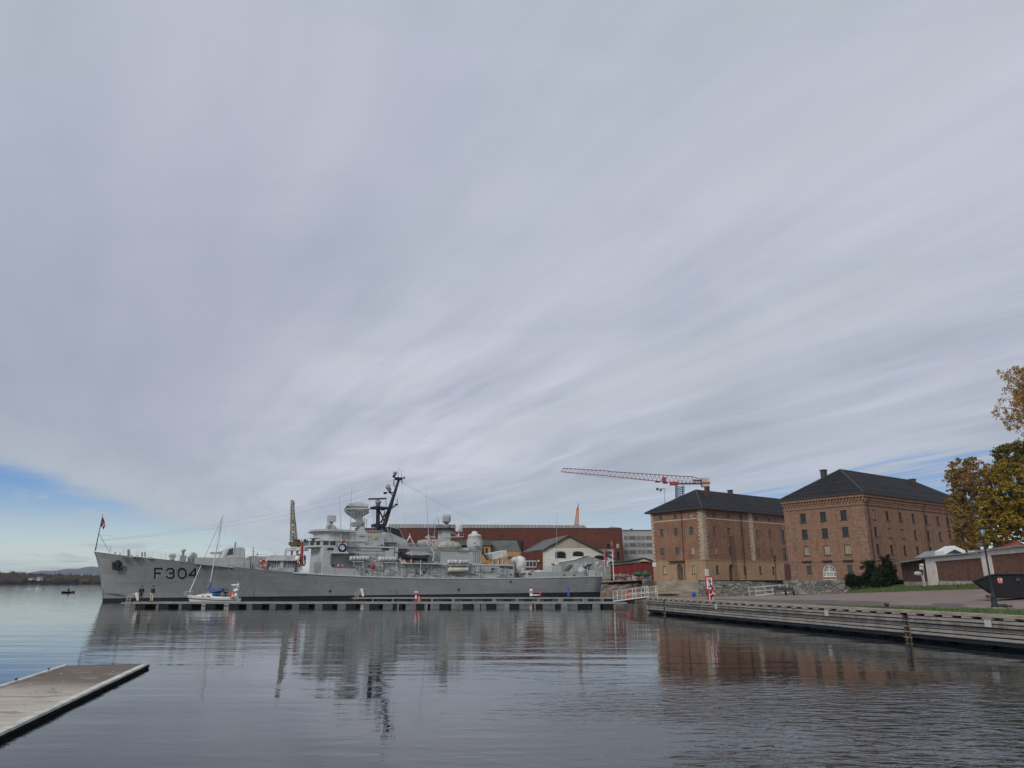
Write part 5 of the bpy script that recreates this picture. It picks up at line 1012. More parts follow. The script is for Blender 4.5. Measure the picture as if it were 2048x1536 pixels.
def wall_open(mb, W_, x0, x1, z0, z1, ops, dep=.3, mi=0, rmi=1):
    xs = sorted({x0, x1, *[o[0] for o in ops], *[o[1] for o in ops]}); zs = sorted({z0, z1, *[o[2] for o in ops], *[o[3] for o in ops]})
    xs = [x for x in xs if x0 <= x <= x1]; zs = [z for z in zs if z0 <= z <= z1]
    for i in range(len(xs) - 1):
        for j in range(len(zs) - 1):
            cx, cz = (xs[i] + xs[i + 1]) / 2, (zs[j] + zs[j + 1]) / 2
            if any(o[0] < cx < o[1] and o[2] < cz < o[3] for o in ops): continue
            mb.add([W_.P(xs[i], zs[j]), W_.P(xs[i + 1], zs[j]), W_.P(xs[i + 1], zs[j + 1]), W_.P(xs[i], zs[j + 1])], [(0, 1, 2, 3)], mi)
    for a, b, c, d in ops:
        for q in ([(a, c), (b, c)], [(b, c), (b, d)], [(b, d), (a, d)], [(a, d), (a, c)]): mb.add([W_.P(*q[0]), W_.P(*q[1]), W_.P(*q[1], -dep), W_.P(*q[0], -dep)], [(0, 1, 2, 3)], rmi)
def fbox(mb, W_, a, b, c, d, o0, o1, mi=0): return mb.hexa([W_.P(a, c, o0), W_.P(b, c, o0), W_.P(b, c, o1), W_.P(a, c, o1), W_.P(a, d, o0), W_.P(b, d, o0), W_.P(b, d, o1), W_.P(a, d, o1)], mi)
def window(W_, par, cx, cz, w, h, nx=2, nz=3, fm='wfr', pm='winglass', sill=True, rec=.22, arch=0, th=.06):
    mb = MB(); a, b, c, d = cx - w / 2, cx + w / 2, cz - h / 2, cz + h / 2
    for q in ((a, a + th), (b - th, b)): fbox(mb, W_, *q, c, d, -rec, -rec + .06)
    for q in ((c, c + th), (d - th, d)): fbox(mb, W_, a + th, b - th, *q, -rec, -rec + .06)
    for i in range(1, nx): x = a + w * i / nx; fbox(mb, W_, x - th * .35, x + th * .35, c + th, d - th, -rec, -rec + .05)
    for j in range(1, nz): z = c + h * j / nz; fbox(mb, W_, a + th, b - th, z - th * .3, z + th * .3, -rec, -rec + .04)
    if sill: fbox(mb, W_, a - .1, b + .1, c - .12, c, -.2, .09)
    o = mb.build('window', M[fm], par); mb = MB(); mb.add([W_.P(a, c, -rec - .01), W_.P(b, c, -rec - .01), W_.P(b, d, -rec - .01), W_.P(a, d, -rec - .01)], [(0, 1, 2, 3)]); mb.build('pane', M[pm], o); return (a, b, c, d)
def arch_fill(mb, W_, cx, w, ztop, rise, dep=.3, mi=0, n=10):
    a, b = cx - w / 2, cx + w / 2; pts = [(cx - w / 2 * cos(pi * i / n), ztop - rise + rise * sin(pi * i / n)) for i in range(n + 1)]
    for sgn, rng in ((0, range(0, n // 2)), (1, range(n // 2, n))):
        cor = (a, ztop) if sgn == 0 else (b, ztop)
        for i in rng: mb.add([W_.P(*cor, .001), W_.P(*pts[i], .001), W_.P(*pts[i + 1], .001)], [(0, 1, 2)], mi); mb.add([W_.P(*pts[i]), W_.P(*pts[i + 1]), W_.P(*pts[i + 1], -dep), W_.P(*pts[i], -dep)], [(0, 1, 2, 3)], 1)
def quoins(mb, W_, x_edge, dirn_, z0, z1, wa=1.0, wb=.65, hh=.62, out=.05, mi=0):
    z = z0; k = 0
    while z < z1 - .05:
        w = wa if k % 2 == 0 else wb; e = min(z1, z + hh); fbox(mb, W_, *sorted((x_edge, x_edge + dirn_ * w)), z + .012, e - .012, 0.0, out, mi); z = e; k += 1
# ---- B1 : farther warehouse
F1 = Frame((45.3, 175.0), radians(36.3)); b1 = thing('warehouse', 'farther four-storey red brick warehouse with pale quoins and white string course', 'warehouse', tuple(F1.P(0, 0, 3.2)), 'old brick naval warehouses')
L1, R1 = 16.4, 62; zE1, zS1, zW1, z01 = 19.7, 7.95, 17.6, 3.2
FR1 = Face(F1, 's', 0.0); FL1 = Face(F1, 't', 0.0); 
opsR, opsL = [], []
zc = lambda W_, u, v: W_.px(u, v)
zatt = FL1.px(1349, 1034)[1]; zr2 = FL1.px(1352, 1064)[1]; zr3 = FL1.px(1354, 1102.5)[1]; zgr = FL1.px(1388, 1139.5)[1]
xl = [FL1.px(u, 1064)[0] for u in (1323, 1352, 1382.7)]; xr = [FR1.px(u, v)[0] for u, v in ((1429.5, 1062), (1458, 1063.4), (1484, 1065), (1515, 1067), (1540.6, 1068.4))]; dx1 = (xr[-1] - xr[0]) / 4
xr += [xr[-1] + dx1 * k for k in range(2, 9)]; xload = xr[4] + dx1 * 1.0
rwin = random.Random(4)
for k, (W_, xs, ops) in enumerate(((FL1, xl, opsL), (FR1, xr, opsR))):
    for i, x in enumerate(xs):
        ops.append(window(W_, b1, x, zatt, 1.1, .95, 2, 2, 'wfr', rwin.choice(['winglass', 'winglass', 'curt']))); ops.append(window(W_, b1, x, zr2, 1.15, 1.9, 3, 3, 'wfr', 'winglass')); ops.append(window(W_, b1, x, zr3, 1.15, 1.75, 2, 3, 'wfr', 'curt' if (k == 0 and i == 2) or (k == 1 and i == 0) else 'winglass'))
        if (k == 0 and i == 1) or (k == 1 and i == 1): continue
        ops.append(window(W_, b1, x + (.35 if k == 0 and i == 0 else 0), zgr, 1.1, 1.9, 2, 1, 'doorw', rwin.choice(['winglass', 'curt', 'doorw'])))
for z, h_ in ((zr2 - .6, 3.6), (zr3 - .4, 3.2)): opsR.append((xload - .8, xload + .8, z - h_ / 2, z + h_ / 2)); m_ = MB(); fbox(m_, FR1, xload - .8, xload + .8, z - h_ / 2, z + h_ / 2, -.3, -.24); m_.build('loading_door', M['glass'], b1)
xd0 = FL1.px(1360, 1145)[0] ; xd1 = FR1.px(1463.6, 1145)[0]; zd = zgr - .9
for W_, x, ops in ((FL1, xd0, opsL), (FR1, xd1, opsR)):
    ops.append((x - .95, x + .95, z01, 7.05)); m_ = MB(); fbox(m_, W_, x - .95, x + .95, z01, 7.05, -.6, -.5); d_ = m_.build('door', M['doorw'], b1); m_ = MB(); fbox(m_, W_, x - .03, x + .03, z01, 6.6, -.5, -.47); fbox(m_, W_, x - .9, x + .9, 5.5, 5.6, -.5, -.47); m_.build('door_battens', M['dark'], d_)
mb = MB(); wall_open(mb, FR1, 0, R1, zS1, zE1, [o for o in opsR if o[2] > zS1], .3); wall_open(mb, FL1, -L1, 0, zS1, zE1, [o for o in opsL if o[2] > zS1], .3)
mb.add([F1.P(R1, 0, z01), F1.P(R1, -L1, z01), F1.P(R1, -L1, zE1), F1.P(R1, 0, zE1)], [(0, 1, 2, 3)]); mb.add([F1.P(0, -L1, z01), F1.P(R1, -L1, z01), F1.P(R1, -L1, zE1), F1.P(0, -L1, zE1)], [(0, 1, 2, 3)]); mb.build('wall', [M['b1'], M['b1']], b1)
mb = MB(); wall_open(mb, FR1, 0, R1, z01, zS1, [o for o in opsR if o[2] < zS1], .6); wall_open(mb, FL1, -L1, 0, z01, zS1, [o for o in opsL if o[2] < zS1], .6)
for W_, x in ((FL1, xd0), (FR1, xd1)): arch_fill(mb, W_, x, 1.9, 7.05, .95, .6)
mb.build('ground_floor_wall', [M['b1g'], M['b1g']], b1)
mb = MB(); fbox(mb, FR1, -.06, R1, zS1 - .16, zS1 + .06, 0, .1); fbox(mb, FL1, -L1, .0, zS1 - .16, zS1 + .06, 0, .1); mb.build('ledge', M['b1g'], b1)
mb = MB(); fbox(mb, FR1, 1.45, R1, zW1 - .12, zW1 + .1, 0, .09); fbox(mb, FL1, -L1 + 1, -1.45, zW1 - .12, zW1 + .1, 0, .09); mb.build('string_course', M['string'], b1)
mb = MB(); quoins(mb, FR1, 0, 1, zS1 + .06, zE1, 1.45, 1.0, .45, .09); quoins(mb, FL1, 0, -1, zS1 + .06, zE1, 1.45, 1.0, .45, .09); quoins(mb, FL1, -L1, 1, zS1 + .06, zE1, .95, .6, .45, .07); mb.build('quoins', M['quoin'], b1)['kind'] = 'stuff'
xq = FR1.px(1501, 1050)[0]; mb = MB(); z = zS1 + .1; k = 0
while z < zE1 - .1: w = .75 if k % 2 else .5; fbox(mb, FR1, xq - w, xq + .9, z, min(zE1, z + .44), 0, .1); z += .46; k += 1
mb.build('pilaster_quoins', M['quoin'], b1)['kind'] = 'stuff'
def spout(W_, x, z0, z1, par, m_='pipe'): mb = MB(); mb.tube(W_.P(x, z0, .18), W_.P(x, z1, .18), .085, None, 8); mb.tube(W_.P(x, z1 - .05, .18), W_.P(x, z1 + .4, .8), .085, None, 8); mb.build('downspout', M[m_], par)
spout(FL1, FL1.px(1365, 1060)[0], z01, zE1 - .5, b1); spout(FR1, FR1.px(1482.5, 1060)[0], z01, zE1 - .5, b1)
mb = MB(); fbox(mb, FL1, FL1.px(1340, 1125)[0], FL1.px(1371, 1125)[0], 7.75, 7.9, 0, 1.1); mb.build('door_canopy', M['wfd'], b1)
xl_ = FR1.px(1462, 1100)[0]; mb = MB()
for q in (-.55, -.1, .5, 1.0): mb.tube(FR1.P(xl_ + q, zr2 - 1, .12), FR1.P(xl_ + q + .55, z01, .3), .045, None, 4)
for k in range(16): z = z01 + .6 + k * .62; f = (zr2 - 1 - z) / (zr2 - 1 - z01); mb.tube(FR1.P(xl_ - .55 + .55 * f, z, .2), FR1.P(xl_ - .1 + .55 * f, z, .2), .03, None, 4)
mb.build('wall_ladder', M['brown'], b1)
mb = MB(); fbox(mb, FL1, FL1.px(1306, 1130)[0] - .1, FL1.px(1312.5, 1130)[0], 6.6, 7.6, .0, .1); mb.build('wall_box', M['lite'], b1)
def hiproof(F, L_, R_, zE, ov, hs, ht, zA, par, slope_end=True, th=.28):
    mb = MB(); e = [F.P(-ov, ov, zE), F.P(R_ + ov, ov, zE), F.P(R_ + ov, -L_ - ov, zE), F.P(-ov, -L_ - ov, zE)]; a0 = F.P(hs, ht, zA); a1 = F.P(R_ - hs, ht, zA); up = Vector((0, 0, th))
    mb.add([p + up for p in e] + [a0, a1] + e, [(0, 1, 5, 4), (1, 2, 5), (2, 3, 4, 5), (3, 0, 4)]); mb.build('roof', M['roof'], par)
    mb = MB(); mb.add(e + [p + up * .98 for p in e], [(0, 3, 2, 1), (0, 1, 5, 4), (1, 2, 6, 5), (2, 3, 7, 6), (3, 0, 4, 7)]); mb.build('eave', M['soff'], par)
    mb = MB(); mb.tube(e[0] + up, a0, .09, None, 6); mb.tube(e[3] + up, a0, .09, None, 6); mb.tube(a0, a1, .09, None, 6)
    # snow guards parallel to the eave
    for fz, in ((.12,), (.42,)):
        for A, B, C_ in ((0, 1, 1), (3, 0, 0)):
            p = (e[A] + up).lerp(a0, fz) ; q = (e[B] + up).lerp(a1 if C_ else a0, fz); mb.tube(p + Vector((0, 0, .14)), q + Vector((0, 0, .14)), .04, None, 4)
    mb.build('roof_ridge', M['ridge'], par); return a0, a1
hs1, zA1 = F1.px(1391, 979.4, -L1 / 2)
hs1b = L1 / 2; zA1 = F1.px(1391, 979.4, -L1 / 2)[1]
hiproof(F1, L1, R1, zE1, 1.15, hs1, -L1 / 2, zA1, b1)
def chimney(par, F, u, v0, v1, t, w, m_, cap=True):
    s, zt = F.px(u, v0, t); zb = F.px(u, v1, t)[1]; mb = MB(); mb.box(F, s - w / 2, s + w / 2, t - w / 2, t + w / 2, zb - 1.5, zt - .18); o = mb.build('chimney', M[m_], par); mb = MB(); mb.box(F, s - w / 2 - .1, s + w / 2 + .1, t - w / 2 - .1, t + w / 2 + .1, zt - .18, zt); mb.build('chimney_cap', M['wfd'], o)
chimney(b1, F1, 1413.5, 973, 990, -4.6, .95, 'hallb0'); chimney(b1, F1, 1460, 980, 990, -7, .95, 'hallb0')
for u, v in ((1370.5, 992.5), (1466, 994.5), (1545.5, 1002.5)):
    s, z = F1.px(u, v, -4.2); mb = MB(); c = F1.P(s, -3.6, zE1 + (zA1 - zE1) * 3.6 / (L1 / 2) + .45 * 0 + .25)
    if u > 1400: mb.vbox(c, F1.a * .9, -F1.n * .7 + Vector((0, 0, .35)), Vector((0, 0, .1))); mb.build('skylight', M['trim'], b1)
# ---- B2 : nearer warehouse
F2 = Frame((60.1, 125.0), radians(35.5)); b2 = thing('warehouse', 'nearer mottled brick warehouse with dentil cornice and white fan window', 'warehouse', tuple(F2.P(0, 0, .9)), 'old brick naval warehouses')
L2, R2 = 15.6, 42; zE2, zC2, zS2, z02 = 17.45, 15.75, 6.42, 3.2; FR2 = Face(F2, 's', 0.0); FL2 = Face(F2, 't', 0.0); oR, oL = [], []
c1l = [FL2.px(u, v) for u, v in ((1606, 1036), (1646, 1033), (1687, 1030.8))]; zz1 = sum(z for _, z in c1l) / 3; zz2 = FL2.px(1650, 1066)[1]; zz3 = FL2.px(1653.5, 1100.5)[1]; zz0 = FL2.px(1617, 1140.8)[1]
for i, (x, _) in enumerate(c1l):
    oL.append(window(FL2, b2, x, zz1, 1.15, 1.65, 2, 2, 'wfd', 'glass')); oL.append(window(FL2, b2, x, zz2, 1.15, 1.6, 3, 2, 'wfd', 'glass')); oL.append(window(FL2, b2, x, zz3, 1.15, 1.65, 4, 1, 'wfd', 'curt'))
oL.append(window(FL2, b2, c1l[0][0] + .1, zz0, .95, 1.6, 3, 1, 'wfr', 'winglass')); oL.append(window(FL2, b2, c1l[2][0], zz0 - .1, 1.0, 1.8, 3, 1, 'wfr', 'winglass'))
c1r = [FR2.px(u, v)[0] for u, v in ((1747.8, 1029.5), (1775, 1031.7), (1801, 1033.5), (1826.6, 1036), (1853, 1038.7), (1876, 1040.6))]; c1r += [c1r[-1] + 3.9, c1r[-1] + 7.8, c1r[-1] + 11.7]
for i, x in enumerate(c1r):
    oR.append(window(FR2, b2, x, zz1 - .05, .95, 1.65, 2, 2, 'wfd', 'curt' if i == 0 else 'glass', rec=.2)); oR.append(window(FR2, b2, x, zz2 - .1, .95, 1.6, 2, 2, 'wfd', 'curt' if i in (1, 2) else 'glass', rec=.2)); oR.append(window(FR2, b2, x, zz3, .95, 1.6, 2, 2, 'wfd', 'glass', rec=.2))
xf, zf_ = FL2.px(1660, 1154.2); wf, hf = 2.45, 2.15; oL.append((xf - wf / 2, xf + wf / 2, zf_, zf_ + hf))
mb = MB(); wall_open(mb, FR2, 0, R2, z02, zE2, oR, .3); wall_open(mb, FL2, -L2, 0, z02, zE2, oL, .3); arch_fill(mb, FL2, xf, wf, zf_ + hf, 1.22, .3); mb.add([F2.P(R2, 0, z02), F2.P(R2, -L2, z02), F2.P(R2, -L2, zE2), F2.P(R2, 0, zE2)], [(0, 1, 2, 3)]); mb.add([F2.P(0, -L2, z02), F2.P(R2, -L2, z02), F2.P(R2, -L2, zE2), F2.P(0, -L2, zE2)], [(0, 1, 2, 3)]); mb.build('wall', [M['b2'], M['b2']], b2)
mb = MB(); fbox(mb, FL2, xf - wf / 2, xf + wf / 2, zf_, zf_ + .14, -.2, .06); zs = zf_ + hf - 1.22
fbox(mb, FL2, xf - wf / 2, xf + wf / 2, zs - .06, zs + .06, -.2, -.06)
for k in range(9): x = xf - wf / 2 + wf * k / 8; fbox(mb, FL2, x - (.07 if k in (0, 2, 4, 6, 8) else .03), x + (.07 if k in (0, 2, 4, 6, 8) else .03), zf_ + .14, zs, -.2, -.06)
for k in (1, 2): fbox(mb, FL2, xf - wf / 2, xf + wf / 2, zf_ + .14 + (zs - zf_) * k / 3 - .02, zf_ + .14 + (zs - zf_) * k / 3 + .02, -.19, -.07)
for rr_, wd_ in ((wf / 2 - .05, .08), (wf / 4, .04), (wf / 2.6, .025)):
    for i in range(16): a0_, a1_ = pi * i / 16, pi * (i + 1) / 16; mb.tube(FL2.P(xf + rr_ * cos(a0_), zs + rr_ * sin(a0_), -.12), FL2.P(xf + rr_ * cos(a1_), zs + rr_ * sin(a1_), -.12), wd_, None, 5)
for i in range(1, 8): a_ = pi * i / 8; mb.tube(FL2.P(xf + .15 * cos(a_), zs + .15 * sin(a_), -.12), FL2.P(xf + (wf / 2 - .05) * cos(a_), zs + (wf / 2 - .05) * sin(a_), -.12), .035 if i != 4 else .07, None, 5)
fw = mb.build('fan_window', M['white'], b2); mb = MB(); mb.add([FL2.P(xf - wf / 2, zf_, -.25), FL2.P(xf + wf / 2, zf_, -.25), FL2.P(xf + wf / 2, zf_ + hf, -.25), FL2.P(xf - wf / 2, zf_ + hf, -.25)], [(0, 1, 2, 3)]); mb.build('pane', M['glass'], fw)
mb = MB(); fbox(mb, FL2, xf - wf / 2 - .05, xf + wf / 2 + .05, zf_ - .75, zf_ - .35, 0, .08); mb.build('pale_panel', M['string'], b2)
mb = MB(); fbox(mb, FR2, -.4, R2, zE2 - .45, zE2, 0, .42); fbox(mb, FL2, -L2 - .3, .0, zE2 - .45, zE2, 0, .42); fbox(mb, FR2, -.15, R2, zC2 - .1, zC2 + .1, 0, .16); fbox(mb, FL2, -L2 - .1, 0, zC2 - .1, zC2 + .1, 0, .16); fbox(mb, FR2, -.06, R2, zS2 - .1, zS2 + .08, 0, .1); fbox(mb, FL2, -L2, 0, zS2 - .1, zS2 + .08, 0, .1); mb.build('cornice', M['b2'], b2)
mb = MB(); n_d = 0
for W_, x0, x1 in ((FR2, 0, R2), (FL2, -L2, 0)):
    x = x0
    while x < x1: fbox(mb, W_, x, x + .3, zE2 - .95, zE2 - .45, 0, .26); fbox(mb, W_, x + .3, x + .6, zE2 - 1.3, zE2 - .95, 0, .14); x += .6
o = mb.build('dentils', M['b2'], b2); o['kind'] = 'stuff'
mb = MB(); quoins(mb, FR2, 0, 1, zS2 + .08, zC2 - .1, 1.5, 1.0, .6, .05); quoins(mb, FL2, 0, -1, zS2 + .08, zC2 - .1, 2.4, 1.8, .6, .05); quoins(mb, FL2, -L2, 1, zS2 + .08, zC2 - .1, 2.0, 1.4, .6, .05); quoins(mb, FL2, -L2, 1, z02, zS2 - .1, 2.0, 1.4, .6, .05); quoins(mb, FL2, 0, -1, z02, zS2 - .1, 2.4, 1.8, .6, .05); mb.build('quoins', M['quoinr'], b2)['kind'] = 'stuff'
for u in (1739.5, 1851): spout(FR2, FR2.px(u, 1060)[0], z02, zC2 + .6, b2)
spout(FR2, FR2.px(1897, 1060)[0], z02, zC2 + .6, b2)
# plinth
mb = MB(); fbox(mb, FL2, -L2 - 1.2, 2.2, -1.2, z02 + .0, 0, .5); fbox(mb, FR2, -.5, 3, -1.2, z02, 0, .5); mb.build('stone_plinth', M['stone'], b2)
hs2, zA2 = F2.px(1679.5, 938.6, -L2 / 2); hiproof(F2, L2, R2, zE2, .62, hs2, -L2 / 2, zA2, b2)
chimney(b2, F2, 1646.5, 939.5, 955, -10, .85, 'wfd'); chimney(b2, F2, 1824.5, 958, 970, -6.2, .9, 'hallb0')
mb = MB(); xs_ = FL2.px(1581, 1140)[0]; fbox(mb, FL2, -L2 - .9, -L2 + .25, z02 - .9, zS2 - .3, .02, .2); mb.build('red_gate', M['brown'], b2)
mb = MB()
for k in range(3): fbox(mb, FL2, c1l[k][0] - .9, c1l[k][0] + .9, zS2 - .02, zS2 + .12, .1, .5)
mb.build('blind_box', M['wfd'], b2)
# ================================================================== BACKGROUND
M['hallb'] = brick_mat('hall_brick', (0.15, 0.052, 0.038), (0.125, 0.044, 0.032), (0.13, 0.065, 0.05), (0.175, 0.066, 0.048), patchy=.5, big=.1, bw=.9, bh=.4)
M['corr'] = line_mat('corrugated_band', (0.34, 0.35, 0.33), (.2, .2, .2), 'x', 1.1, .3, .6, .1); M['greyroof'] = mat('grey_sheet_roof', (0.14, 0.145, 0.135), .8, .15, .2); M['dkgrn'] = mat('green_grey_tiles', (0.1, 0.115, 0.095), .85, .15, .3)
M['ywall'] = mat('ochre_wall', (0.42, 0.22, 0.08), .9, .1, .3); M['wwall'] = line_mat('whitewashed_boards', (0.7, 0.69, 0.64), (.5, .49, .45), 'z', .9, .06, .85, .07); M['gwall'] = mat('beige_gable', (0.4, 0.36, 0.27), .9, .1, .3)
M['office'] = mat('pale_concrete_panels', (0.36, 0.365, 0.36), .85, .08, .15); M['officeg'] = line_mat('grey_window_band', (0.18, 0.19, 0.185), (.07, .08, .08), 'x', 1.5, .15, .25, .25); M['redshed'] = line_mat('red_shed_boards', (0.2, 0.024, 0.022), (.12, .015, .015), 'x', .6, .08, .8, .12); M['tent'] = mat('grey_tent_canvas', (0.27, 0.29, 0.27), .85, .1, .3)
def U(u, Y): return (u - 1024) / 1503.2 * Y
def Z(v, Y): return at(1024, v, Y).z
def wbox(mb, u0, u1, v0, z0, Y, dep, mi=0): return mb.box(WORLD, U(u0, Y), U(u1, Y), -Y - dep, -Y, z0, Z(v0, Y), mi)
# shipyard hall
Y = 238; hall = thing('shipyard_hall', 'long dark red brick shipyard hall with grey corrugated roof band behind the warship', 'hall', (U(980, Y), Y, 3))
mb = MB(); wbox(mb, 704, 1248, 1056.5, 2, Y, 40); mb.build('wall', M['hallb'], hall)
mb = MB(); mb.prism(WORLD, [(U(772, Y), Z(1056.4, Y)), (U(1177, Y), Z(1056.4, Y)), (U(1172, Y), Z(1050.2, Y)), (U(772, Y), Z(1047.8, Y))], -Y - 39.5, -Y - .5); mb.build('roof_band', M['corr'], hall)
mb = MB(); wbox(mb, 704, 1248, 1055.8, Z(1057.2, Y), Y - .15, 40.3); mb.build('parapet', M['soff'], hall)
mb = MB(); mb.prism(WORLD, [(U(1217, Y), Z(1056, Y)), (U(1246, Y), Z(1056, Y)), (U(1246, Y), Z(1053.5, Y)), (U(1229, Y), Z(1051.5, Y))], -Y - 8, -Y - 3); mb.build('roof_gable', M['gwall'], hall)
for u0, u1, v0, v1, m_ in ((1216, 1222, 1088, 1096, 'glass'), (1235.5, 1240.5, 1088, 1096, 'curt'), (1235.5, 1240.5, 1103, 1121, 'glass'), (1196, 1198.5, 1066, 1069, 'glass'), (1192, 1200, 1086, 1094, 'hallb'), (1000, 1004, 1070, 1074, 'glass')): mb = MB(); mb.box(WORLD, U(u0, Y), U(u1, Y), -Y, -Y + .12, Z(v1, Y), Z(v0, Y)); mb.build('window', M[m_] if m_ != 'hallb' else M['soff'], hall)
mb = MB(); wbox(mb, 1198, 1230, 1099, 3, Y - 14, 13); mb.build('annexe', M['office'], hall); mb = MB(); mb.prism(WORLD, [(U(1190, Y - 15), Z(1104, Y - 15)), (U(1228, Y - 15), Z(1104, Y - 15)), (U(1207, Y - 15), Z(1097, Y - 15))], -Y, -Y + 15); mb.build('annexe_roof', M['greyroof'], hall)
# roof pipes and dark patches
mb = MB(); wbox(mb, 975, 1043, 1079, 3, Y - 1, .9); mb.build('dark_opening', M['black'], hall)
# yellow house
Y = 215; yh = thing('yellow_house', 'ochre yellow house with dark grey hipped roof behind the missile launcher', 'house', (U(1000, Y), Y, 3))
mb = MB(); wbox(mb, 955, 1042, 1104, 2.5, Y, 12); wbox(mb, 958, 981, 1090, 2.5, Y - 1.5, 1.6); mb.build('wall', M['ywall'], yh)
mb = MB(); a = [Vector((U(982, Y), Y, Z(1105.5, Y))), Vector((U(1043, Y), Y, Z(1105.5, Y))), Vector((U(1033, Y + 6), Y + 6, Z(1081, Y + 6))), Vector((U(975, Y + 6), Y + 6, Z(1081, Y + 6))), Vector((U(1045, Y + 12), Y + 12, Z(1105.5, Y))), Vector((U(960, Y + 12), Y + 12, Z(1105.5, Y)))]
mb.add(a, [(0, 1, 2, 3), (1, 4, 2), (4, 5, 3, 2), (5, 0, 3)]); wbox(mb, 905, 984, 1088.5, Z(1090.5, Y - 2), Y - 2.2, 5); mb.prism(WORLD, [(U(905, Y), Z(1090, Y)), (U(985, Y), Z(1090, Y)), (U(978, Y), Z(1080.5, Y)), (U(912, Y), Z(1080.5, Y))], -Y - 6, -Y + 1); mb.build('roof', M['dkgrn'], yh)
for u0, u1, v0, v1 in ((963, 967, 1096, 1108), (970, 975, 1096, 1108), (1016, 1027, 1113, 1119), (1031, 1038, 1113, 1119)): mb = MB(); yy = Y - 1.5 if u0 < 990 else Y; mb.box(WORLD, U(u0, yy), U(u1, yy), -yy, -yy + .1, Z(v1, yy), Z(v0, yy)); mb.build('window', M['glass'], yh)
mb = MB(); wbox(mb, 905, 957, 1091, 2.5, Y - .5, 10); mb.build('brick_wing', M['hallb'], yh)
# brick annexe with white-framed window
Y = 212; an_ = thing('brick_annexe', 'low brick annexe with white framed windows left of the whitewashed gabled hall', 'building', (U(1065, Y), Y, 3))
mb = MB(); wbox(mb, 1042, 1094, 1104.5, 2.5, Y, 10); mb.build('wall', M['hallb'], an_); mb = MB(); wbox(mb, 1052, 1073, 1121.5, Z(1134.5, Y), Y - .1, .1); w_o = mb.build('window', M['white'], an_)
for i in range(3): mb = MB(); u = 1052.7 + 6.8 * i; mb.box(WORLD, U(u, Y - .12), U(u + 6, Y - .12), -Y + .1, -Y + .14, Z(1133.2, Y), Z(1122.8, Y)); mb.build('pane', M['glass'], w_o)
mb = MB(); wbox(mb, 1080, 1092, 1127, 2.5, Y - .12, .12); mb.build('door', M['brown'], an_); mb = MB(); mb.lathe([(.25, 0), (.3, .2), (.2, .5)], (U(1077.5, Y - .4), Y - .4, Z(1124, Y)), n=8); mb.build('wall_lamp', M['white'], an_)
mb = MB(); wbox(mb, 1036, 1072, 1140.5, 2.5, Y - .6, .6); mb.build('low_porch', M['gwall'], an_)
# white gabled hall
G = Frame(at(1093, 1150, 208).xy, radians(12)); gh = thing('gabled_hall', 'whitewashed gabled hall with arched openings and beige gable top', 'hall', tuple(G.P(10, 0, 3)))
gp = [G.px(u, v, 0) for u, v in ((1093, 1152), (1251, 1152), (1251, 1128.5), (1193, 1098), (1137.5, 1073), (1093, 1097.5))]; zl_ = G.px(1093, 1096, 0)[1]
GW = Face(G, 's', 0.0); gop = []
for u0, u1, v0, v1 in ((1110.5, 1131, 1103, 1116.5), (1145.5, 1166.5, 1103, 1112.5), (1188, 1211, 1111, 1120), (1226, 1238, 1127, 1133)):
    a_, zt = G.px(u0, v0, 0); b_, zb = G.px(u1, v1, 0); gop.append((a_, b_, zb, zt))
mb = MB(); mb.prism(G, gp, 0, -28); mb.build('wall', M['wwall'], gh)
for a_, b_, c_, d_ in gop:
    pts_ = [(a_, c_), (b_, c_), (b_, d_ - .5)] + [((a_ + b_) / 2 + (b_ - a_) / 2 * cos(pi * i / 8), d_ - .5 + .5 * sin(pi * i / 8)) for i in range(1, 8)] + [(a_, d_ - .5)]
    mb = MB(); mb.prism(G, pts_, .06, -.02); o = mb.build('arched_window', M['glass'], gh); mb = MB()
    for i in range(2, len(pts_)): mb.tube(G.P(*pts_[i - 1][:1], .08, pts_[i - 1][1]), G.P(pts_[i][0], .08, pts_[i][1]), .16, None, 5)
    mb.build('brick_arch', M['quoinr'], o)
mb = MB(); mb.prism(G, [G.px(u, v, 0) for u, v in ((1096, 1095.8), (1190, 1095.8), (1137.5, 1074))], .08, -.1); mb.build('gable_top', M['gwall'], gh)
mb = MB(); e0, e1, pk = G.px(1089, 1099.5, .6), G.px(1253, 1130.5, .6), G.px(1137.5, 1072, .6)
for A, B in ((e0, pk), (pk, e1)): mb.prism(G, [A, B, (B[0], B[1] + .35), (A[0], A[1] + .35)], .6, -29)
mb.build('roof', M['greyroof'], gh); mb = MB()
for A, B in ((e0, pk), (pk, e1)): mb.tube(G.P(A[0], .65, A[1] + .15), G.P(B[0], .65, B[1] + .15), .22, None, 5)
mb.build('verge', M['soff'], gh)
# office block
Y = 262; of = thing('office_block', 'pale grey office block with three dark window bands beside the brick warehouse', 'office building', (U(1275, Y), Y, 3))
mb = MB(); wbox(mb, 1249, 1345, 1060, 2, Y, 14); mb.build('wall', M['office'], of); mb = MB(); wbox(mb, 1248.5, 1345, 1059.5, Z(1061.3, Y), Y - .3, 14.5); mb.build('roof_edge', M['greyroof'], of)
for v0, v1 in ((1072, 1079), (1086, 1093.3), (1100, 1107.3)): mb = MB(); mb.box(WORLD, U(1251.5, Y), U(1344, Y), -Y, -Y + .12, Z(v1, Y), Z(v0, Y)); mb.build('window_band', M['officeg'], of)
mb = MB(); wbox(mb, 1266, 1270, 1057.5, Z(1060, Y), Y + 3, 2); mb.build('roof_vent', M['dark'], of)
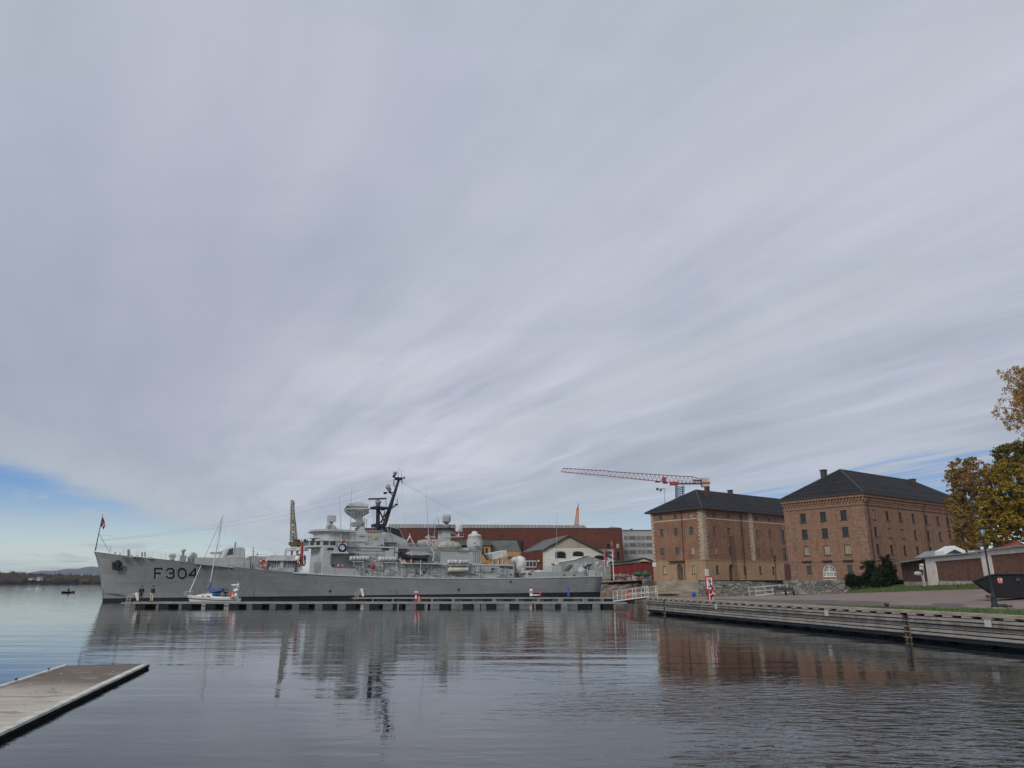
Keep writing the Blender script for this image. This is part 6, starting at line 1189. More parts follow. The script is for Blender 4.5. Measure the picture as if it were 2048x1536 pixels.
# red shed
Y = 203; rs = thing('red_shed', 'long low dark red wooden shed with small gable left of the brick warehouse', 'shed', (U(1265, Y), Y, 3))
mb = MB(); wbox(mb, 1222, 1318, 1126, 2.5, Y, 9); mb.build('wall', M['redshed'], rs); mb = MB(); mb.prism(WORLD, [(U(u, Y), Z(v, Y)) for u, v in ((1221, 1130.5), (1221, 1124.5), (1255, 1122.5), (1275, 1119), (1289, 1116.5), (1304, 1120.5), (1320, 1126), (1320, 1127.5), (1289, 1123), (1262, 1127.5))], -Y - 9.5, -Y + .4); mb.build('roof', M['greyroof'], rs)
mb = MB(); mb.path([Vector((U(u, Y - .5), Y - .5, Z(v, Y))) for u, v in ((1221, 1124.5), (1255, 1122.5), (1275, 1119), (1289, 1116.3), (1304, 1120.5), (1318, 1125))], .22, 5); mb.build('verge', M['soff'], rs)
mb = MB(); mb.prism(WORLD, [(U(u, Y), Z(v, Y)) for u, v in ((1277, 1123), (1302, 1123), (1289, 1118.2))], -Y + .4, -Y + .5); mb.build('gable', M['string'], rs)
# grey tent hall behind the stern
Y = 188; th_ = thing('tent_shelter', 'grey canvas shelter with a shallow peaked roof behind the stern guns', 'tent', (U(1170, Y), Y, 3))
mb = MB(); mb.prism(WORLD, [(U(u, Y), Z(v, Y)) for u, v in ((1112, 1158), (1222, 1158), (1222, 1129), (1204, 1120), (1178, 1111.5), (1150, 1120), (1118, 1125))], -Y - 14, -Y); mb.build('canvas', M['tent'], th_)
mb = MB(); mb.add([Vector((U(u, y), y, Z(v, Y))) for u, v, y in ((1178, 1111, Y - .3), (1150, 1119.6, Y - .3), (1118, 1124.4, Y - .3), (1115, 1122.5, Y + 6), (1150, 1113.5, Y + 10), (1173, 1110.5, Y + 10))], [(0, 1, 2, 3, 4, 5)]); mb.build('roof_sheet', M['lite'], th_)
# party tent peak seen over the foredeck
Y = 170; pt = thing('peaked_tent', 'small pointed grey tent top showing above the slatted curtain', 'tent', (U(547, Y), Y, 3)); mb = MB(); mb.add([(U(538, Y), Y, Z(1113, Y)), (U(559, Y), Y, Z(1113, Y)), (U(559, Y + 3), Y + 3, Z(1113, Y)), (U(538, Y + 3), Y + 3, Z(1113, Y)), (U(547.5, Y + 1.5), Y + 1.5, Z(1101, Y))], [(0, 1, 4), (1, 2, 4), (2, 3, 4), (3, 0, 4)]); mb.build('canvas', M['lite'], pt); mb = MB(); wbox(mb, 540, 557, 1113, 2, Y + .2, 2.6); mb.build('sides', M['tent'], pt)
wh_ = wallrun('far_quay', 'low far quay wall behind the warship foredeck', [(-75, 230), (-12, 207)], 4, 2.4, M['conc'])
# ---- cranes
def lattice(mb, p, q, w, n, r=.08, up=None, taper=1.0):
    p, q = Vector(p), Vector(q); d = (q - p).normalized(); x = d.cross(Vector((0, 1, 0)) if up is None else Vector(up)).normalized(); y = d.cross(x); cs = [(-1, -1), (1, -1), (1, 1), (-1, 1)]; rings = []
    for i in range(n + 1): f = i / n; c = p.lerp(q, f); k = w / 2 * (1 + (taper - 1) * f); rings.append([c + x * a * k + y * b * k for a, b in cs])
    for i in range(n):
        for j in range(4): A, B = rings[i], rings[i + 1]; mb.tube(A[j], B[j], r, None, 4); mb.tube(A[j], B[(j + 1) % 4], r * .6, None, 4); mb.tube(A[j], A[(j + 1) % 4], r * .6, None, 4)
Y = 300; tc_ = thing('tower_crane', 'red and white tower crane on a blue lattice mast above the brick warehouses', 'crane', (U(1360, Y), Y, 3))
mb = MB(); lattice(mb, at(1360, 1075, Y), at(1359.5, 971, Y), 2.9, 26, .13); mb.build('tower', M['craneblue'], tc_)
mb = MB(); mb.box(WORLD, U(1352, Y), U(1368, Y), -Y - 1.6, -Y + 1.6, Z(970, Y), Z(964, Y)); mb.build('slewing_ring', M['redp'], tc_)
def jibtri(u0, v0, v0t, u1, v1, v1t, n, name, m1, m2):
    bot, top = MB(), MB(); P0 = []
    for i in range(n + 1):
        f = i / n; u = u0 + (u1 - u0) * f; vb = v0 + (v1 - v0) * f; vt = v0t + (v1t - v0t) * f
        P0.append((at(u, vb, Y - .9), at(u, vb, Y + .9), at(u + (u1 - u0) / n / 2, vt, Y)))
    for i in range(n):
        for k in (0, 1): bot.tube(P0[i][k], P0[i + 1][k], .17, None, 5)
        bot.tube(P0[i][0], P0[i][1], .09, None, 4)
        if i < n - 1: top.tube(P0[i][2], P0[i + 1][2], .15, None, 5)
        for k in (0, 1): top.tube(P0[i][k], P0[i][2], .09, None, 4); top.tube(P0[i + 1][k], P0[i][2], .09, None, 4)
    bot.build(name, m1, tc_); top.build(name + '_bracing', m2, tc_)
M['jibp'] = mat('jib_grey_pink', (.16, .06, .065), .6, .2, .3)
jibtri(1221, 952.5, 943.5, 1356, 966.5, 952.3, 16, 'jib', M['redp'], M['jibp']); jibtri(1122, 943.4, 936.5, 1221, 952.5, 942.5, 12, 'jib_tip', M['redp'], M['jibp']); 
jibtri(1356, 966.5, 952.3, 1388, 966, 953.5, 4, 'counter_jib', M['redp'], M['jibp'])
mb = MB(); mb.tube(at(1216.9, 942.5 , Y), at(1225.2, 943.8, Y), .15, None, 5); mb.tube(at(1351.8, 952, Y), at(1360, 952.3, Y), .15, None, 5); mb.build('jib_joint', M['jibp'], tc_)
mb = MB(); lattice(mb, at(1386, 963, Y), at(1418, 966.5, Y), 1.4, 6, .14); mb.tube(at(1386, 953.5, Y), at(1414, 963.5, Y), .16, None, 5); mb.tube(at(1356, 952, Y), at(1386, 953.5, Y), .14, None, 5); mb.tube(at(1356, 968, Y), at(1418, 968, Y), .22, None, 5); mb.build('counter_boom', M['brown'], tc_)
mb = MB(); mb.box(WORLD, U(1416.5, Y), U(1431.5, Y), -Y - 1.2, -Y + 1.2, Z(974, Y), Z(956.5, Y)); cw_ = mb.build('counterweight', M['concw'], tc_); mb = MB(); mb.box(WORLD, U(1415, Y), U(1433, Y), -Y - 1.4, -Y + 1.4, Z(968, Y), Z(965, Y)); mb.build('weight_clamp', M['redp'], cw_)
mb = MB(); mb.box(WORLD, U(1336, Y), U(1343.5, Y), -Y - .8, -Y + .8, Z(962.5, Y), Z(954.5, Y)); mb.box(WORLD, U(1338, Y), U(1347, Y), -Y - 1.8, -Y - .2, Z(966.5, Y), Z(962.8, Y)); mb.build('cab', M['redp'], tc_); mb = MB(); mb.box(WORLD, U(1321, Y), U(1331, Y), -Y - .5, -Y + .5, Z(964.8, Y), Z(962.2, Y)); mb.build('trolley', M['dark'], tc_)
mb = MB(); mb.tube(at(1130, 946, Y), at(1210, 955, Y), .04, None, 4); mb.tube(at(1210, 955, Y), at(1330, 963.5, Y), .04, None, 4)
mb.build('hoist_rope', M['wire'], tc_)
mb = MB(); mb.box(WORLD, U(1369, Y), U(1380, Y), -Y - .6, -Y + .6, Z(962, Y), Z(957, Y)); mb.build('winch_box', M['lite'], tc_); mb = MB(); mb.tube(at(1355.5, 953, Y), at(1356, 947.5, Y), .08, .03, 5); mb.build('anemometer', M['redp'], tc_)
Y = 250; lp_ = thing('floodlight_mast', 'thin mast with twin floodlights rising behind the warehouse roof', 'light mast', (U(1330, Y), Y, 3)); mb = MB(); mb.tube(at(1331, 1050, Y), at(1329, 980, Y), .14, .09, 6); mb.build('pole', M['superd'], lp_)
mb = MB(); mb.tube(at(1324, 977.5, Y), at(1332, 978.5, Y), .12, None, 5); mb.box(WORLD, U(1322.5, Y), U(1326.8, Y), -Y - .4, -Y + .4, Z(980.5, Y), Z(976, Y)); mb.build('floodlight', M['dark'], lp_); mb = MB(); mb.box(WORLD, U(1329.8, Y), U(1333, Y), -Y - .4, -Y + .4, Z(982.5, Y), Z(977.2, Y)); mb.build('floodlight', M['dark'], lp_)
# old harbour crane behind the foredeck
Y = 200; oc = thing('harbour_crane', 'old rusty cream lattice harbour crane standing upright behind the foredeck', 'crane', (U(585, Y), Y, 3)); mb = MB(); lattice(mb, at(587, 1085, Y), at(584.3, 1000, Y), 1.45, 13, .12, taper=.34); mb.build('jib', M['rustyel'], oc)
mb = MB()
for k in range(5): v = 1078 - 16 * k; mb.vbox(at(584.5, v, Y - .3), Vector((.5, 0, 0)), Vector((0, .3, 0)), Vector((0, 0, 1.3)))
mb.tube(at(590, 1082, Y), at(585.3, 1003, Y), .2, .08, 5); mb.build('jib_plates', M['rust'], oc)
mb = MB(); mb.box(WORLD, U(574.5, Y), U(596, Y), -Y - 1.5, -Y + 1.5, Z(1091, Y), Z(1084.5, Y)); mb.box(WORLD, U(578, Y), U(592, Y), -Y - 1.5, -Y + 1.5, Z(1096, Y), Z(1091, Y)); mb.box(WORLD, U(582, Y), U(592, Y), -Y - 1.2, -Y + 1.2, Z(1084.5, Y), Z(1079, Y)); mb.build('machine_house', M['rust'], oc)
mb = MB(); mb.box(WORLD, U(569, Y), U(608, Y), -Y - 2, -Y + 2, Z(1101.5, Y), Z(1097.5, Y)); mb.lathe([(2.2, 0), (2.2, .4)], (U(585, Y), Y, Z(1097.5, Y)), n=16)
for u in (571, 584, 595, 605):
    mb.tube(at(u, 1101, Y), at(u - 3, 1140, Y), .3, .25, 6)
mb.tube(at(571, 1112, Y), at(605, 1112, Y), .2, None, 6); mb.build('portal', M['lite'], oc); mb = MB(); mb.tube(at(580.5, 1085, Y), at(584, 1001, Y), .05, None, 4); mb.tube(at(597, 1087, Y), at(586, 1004, Y), .05, None, 4); mb.tube(at(593, 1085, Y), at(586, 1012, Y), .04, None, 4); mb.build('ropes', M['wire'], oc)
Y = 280; ocr = thing('slewing_crane', 'orange and white lattice crane tip rising above the hall roof', 'crane', (U(1151, Y), Y, 3)); mb = MB(); lattice(mb, at(1151, 1075, Y), at(1155.3, 1016, Y), 1.9, 9, .16, taper=.3); mb.build('jib', M['orange'], ocr); mb = MB(); mb.tube(at(1155, 1020, Y), at(1157, 1006.5, Y), .28, .08, 5); mb.build('jib_head', M['brown'], ocr); mb = MB(); mb.tube(at(1146.5, 1060, Y), at(1153.5, 1018, Y), .2, .12, 4); mb.tube(at(1155, 1060, Y), at(1156.5, 1018, Y), .1, None, 4); mb.build('stay', M['lite'], ocr)
# ---- small things on the far quay
Y = 176; fp = thing('flagpole', 'tall slim white pole standing on the bank right of the stern ensign', 'pole', (U(1225, Y), Y, 2.6)); mb = MB(); mb.tube(at(1228, 1160, Y), at(1225, 1110, Y), .13, .1, 8); mb.tube(at(1225, 1110, Y), at(1223.2, 1082, Y), .1, .04, 8); mb.build('pole', M['white'], fp); mb = MB(); mb.tube(at(1223.5, 1090, Y - .2), at(1225.5, 1105, Y - .2), .14, .05, 5); mb.build('pennant', M['flagr'], fp)
def heap(u, v, Y, w, h_, m_, lab, cat, name, seed):
    p = at(u, v, Y); o = MB(); r = random.Random(seed)
    for _ in range(7): o.ball((p.x + r.uniform(-w, w) * .4, p.y + r.uniform(-.5, .5), p.z + h_ * .3), h_ * r.uniform(.35, .6), (1.3, 1, .9), 9, 6, jit=.7)
    return tag(o.build(name, M[m_]), lab, cat)
M['greenp'] = mat('green_tarp', (.03, .12, .06), .8, .2, 1.5); heap(1285, 1151, 172, 4, 1.1, 'greenp', 'green tarpaulin heap on the quay left of the brick warehouse', 'tarpaulin', 'tarpaulin', 1); heap(1243, 1154.5, 176, 4, .9, 'gravel', 'sandy rubble heap on the bank right of the flagpole', 'rubble', 'rubble_heap', 2)
def crate(u0, u1, v0, v1, Y, m_, lab):
    t_ = thing('crate', lab, 'crate', (U(u0, Y), Y, Z(v1, Y)), 'crates and bins on the far quay'); mb = MB(); mb.box(WORLD, U(u0, Y), U(u1, Y), -Y - 1.4, -Y, Z(v1, Y), Z(v0, Y)); mb.build('box', M[m_], t_); mb = MB()
    for v in (v0, (v0 + v1) / 2, v1 - .6): mb.box(WORLD, U(u0, Y) - .05, U(u1, Y) + .05, -Y, -Y + .06, Z(v + .7, Y), Z(v, Y))
    mb.build('battens', M['white'] if m_ == 'concw' else M['superd'], t_)
crate(1266, 1276, 1150, 1159.5, 174, 'concw', 'white slatted crate on the quay next to the green heap'); crate(1287, 1303, 1151, 1161, 173, 'super', 'grey green container at the foot of the brick warehouse corner'); crate(1255, 1262, 1154, 1160, 175, 'woodcap', 'small tan crate on the bank left of the white slatted crate')
mb = MB()
for i in range(9): u = 1210 + 9 * i; mb.tube(at(u, 1161, 179), at(u, 1151, 179), .05, None, 4)
mb.tube(at(1208, 1151.5, 179), at(1284, 1151, 179), .05, None, 4); mb.tube(at(1208, 1156, 179), at(1284, 1156, 179), .04, None, 4); tag(mb.build('railing', M['superd']), 'thin grey railing along the bank in front of the red shed', 'railing')
# ================================================================== RIGHT BANK: wall, shed, skip, lamps
M['gbrick'] = brick_mat('garden_wall_brick', (0.2, 0.085, 0.06), (0.15, 0.062, 0.045), (0.24, 0.16, 0.12), (0.25, 0.12, 0.085), bw=.4, bh=.13, patchy=.4, big=.8)
M['plaster'] = mat('pinkish_white_plaster', (.82, .71, .62), .9, .08, 1.2); M['foot'] = mat('flaking_white_footing', (.5, .46, .4), .95, .25, 1.6, tint=(.62, .58, .5)); M['slate'] = mat('grey_felt_roof', (.25, .28, .29), .8, .12, .8)
M['shedred'] = line_mat('dark_red_planks', (.1, .035, .032), (.04, .012, .012), 'x', .22, .1, .85, .2); M['tile'] = line_mat('orange_roof_tiles', (.36, .12, .07), (.2, .06, .04), 'z', .33, .2, .85, .12)
pA, pB = at(1851.5, 1117, 87.0), at(1964, 1106.3, 71.0)
GWf = Frame(pA.xy, atan2(pB.y - pA.y, pB.x - pA.x))
if GWf.n.x > 0: GWf.n = -GWf.n
Lg = (pB.xy - pA.xy).length; ztop = pA.z; gw_ = thing('garage', 'long low brick outbuilding with white plaster pilasters and dark red wooden end', 'outbuilding', (pA.x, pA.y, 2.3))
mb = MB(); mb.box(GWf, 0, Lg + .2, -5, 0, 2.1, ztop); mb.build('brick_wall', M['gbrick'], gw_)
ztop2 = at(1984, 1099, 69).z - .1
mb = MB(); mb.box(GWf, Lg + .2, Lg + 26, -5, 0.05, 2.1, ztop2); mb.build('brick_wall', M['gbrick'], gw_)
def wp(s0, s1, z0, z1, out, name, m, o0=0.0): mb = MB(); mb.box(GWf, s0, s1, o0, out, z0, z1); return mb.build(name, m, gw_)
zb0 = 2.35; spil = GWf.px(1874, 1140, 0)[0]; sp2 = GWf.px(1985, 1120, 0)[0]
wp(0.0, spil, zb0, ztop - .002, .12, 'pilaster', M['plaster']); wp(Lg - .05, sp2, zb0, ztop2 - .002, .14, 'pilaster', M['plaster'])
wp(spil, Lg - .05, ztop - .42, ztop - .002, .1, 'frieze', M['plaster']); wp(sp2, Lg + 26, ztop2 - .42, ztop2 - .002, .12, 'frieze', M['plaster']); wp(spil, Lg - .05, 2.1, 2.95, .09, 'footing', M['foot']); wp(sp2, Lg + 26, 2.1, 3.05, .12, 'footing', M['foot'])
mb = MB(); mb.prism(Frame(GWf.P(0, 0, 0).xy, GWf.ang + pi / 2), [(0, 0)] * 3, 0, 0) if False else None
def slabroof(s0, s1, z, name): mb = MB(); mb.hexa([GWf.P(s0, -5.4, z + .5), GWf.P(s1, -5.4, z + .5), GWf.P(s1, .45, z), GWf.P(s0, .45, z), GWf.P(s0, -5.4, z + .62), GWf.P(s1, -5.4, z + .62), GWf.P(s1, .45, z + .13), GWf.P(s0, .45, z + .13)]); mb.build(name, M['slate'], gw_)
slabroof(-.5, Lg + .05, ztop + .02, 'roof'); slabroof(Lg - .4, Lg + 26.5, ztop2 + .02, 'roof')
# red timber end
sE0 = -(at(1791, 1121.5, 97).xy - pA.xy).length; mb = MB(); mb.box(GWf, sE0, -.02, -4.5, -.15, 2.9, ztop - .25); mb.build('timber_wall', M['shedred'], gw_); mb = MB(); mb.box(GWf, sE0, -.02, -4.5, -.10, 1.6, 2.9); mb.build('concrete_base', M['conc'], gw_)
mb = MB()
for f in (0, .22, .38, .5, .74, 1): s_ = sE0 * (1 - f) - .05; mb.box(GWf, s_ - .09, s_ + .09, -.15, -.07, 2.92, ztop - .27)
mb.build('posts', M['soff'], gw_)
mb = MB(); mb.hexa([GWf.P(sE0 - .8, -5, ztop - .1), GWf.P(-.5, -5, ztop + .3), GWf.P(-.5, .55, ztop - .15), GWf.P(sE0 - .8, .55, ztop - .35), GWf.P(sE0 - .8, -5, ztop + .05), GWf.P(-.5, -5, ztop + .45), GWf.P(-.5, .55, ztop), GWf.P(sE0 - .8, .55, ztop - .2)]); mb.build('lean_to_roof', M['slate'], gw_)
# rear house roofs showing over the wall
pr = at(1909, 1098, 88); rh = thing('low_house', 'low house with grey roof and white dormer gable behind the brick outbuilding', 'house', (pr.x, pr.y, 2.5)); Hf = Frame(at(1830, 1120, 100).xy, radians(-55))
mb = MB(); z0, z1 = at(1870, 1112, 92).z, at(1909, 1098, 88).z
q = [at(1828, 1116, 100), at(1930, 1106.5, 84), at(1909, 1096.8, 90), at(1850, 1103, 104)]; mb.add(q + [p + Vector((6, 6, -.6)) for p in q], [(0, 1, 2, 3), (4, 7, 6, 5), (0, 4, 5, 1), (1, 5, 6, 2), (2, 6, 7, 3), (3, 7, 4, 0)]); mb.build('roof', M['slate'], rh)
gq = [(1889, 1107.5), (1909, 1096.5), (1930, 1106)]; Yg = 83.5; mb = MB(); mb.prism(WORLD, [(at(u, v, Yg).x, at(u, v, Yg).z) for u, v in gq], -Yg - 1.5, -Yg); mb.build('dormer', M['glass'], rh)
mb = MB(); a_, b_, c_ = [at(u, v, Yg - .1) for u, v in ((1888, 1108), (1909, 1097), (1931, 1106.5))]; 
for p, q_ in ((a_, b_), (b_, c_)): mb.vbox(p + Vector((0, 0, -.1)), q_ - p, Vector((0, 1.8, 0)), Vector((0, 0, .42)))
mb.build('white_verge', M['white'], rh); mb = MB(); mb.box(WORLD, at(1850, 1120, 96).x, at(1900, 1120, 96).x, -101, -95.5, 2, 5.0); mb.build('wall', M['plaster'], rh)
Yt = 100; th2 = thing('tiled_house', 'house with orange tiled hip roof showing under the birch at right', 'house', (at(2010, 1090, Yt).x, Yt, 2.5)); mb = MB(); e = [at(u, v, y) for u, v, y in ((1978, 1100, Yt), (2046, 1097, Yt - 6), (2060, 1095, Yt + 6), (2000, 1096, Yt + 8))]; r0, r1 = at(2004, 1079, Yt), at(2034, 1080, Yt); mb.add(e + [r0, r1], [(0, 1, 5, 4), (1, 2, 5), (2, 3, 4, 5), (3, 0, 4)]); mb.build('roof', M['tile'], th2); mb = MB(); mb.box(WORLD, e[0].x + .5, e[1].x - .3, -Yt - 5, -Yt + .5, 2, e[0].z + .1); mb.build('wall', M['plaster'], th2)
# sign + satellite-like tap on the shed corner
sg_ = thing('parking_sign', 'small white sign with black symbol on a post by the red shed end', 'sign', tuple(at(1845, 1172, 84))); Ys = 84; mb = MB(); mb.tube(at(1850, 1171, Ys), at(1846, 1132, Ys), .05, None, 8); mb.build('post', M['superd'], sg_); mb = MB(); mb.vbox(at(1839.5, 1139, Ys), at(1847, 1139, Ys) - at(1839.5, 1139, Ys), Vector((0, .04, 0)), at(1839.5, 1127.5, Ys) - at(1839.5, 1139, Ys)); mb.build('board', M['white'], sg_)
mb = MB()
for u0, v0, u1, v1 in ((1841.3, 1130, 1842.3, 1134), (1844, 1129.8, 1845, 1134), (1841.3, 1133, 1845, 1134), (1842.6, 1136, 1843.8, 1138)): a_ = at(u0, v1, Ys - .03); mb.vbox(a_, Vector((at(u1, v1, Ys - .03).x - a_.x, 0, 0)), Vector((0, .02, 0)), Vector((0, 0, at(u0, v0, Ys - .03).z - a_.z)))
mb.build('symbol', M['black'], sg_)
sh = thing('hose_hood', 'pale rounded metal hood on a bent stand in front of the red shed end', 'stand', tuple(at(1846, 1173, 83))); Yh = 83; mb = MB(); mb.ball(at(1836, 1147, Yh), .33, (1.4, .6, .7), 12, 8); mb.build('hood', M['super'], sh); mb = MB(); mb.path([at(1848, 1173, Yh), at(1846, 1158, Yh), at(1841, 1146, Yh)], .06, 8); mb.tube(at(1852, 1172, Yh), at(1846, 1150, Yh), .07, None, 6); mb.build('stand', M['super'], sh)
# skip
M['skipp'] = mat('skip_black_blue', (.005, .006, .01), .8, .25, 1.5); K0 = at(1987, 1197, 50); KF = Frame(K0.xy, radians(-27)); sk_ = thing('skip_container', 'black open steel skip with flared front on the asphalt behind the lamp post', 'skip', (K0.x, K0.y, K0.z))
kz = K0.z; prof = [KF.px(u, v, 0) for u, v in ((1993, 1196.5), (1987, 1187), (1951.5, 1163), (1952, 1160.5), (1957, 1158), (1990, 1149), (2110, 1149.5), (2110, 1196.5))]
mb = MB(); mb.prism(KF, prof, 0, -2.1); sko = mb.build('body', M['skipp'], sk_); bvs = sko.modifiers.new('b', 'BEVEL'); bvs.width = .03; bvs.segments = 2
mb = MB(); 
for a_, b_ in (((1990, 1149), (2110, 1149.5)), ((1952, 1161), (1990, 1149)), ((1951.5, 1163), (1987, 1187))): A = KF.px(*a_, .03); B = KF.px(*b_, .03); mb.tube(KF.P(A[0], .03, A[1]), KF.P(B[0], .03, B[1]), .05, None, 8); mb.tube(KF.P(A[0], -2.13, A[1]), KF.P(B[0], -2.13, B[1]), .05, None, 8)
A = KF.px(1951.5, 1162, 0); mb.tube(KF.P(A[0], 0.05, A[1]), KF.P(A[0], -2.15, A[1]), .06, None, 8); mb.build('rim', M['skipp'], sk_)
mb = MB(); A = KF.px(2036, 1160, .02); mb.lathe([(.12, 0), (.12, .09)], KF.P(A[0], 0, A[1]), KF.n, 10); mb.tube(KF.P(A[0], .05, A[1]), KF.P(A[0] + .2, .05, A[1] - .3), .03); mb.build('lifting_pin', M['dark'], sk_)
lbx = [KF.px(u, v, 0) for u, v in ((1995, 1154.5), (2005.5, 1167))]; mb = MB(); mb.box(KF, lbx[0][0], lbx[1][0], 0, .012, lbx[1][1], lbx[0][1]); lbl = mb.build('red_label', M['red'], sk_); mb = MB(); cx = (lbx[0][0] + lbx[1][0]) / 2; zt_ = lbx[0][1]
for x in (-.1, 0.02, .1): mb.box(KF, cx + x - .025, cx + x + .025, .012, .016, zt_ - .2, zt_ - .09)
mb.box(KF, cx - .13, cx + .13, .012, .016, zt_ - .3, zt_ - .275); mb.build('label_marks', M['white'], lbl)
mb = MB(); 
for u in (1974, 2040): A = KF.px(u, 1188, -.3); mb.lathe([(.12, 0), (.12, .1)], KF.P(A[0], -.3, kz + .12), KF.n, 12)
mb.build('rollers', M['rust'], sk_)
# lamp post near
lz = at(1990, 1215, 41.5); lamp = thing('street_lamp', 'old-fashioned dark lamp post with glass lantern standing beside the black skip', 'street lamp', tuple(lz)); lx, ly, z0 = lz.x, lz.y, lz.z
zt = at(1979, 1053, 41.5).z; zg0 = at(1979, 1073, 41.5).z; zgt = at(1979, 1058, 41.5).z
MB().lathe([(.2, 0), (.2, .08), (.15, .12), (.14, .55), (.16, .6), (.09, .66), (.075, .9), (.07, 1.0), (.045, 1.1), (.04, zg0 - z0 - .7), (.07, zg0 - z0 - .66), (.045, zg0 - z0 - .6), (.045, zg0 - z0 - .05), (.09, zg0 - z0)], (lx, ly, z0), n=14).build('post', M['mast'], lamp)
mb = MB(); mb.tube((lx - .3, ly, zg0 - .45), (lx + .3, ly, zg0 - .45), .018); mb.build('crossbar', M['mast'], lamp)
mb = MB(); mb.lathe([(.1, 0), (.17, zgt - zg0)], (lx, ly, zg0), n=6); lg = mb.build('lantern_glass', mat('frosted_lantern', (.35, .36, .34), .25, .1, 3), lamp)
mb = MB()
for k in range(6): a = 2 * pi * k / 6 + .5; mb.tube((lx + .105 * cos(a), ly + .105 * sin(a), zg0), (lx + .18 * cos(a), ly + .18 * sin(a), zgt), .012, None, 4)
mb.lathe([(.22, 0), (.12, .09), (.05, .14), (.02, .2)], (lx, ly, zgt), n=12); mb.build('lantern_cage', M['mast'], lamp)
mb = MB(); mb.box(WORLD, lx - .3, lx + .28, -ly - .3, -ly + .3, z0 - .25, z0 + .01); tag(mb.build('lamp_plinth', M['conc']), 'rough concrete plinth under the near lamp post', 'plinth'); heap(2009, 1214, 41.6, .6, .2, 'hillm', 'dry weeds beside the concrete plinth of the lamp', 'weeds', 'weeds', 5)
# lamp in front of the warehouses
Yl = 88; l2 = thing('street_lamp', 'slim dark lamp post standing in front of the gap between the two warehouses', 'street lamp', tuple(at(1552, 1190, Yl))); mb = MB(); mb.tube(at(1553.5, 1190, Yl), at(1550.5, 1125, Yl), .07, .045, 8); mb.build('post', M['mast'], l2); zc_ = at(1549.5, 1122, Yl); mb = MB(); mb.lathe([(.1, 0), (.17, .45)], zc_, n=6); mb.build('lantern_glass', M['winglass'], l2); mb = MB(); mb.lathe([(.28, 0), (.12, .12), (.03, .28)], zc_ + Vector((0, 0, .45)), n=8); mb.tube(zc_ + Vector((-.35, 0, -.3)), zc_ + Vector((.35, 0, -.3)), .02); mb.lathe([(.12, -.08), (.12, 0)], zc_, n=6); mb.build('lantern_cage', M['mast'], l2)
# benches, pots and cabinet by the small gangway
def bench(u, v, Y, lab, w=1.5):
    p = at(u, v, Y); t_ = thing('park_bench', lab, 'bench', tuple(p), 'benches by the small gangway'); x, z = p.x, p.z
    for nm_, b_ in (('seat', (-w / 2, w / 2, -Y - .4, -Y, .42, .47)), ('backrest', (-w / 2, w / 2, -Y - .42, -Y - .38, .5, .85))): mb = MB(); mb.box(WORLD, x + b_[0], x + b_[1], b_[2], b_[3], z + b_[4], z + b_[5]); mb.build(nm_, M['wfd'], t_)
    for k in (-1, 1): mb = MB(); mb.box(WORLD, x + k * (w / 2 - .1) - .03, x + k * (w / 2 - .1) + .03, -Y - .4, -Y, z, z + .42); mb.build('leg', M['mast'], t_)
bench(1564, 1190.5, 84, 'dark park bench nearest the lamp post at the head of the small white gangway', 1.3); bench(1581, 1191, 83, 'dark park bench right of the white gangway by the stone plinth', 1.1)
cb2 = at(1558, 1191, 82.5); mb = MB(); mb.box(WORLD, cb2.x - .35, cb2.x + .35, -82.9, -82.5, cb2.z, cb2.z + .42); mb.box(WORLD, cb2.x - .4, cb2.x + .4, -82.95, -82.45, cb2.z + .42, cb2.z + .47); tag(mb.build('planter', M['stone']), 'low grey stone planter block under the slim lamp post', 'planter')
# gangways
def gangway(lab, P0, P1, wid, hh, posts, m_='white', deckm='lite'):
    t_ = thing('gangway', lab, 'gangway', tuple(P0), 'white handrail gangways'); d = (P1 - P0); side = Vector((-d.y, d.x, 0)).normalized() * wid; up = Vector((0, 0, 1)); mb = MB(); mb.vbox(P0, d, side, Vector((0, 0, .12))); mb.build('deck', M['pedge'], t_)
    for k, o_ in enumerate((Vector((0, 0, 0)), side)):
        mb = MB(); a, b = P0 + o_, P1 + o_
        for f in (hh * .52, hh): mb.tube(a + up * f, b + up * f, .024, None, 6)
        mb.tube(a + up * .06, b + up * .06, .06, None, 6)
        for f in posts: c = a.lerp(b, f); mb.tube(c, c + up * hh, .024, None, 6)
        mb.build('handrail', M[m_], t_)
    return t_
gangway('long white railed gangway sloping from the pontoon up to the timber quay', at(1227, 1204, 80), at(1297, 1195, 74.5), 1.1, 1.1, (0, .12, .57, .66, .96, 1))
gangway('short white railed gangway in front of the dark stone wall beside the benches', at(1513, 1192.5, 84), at(1577, 1186.5, 87), 1.0, .95, (0, .5, .98))
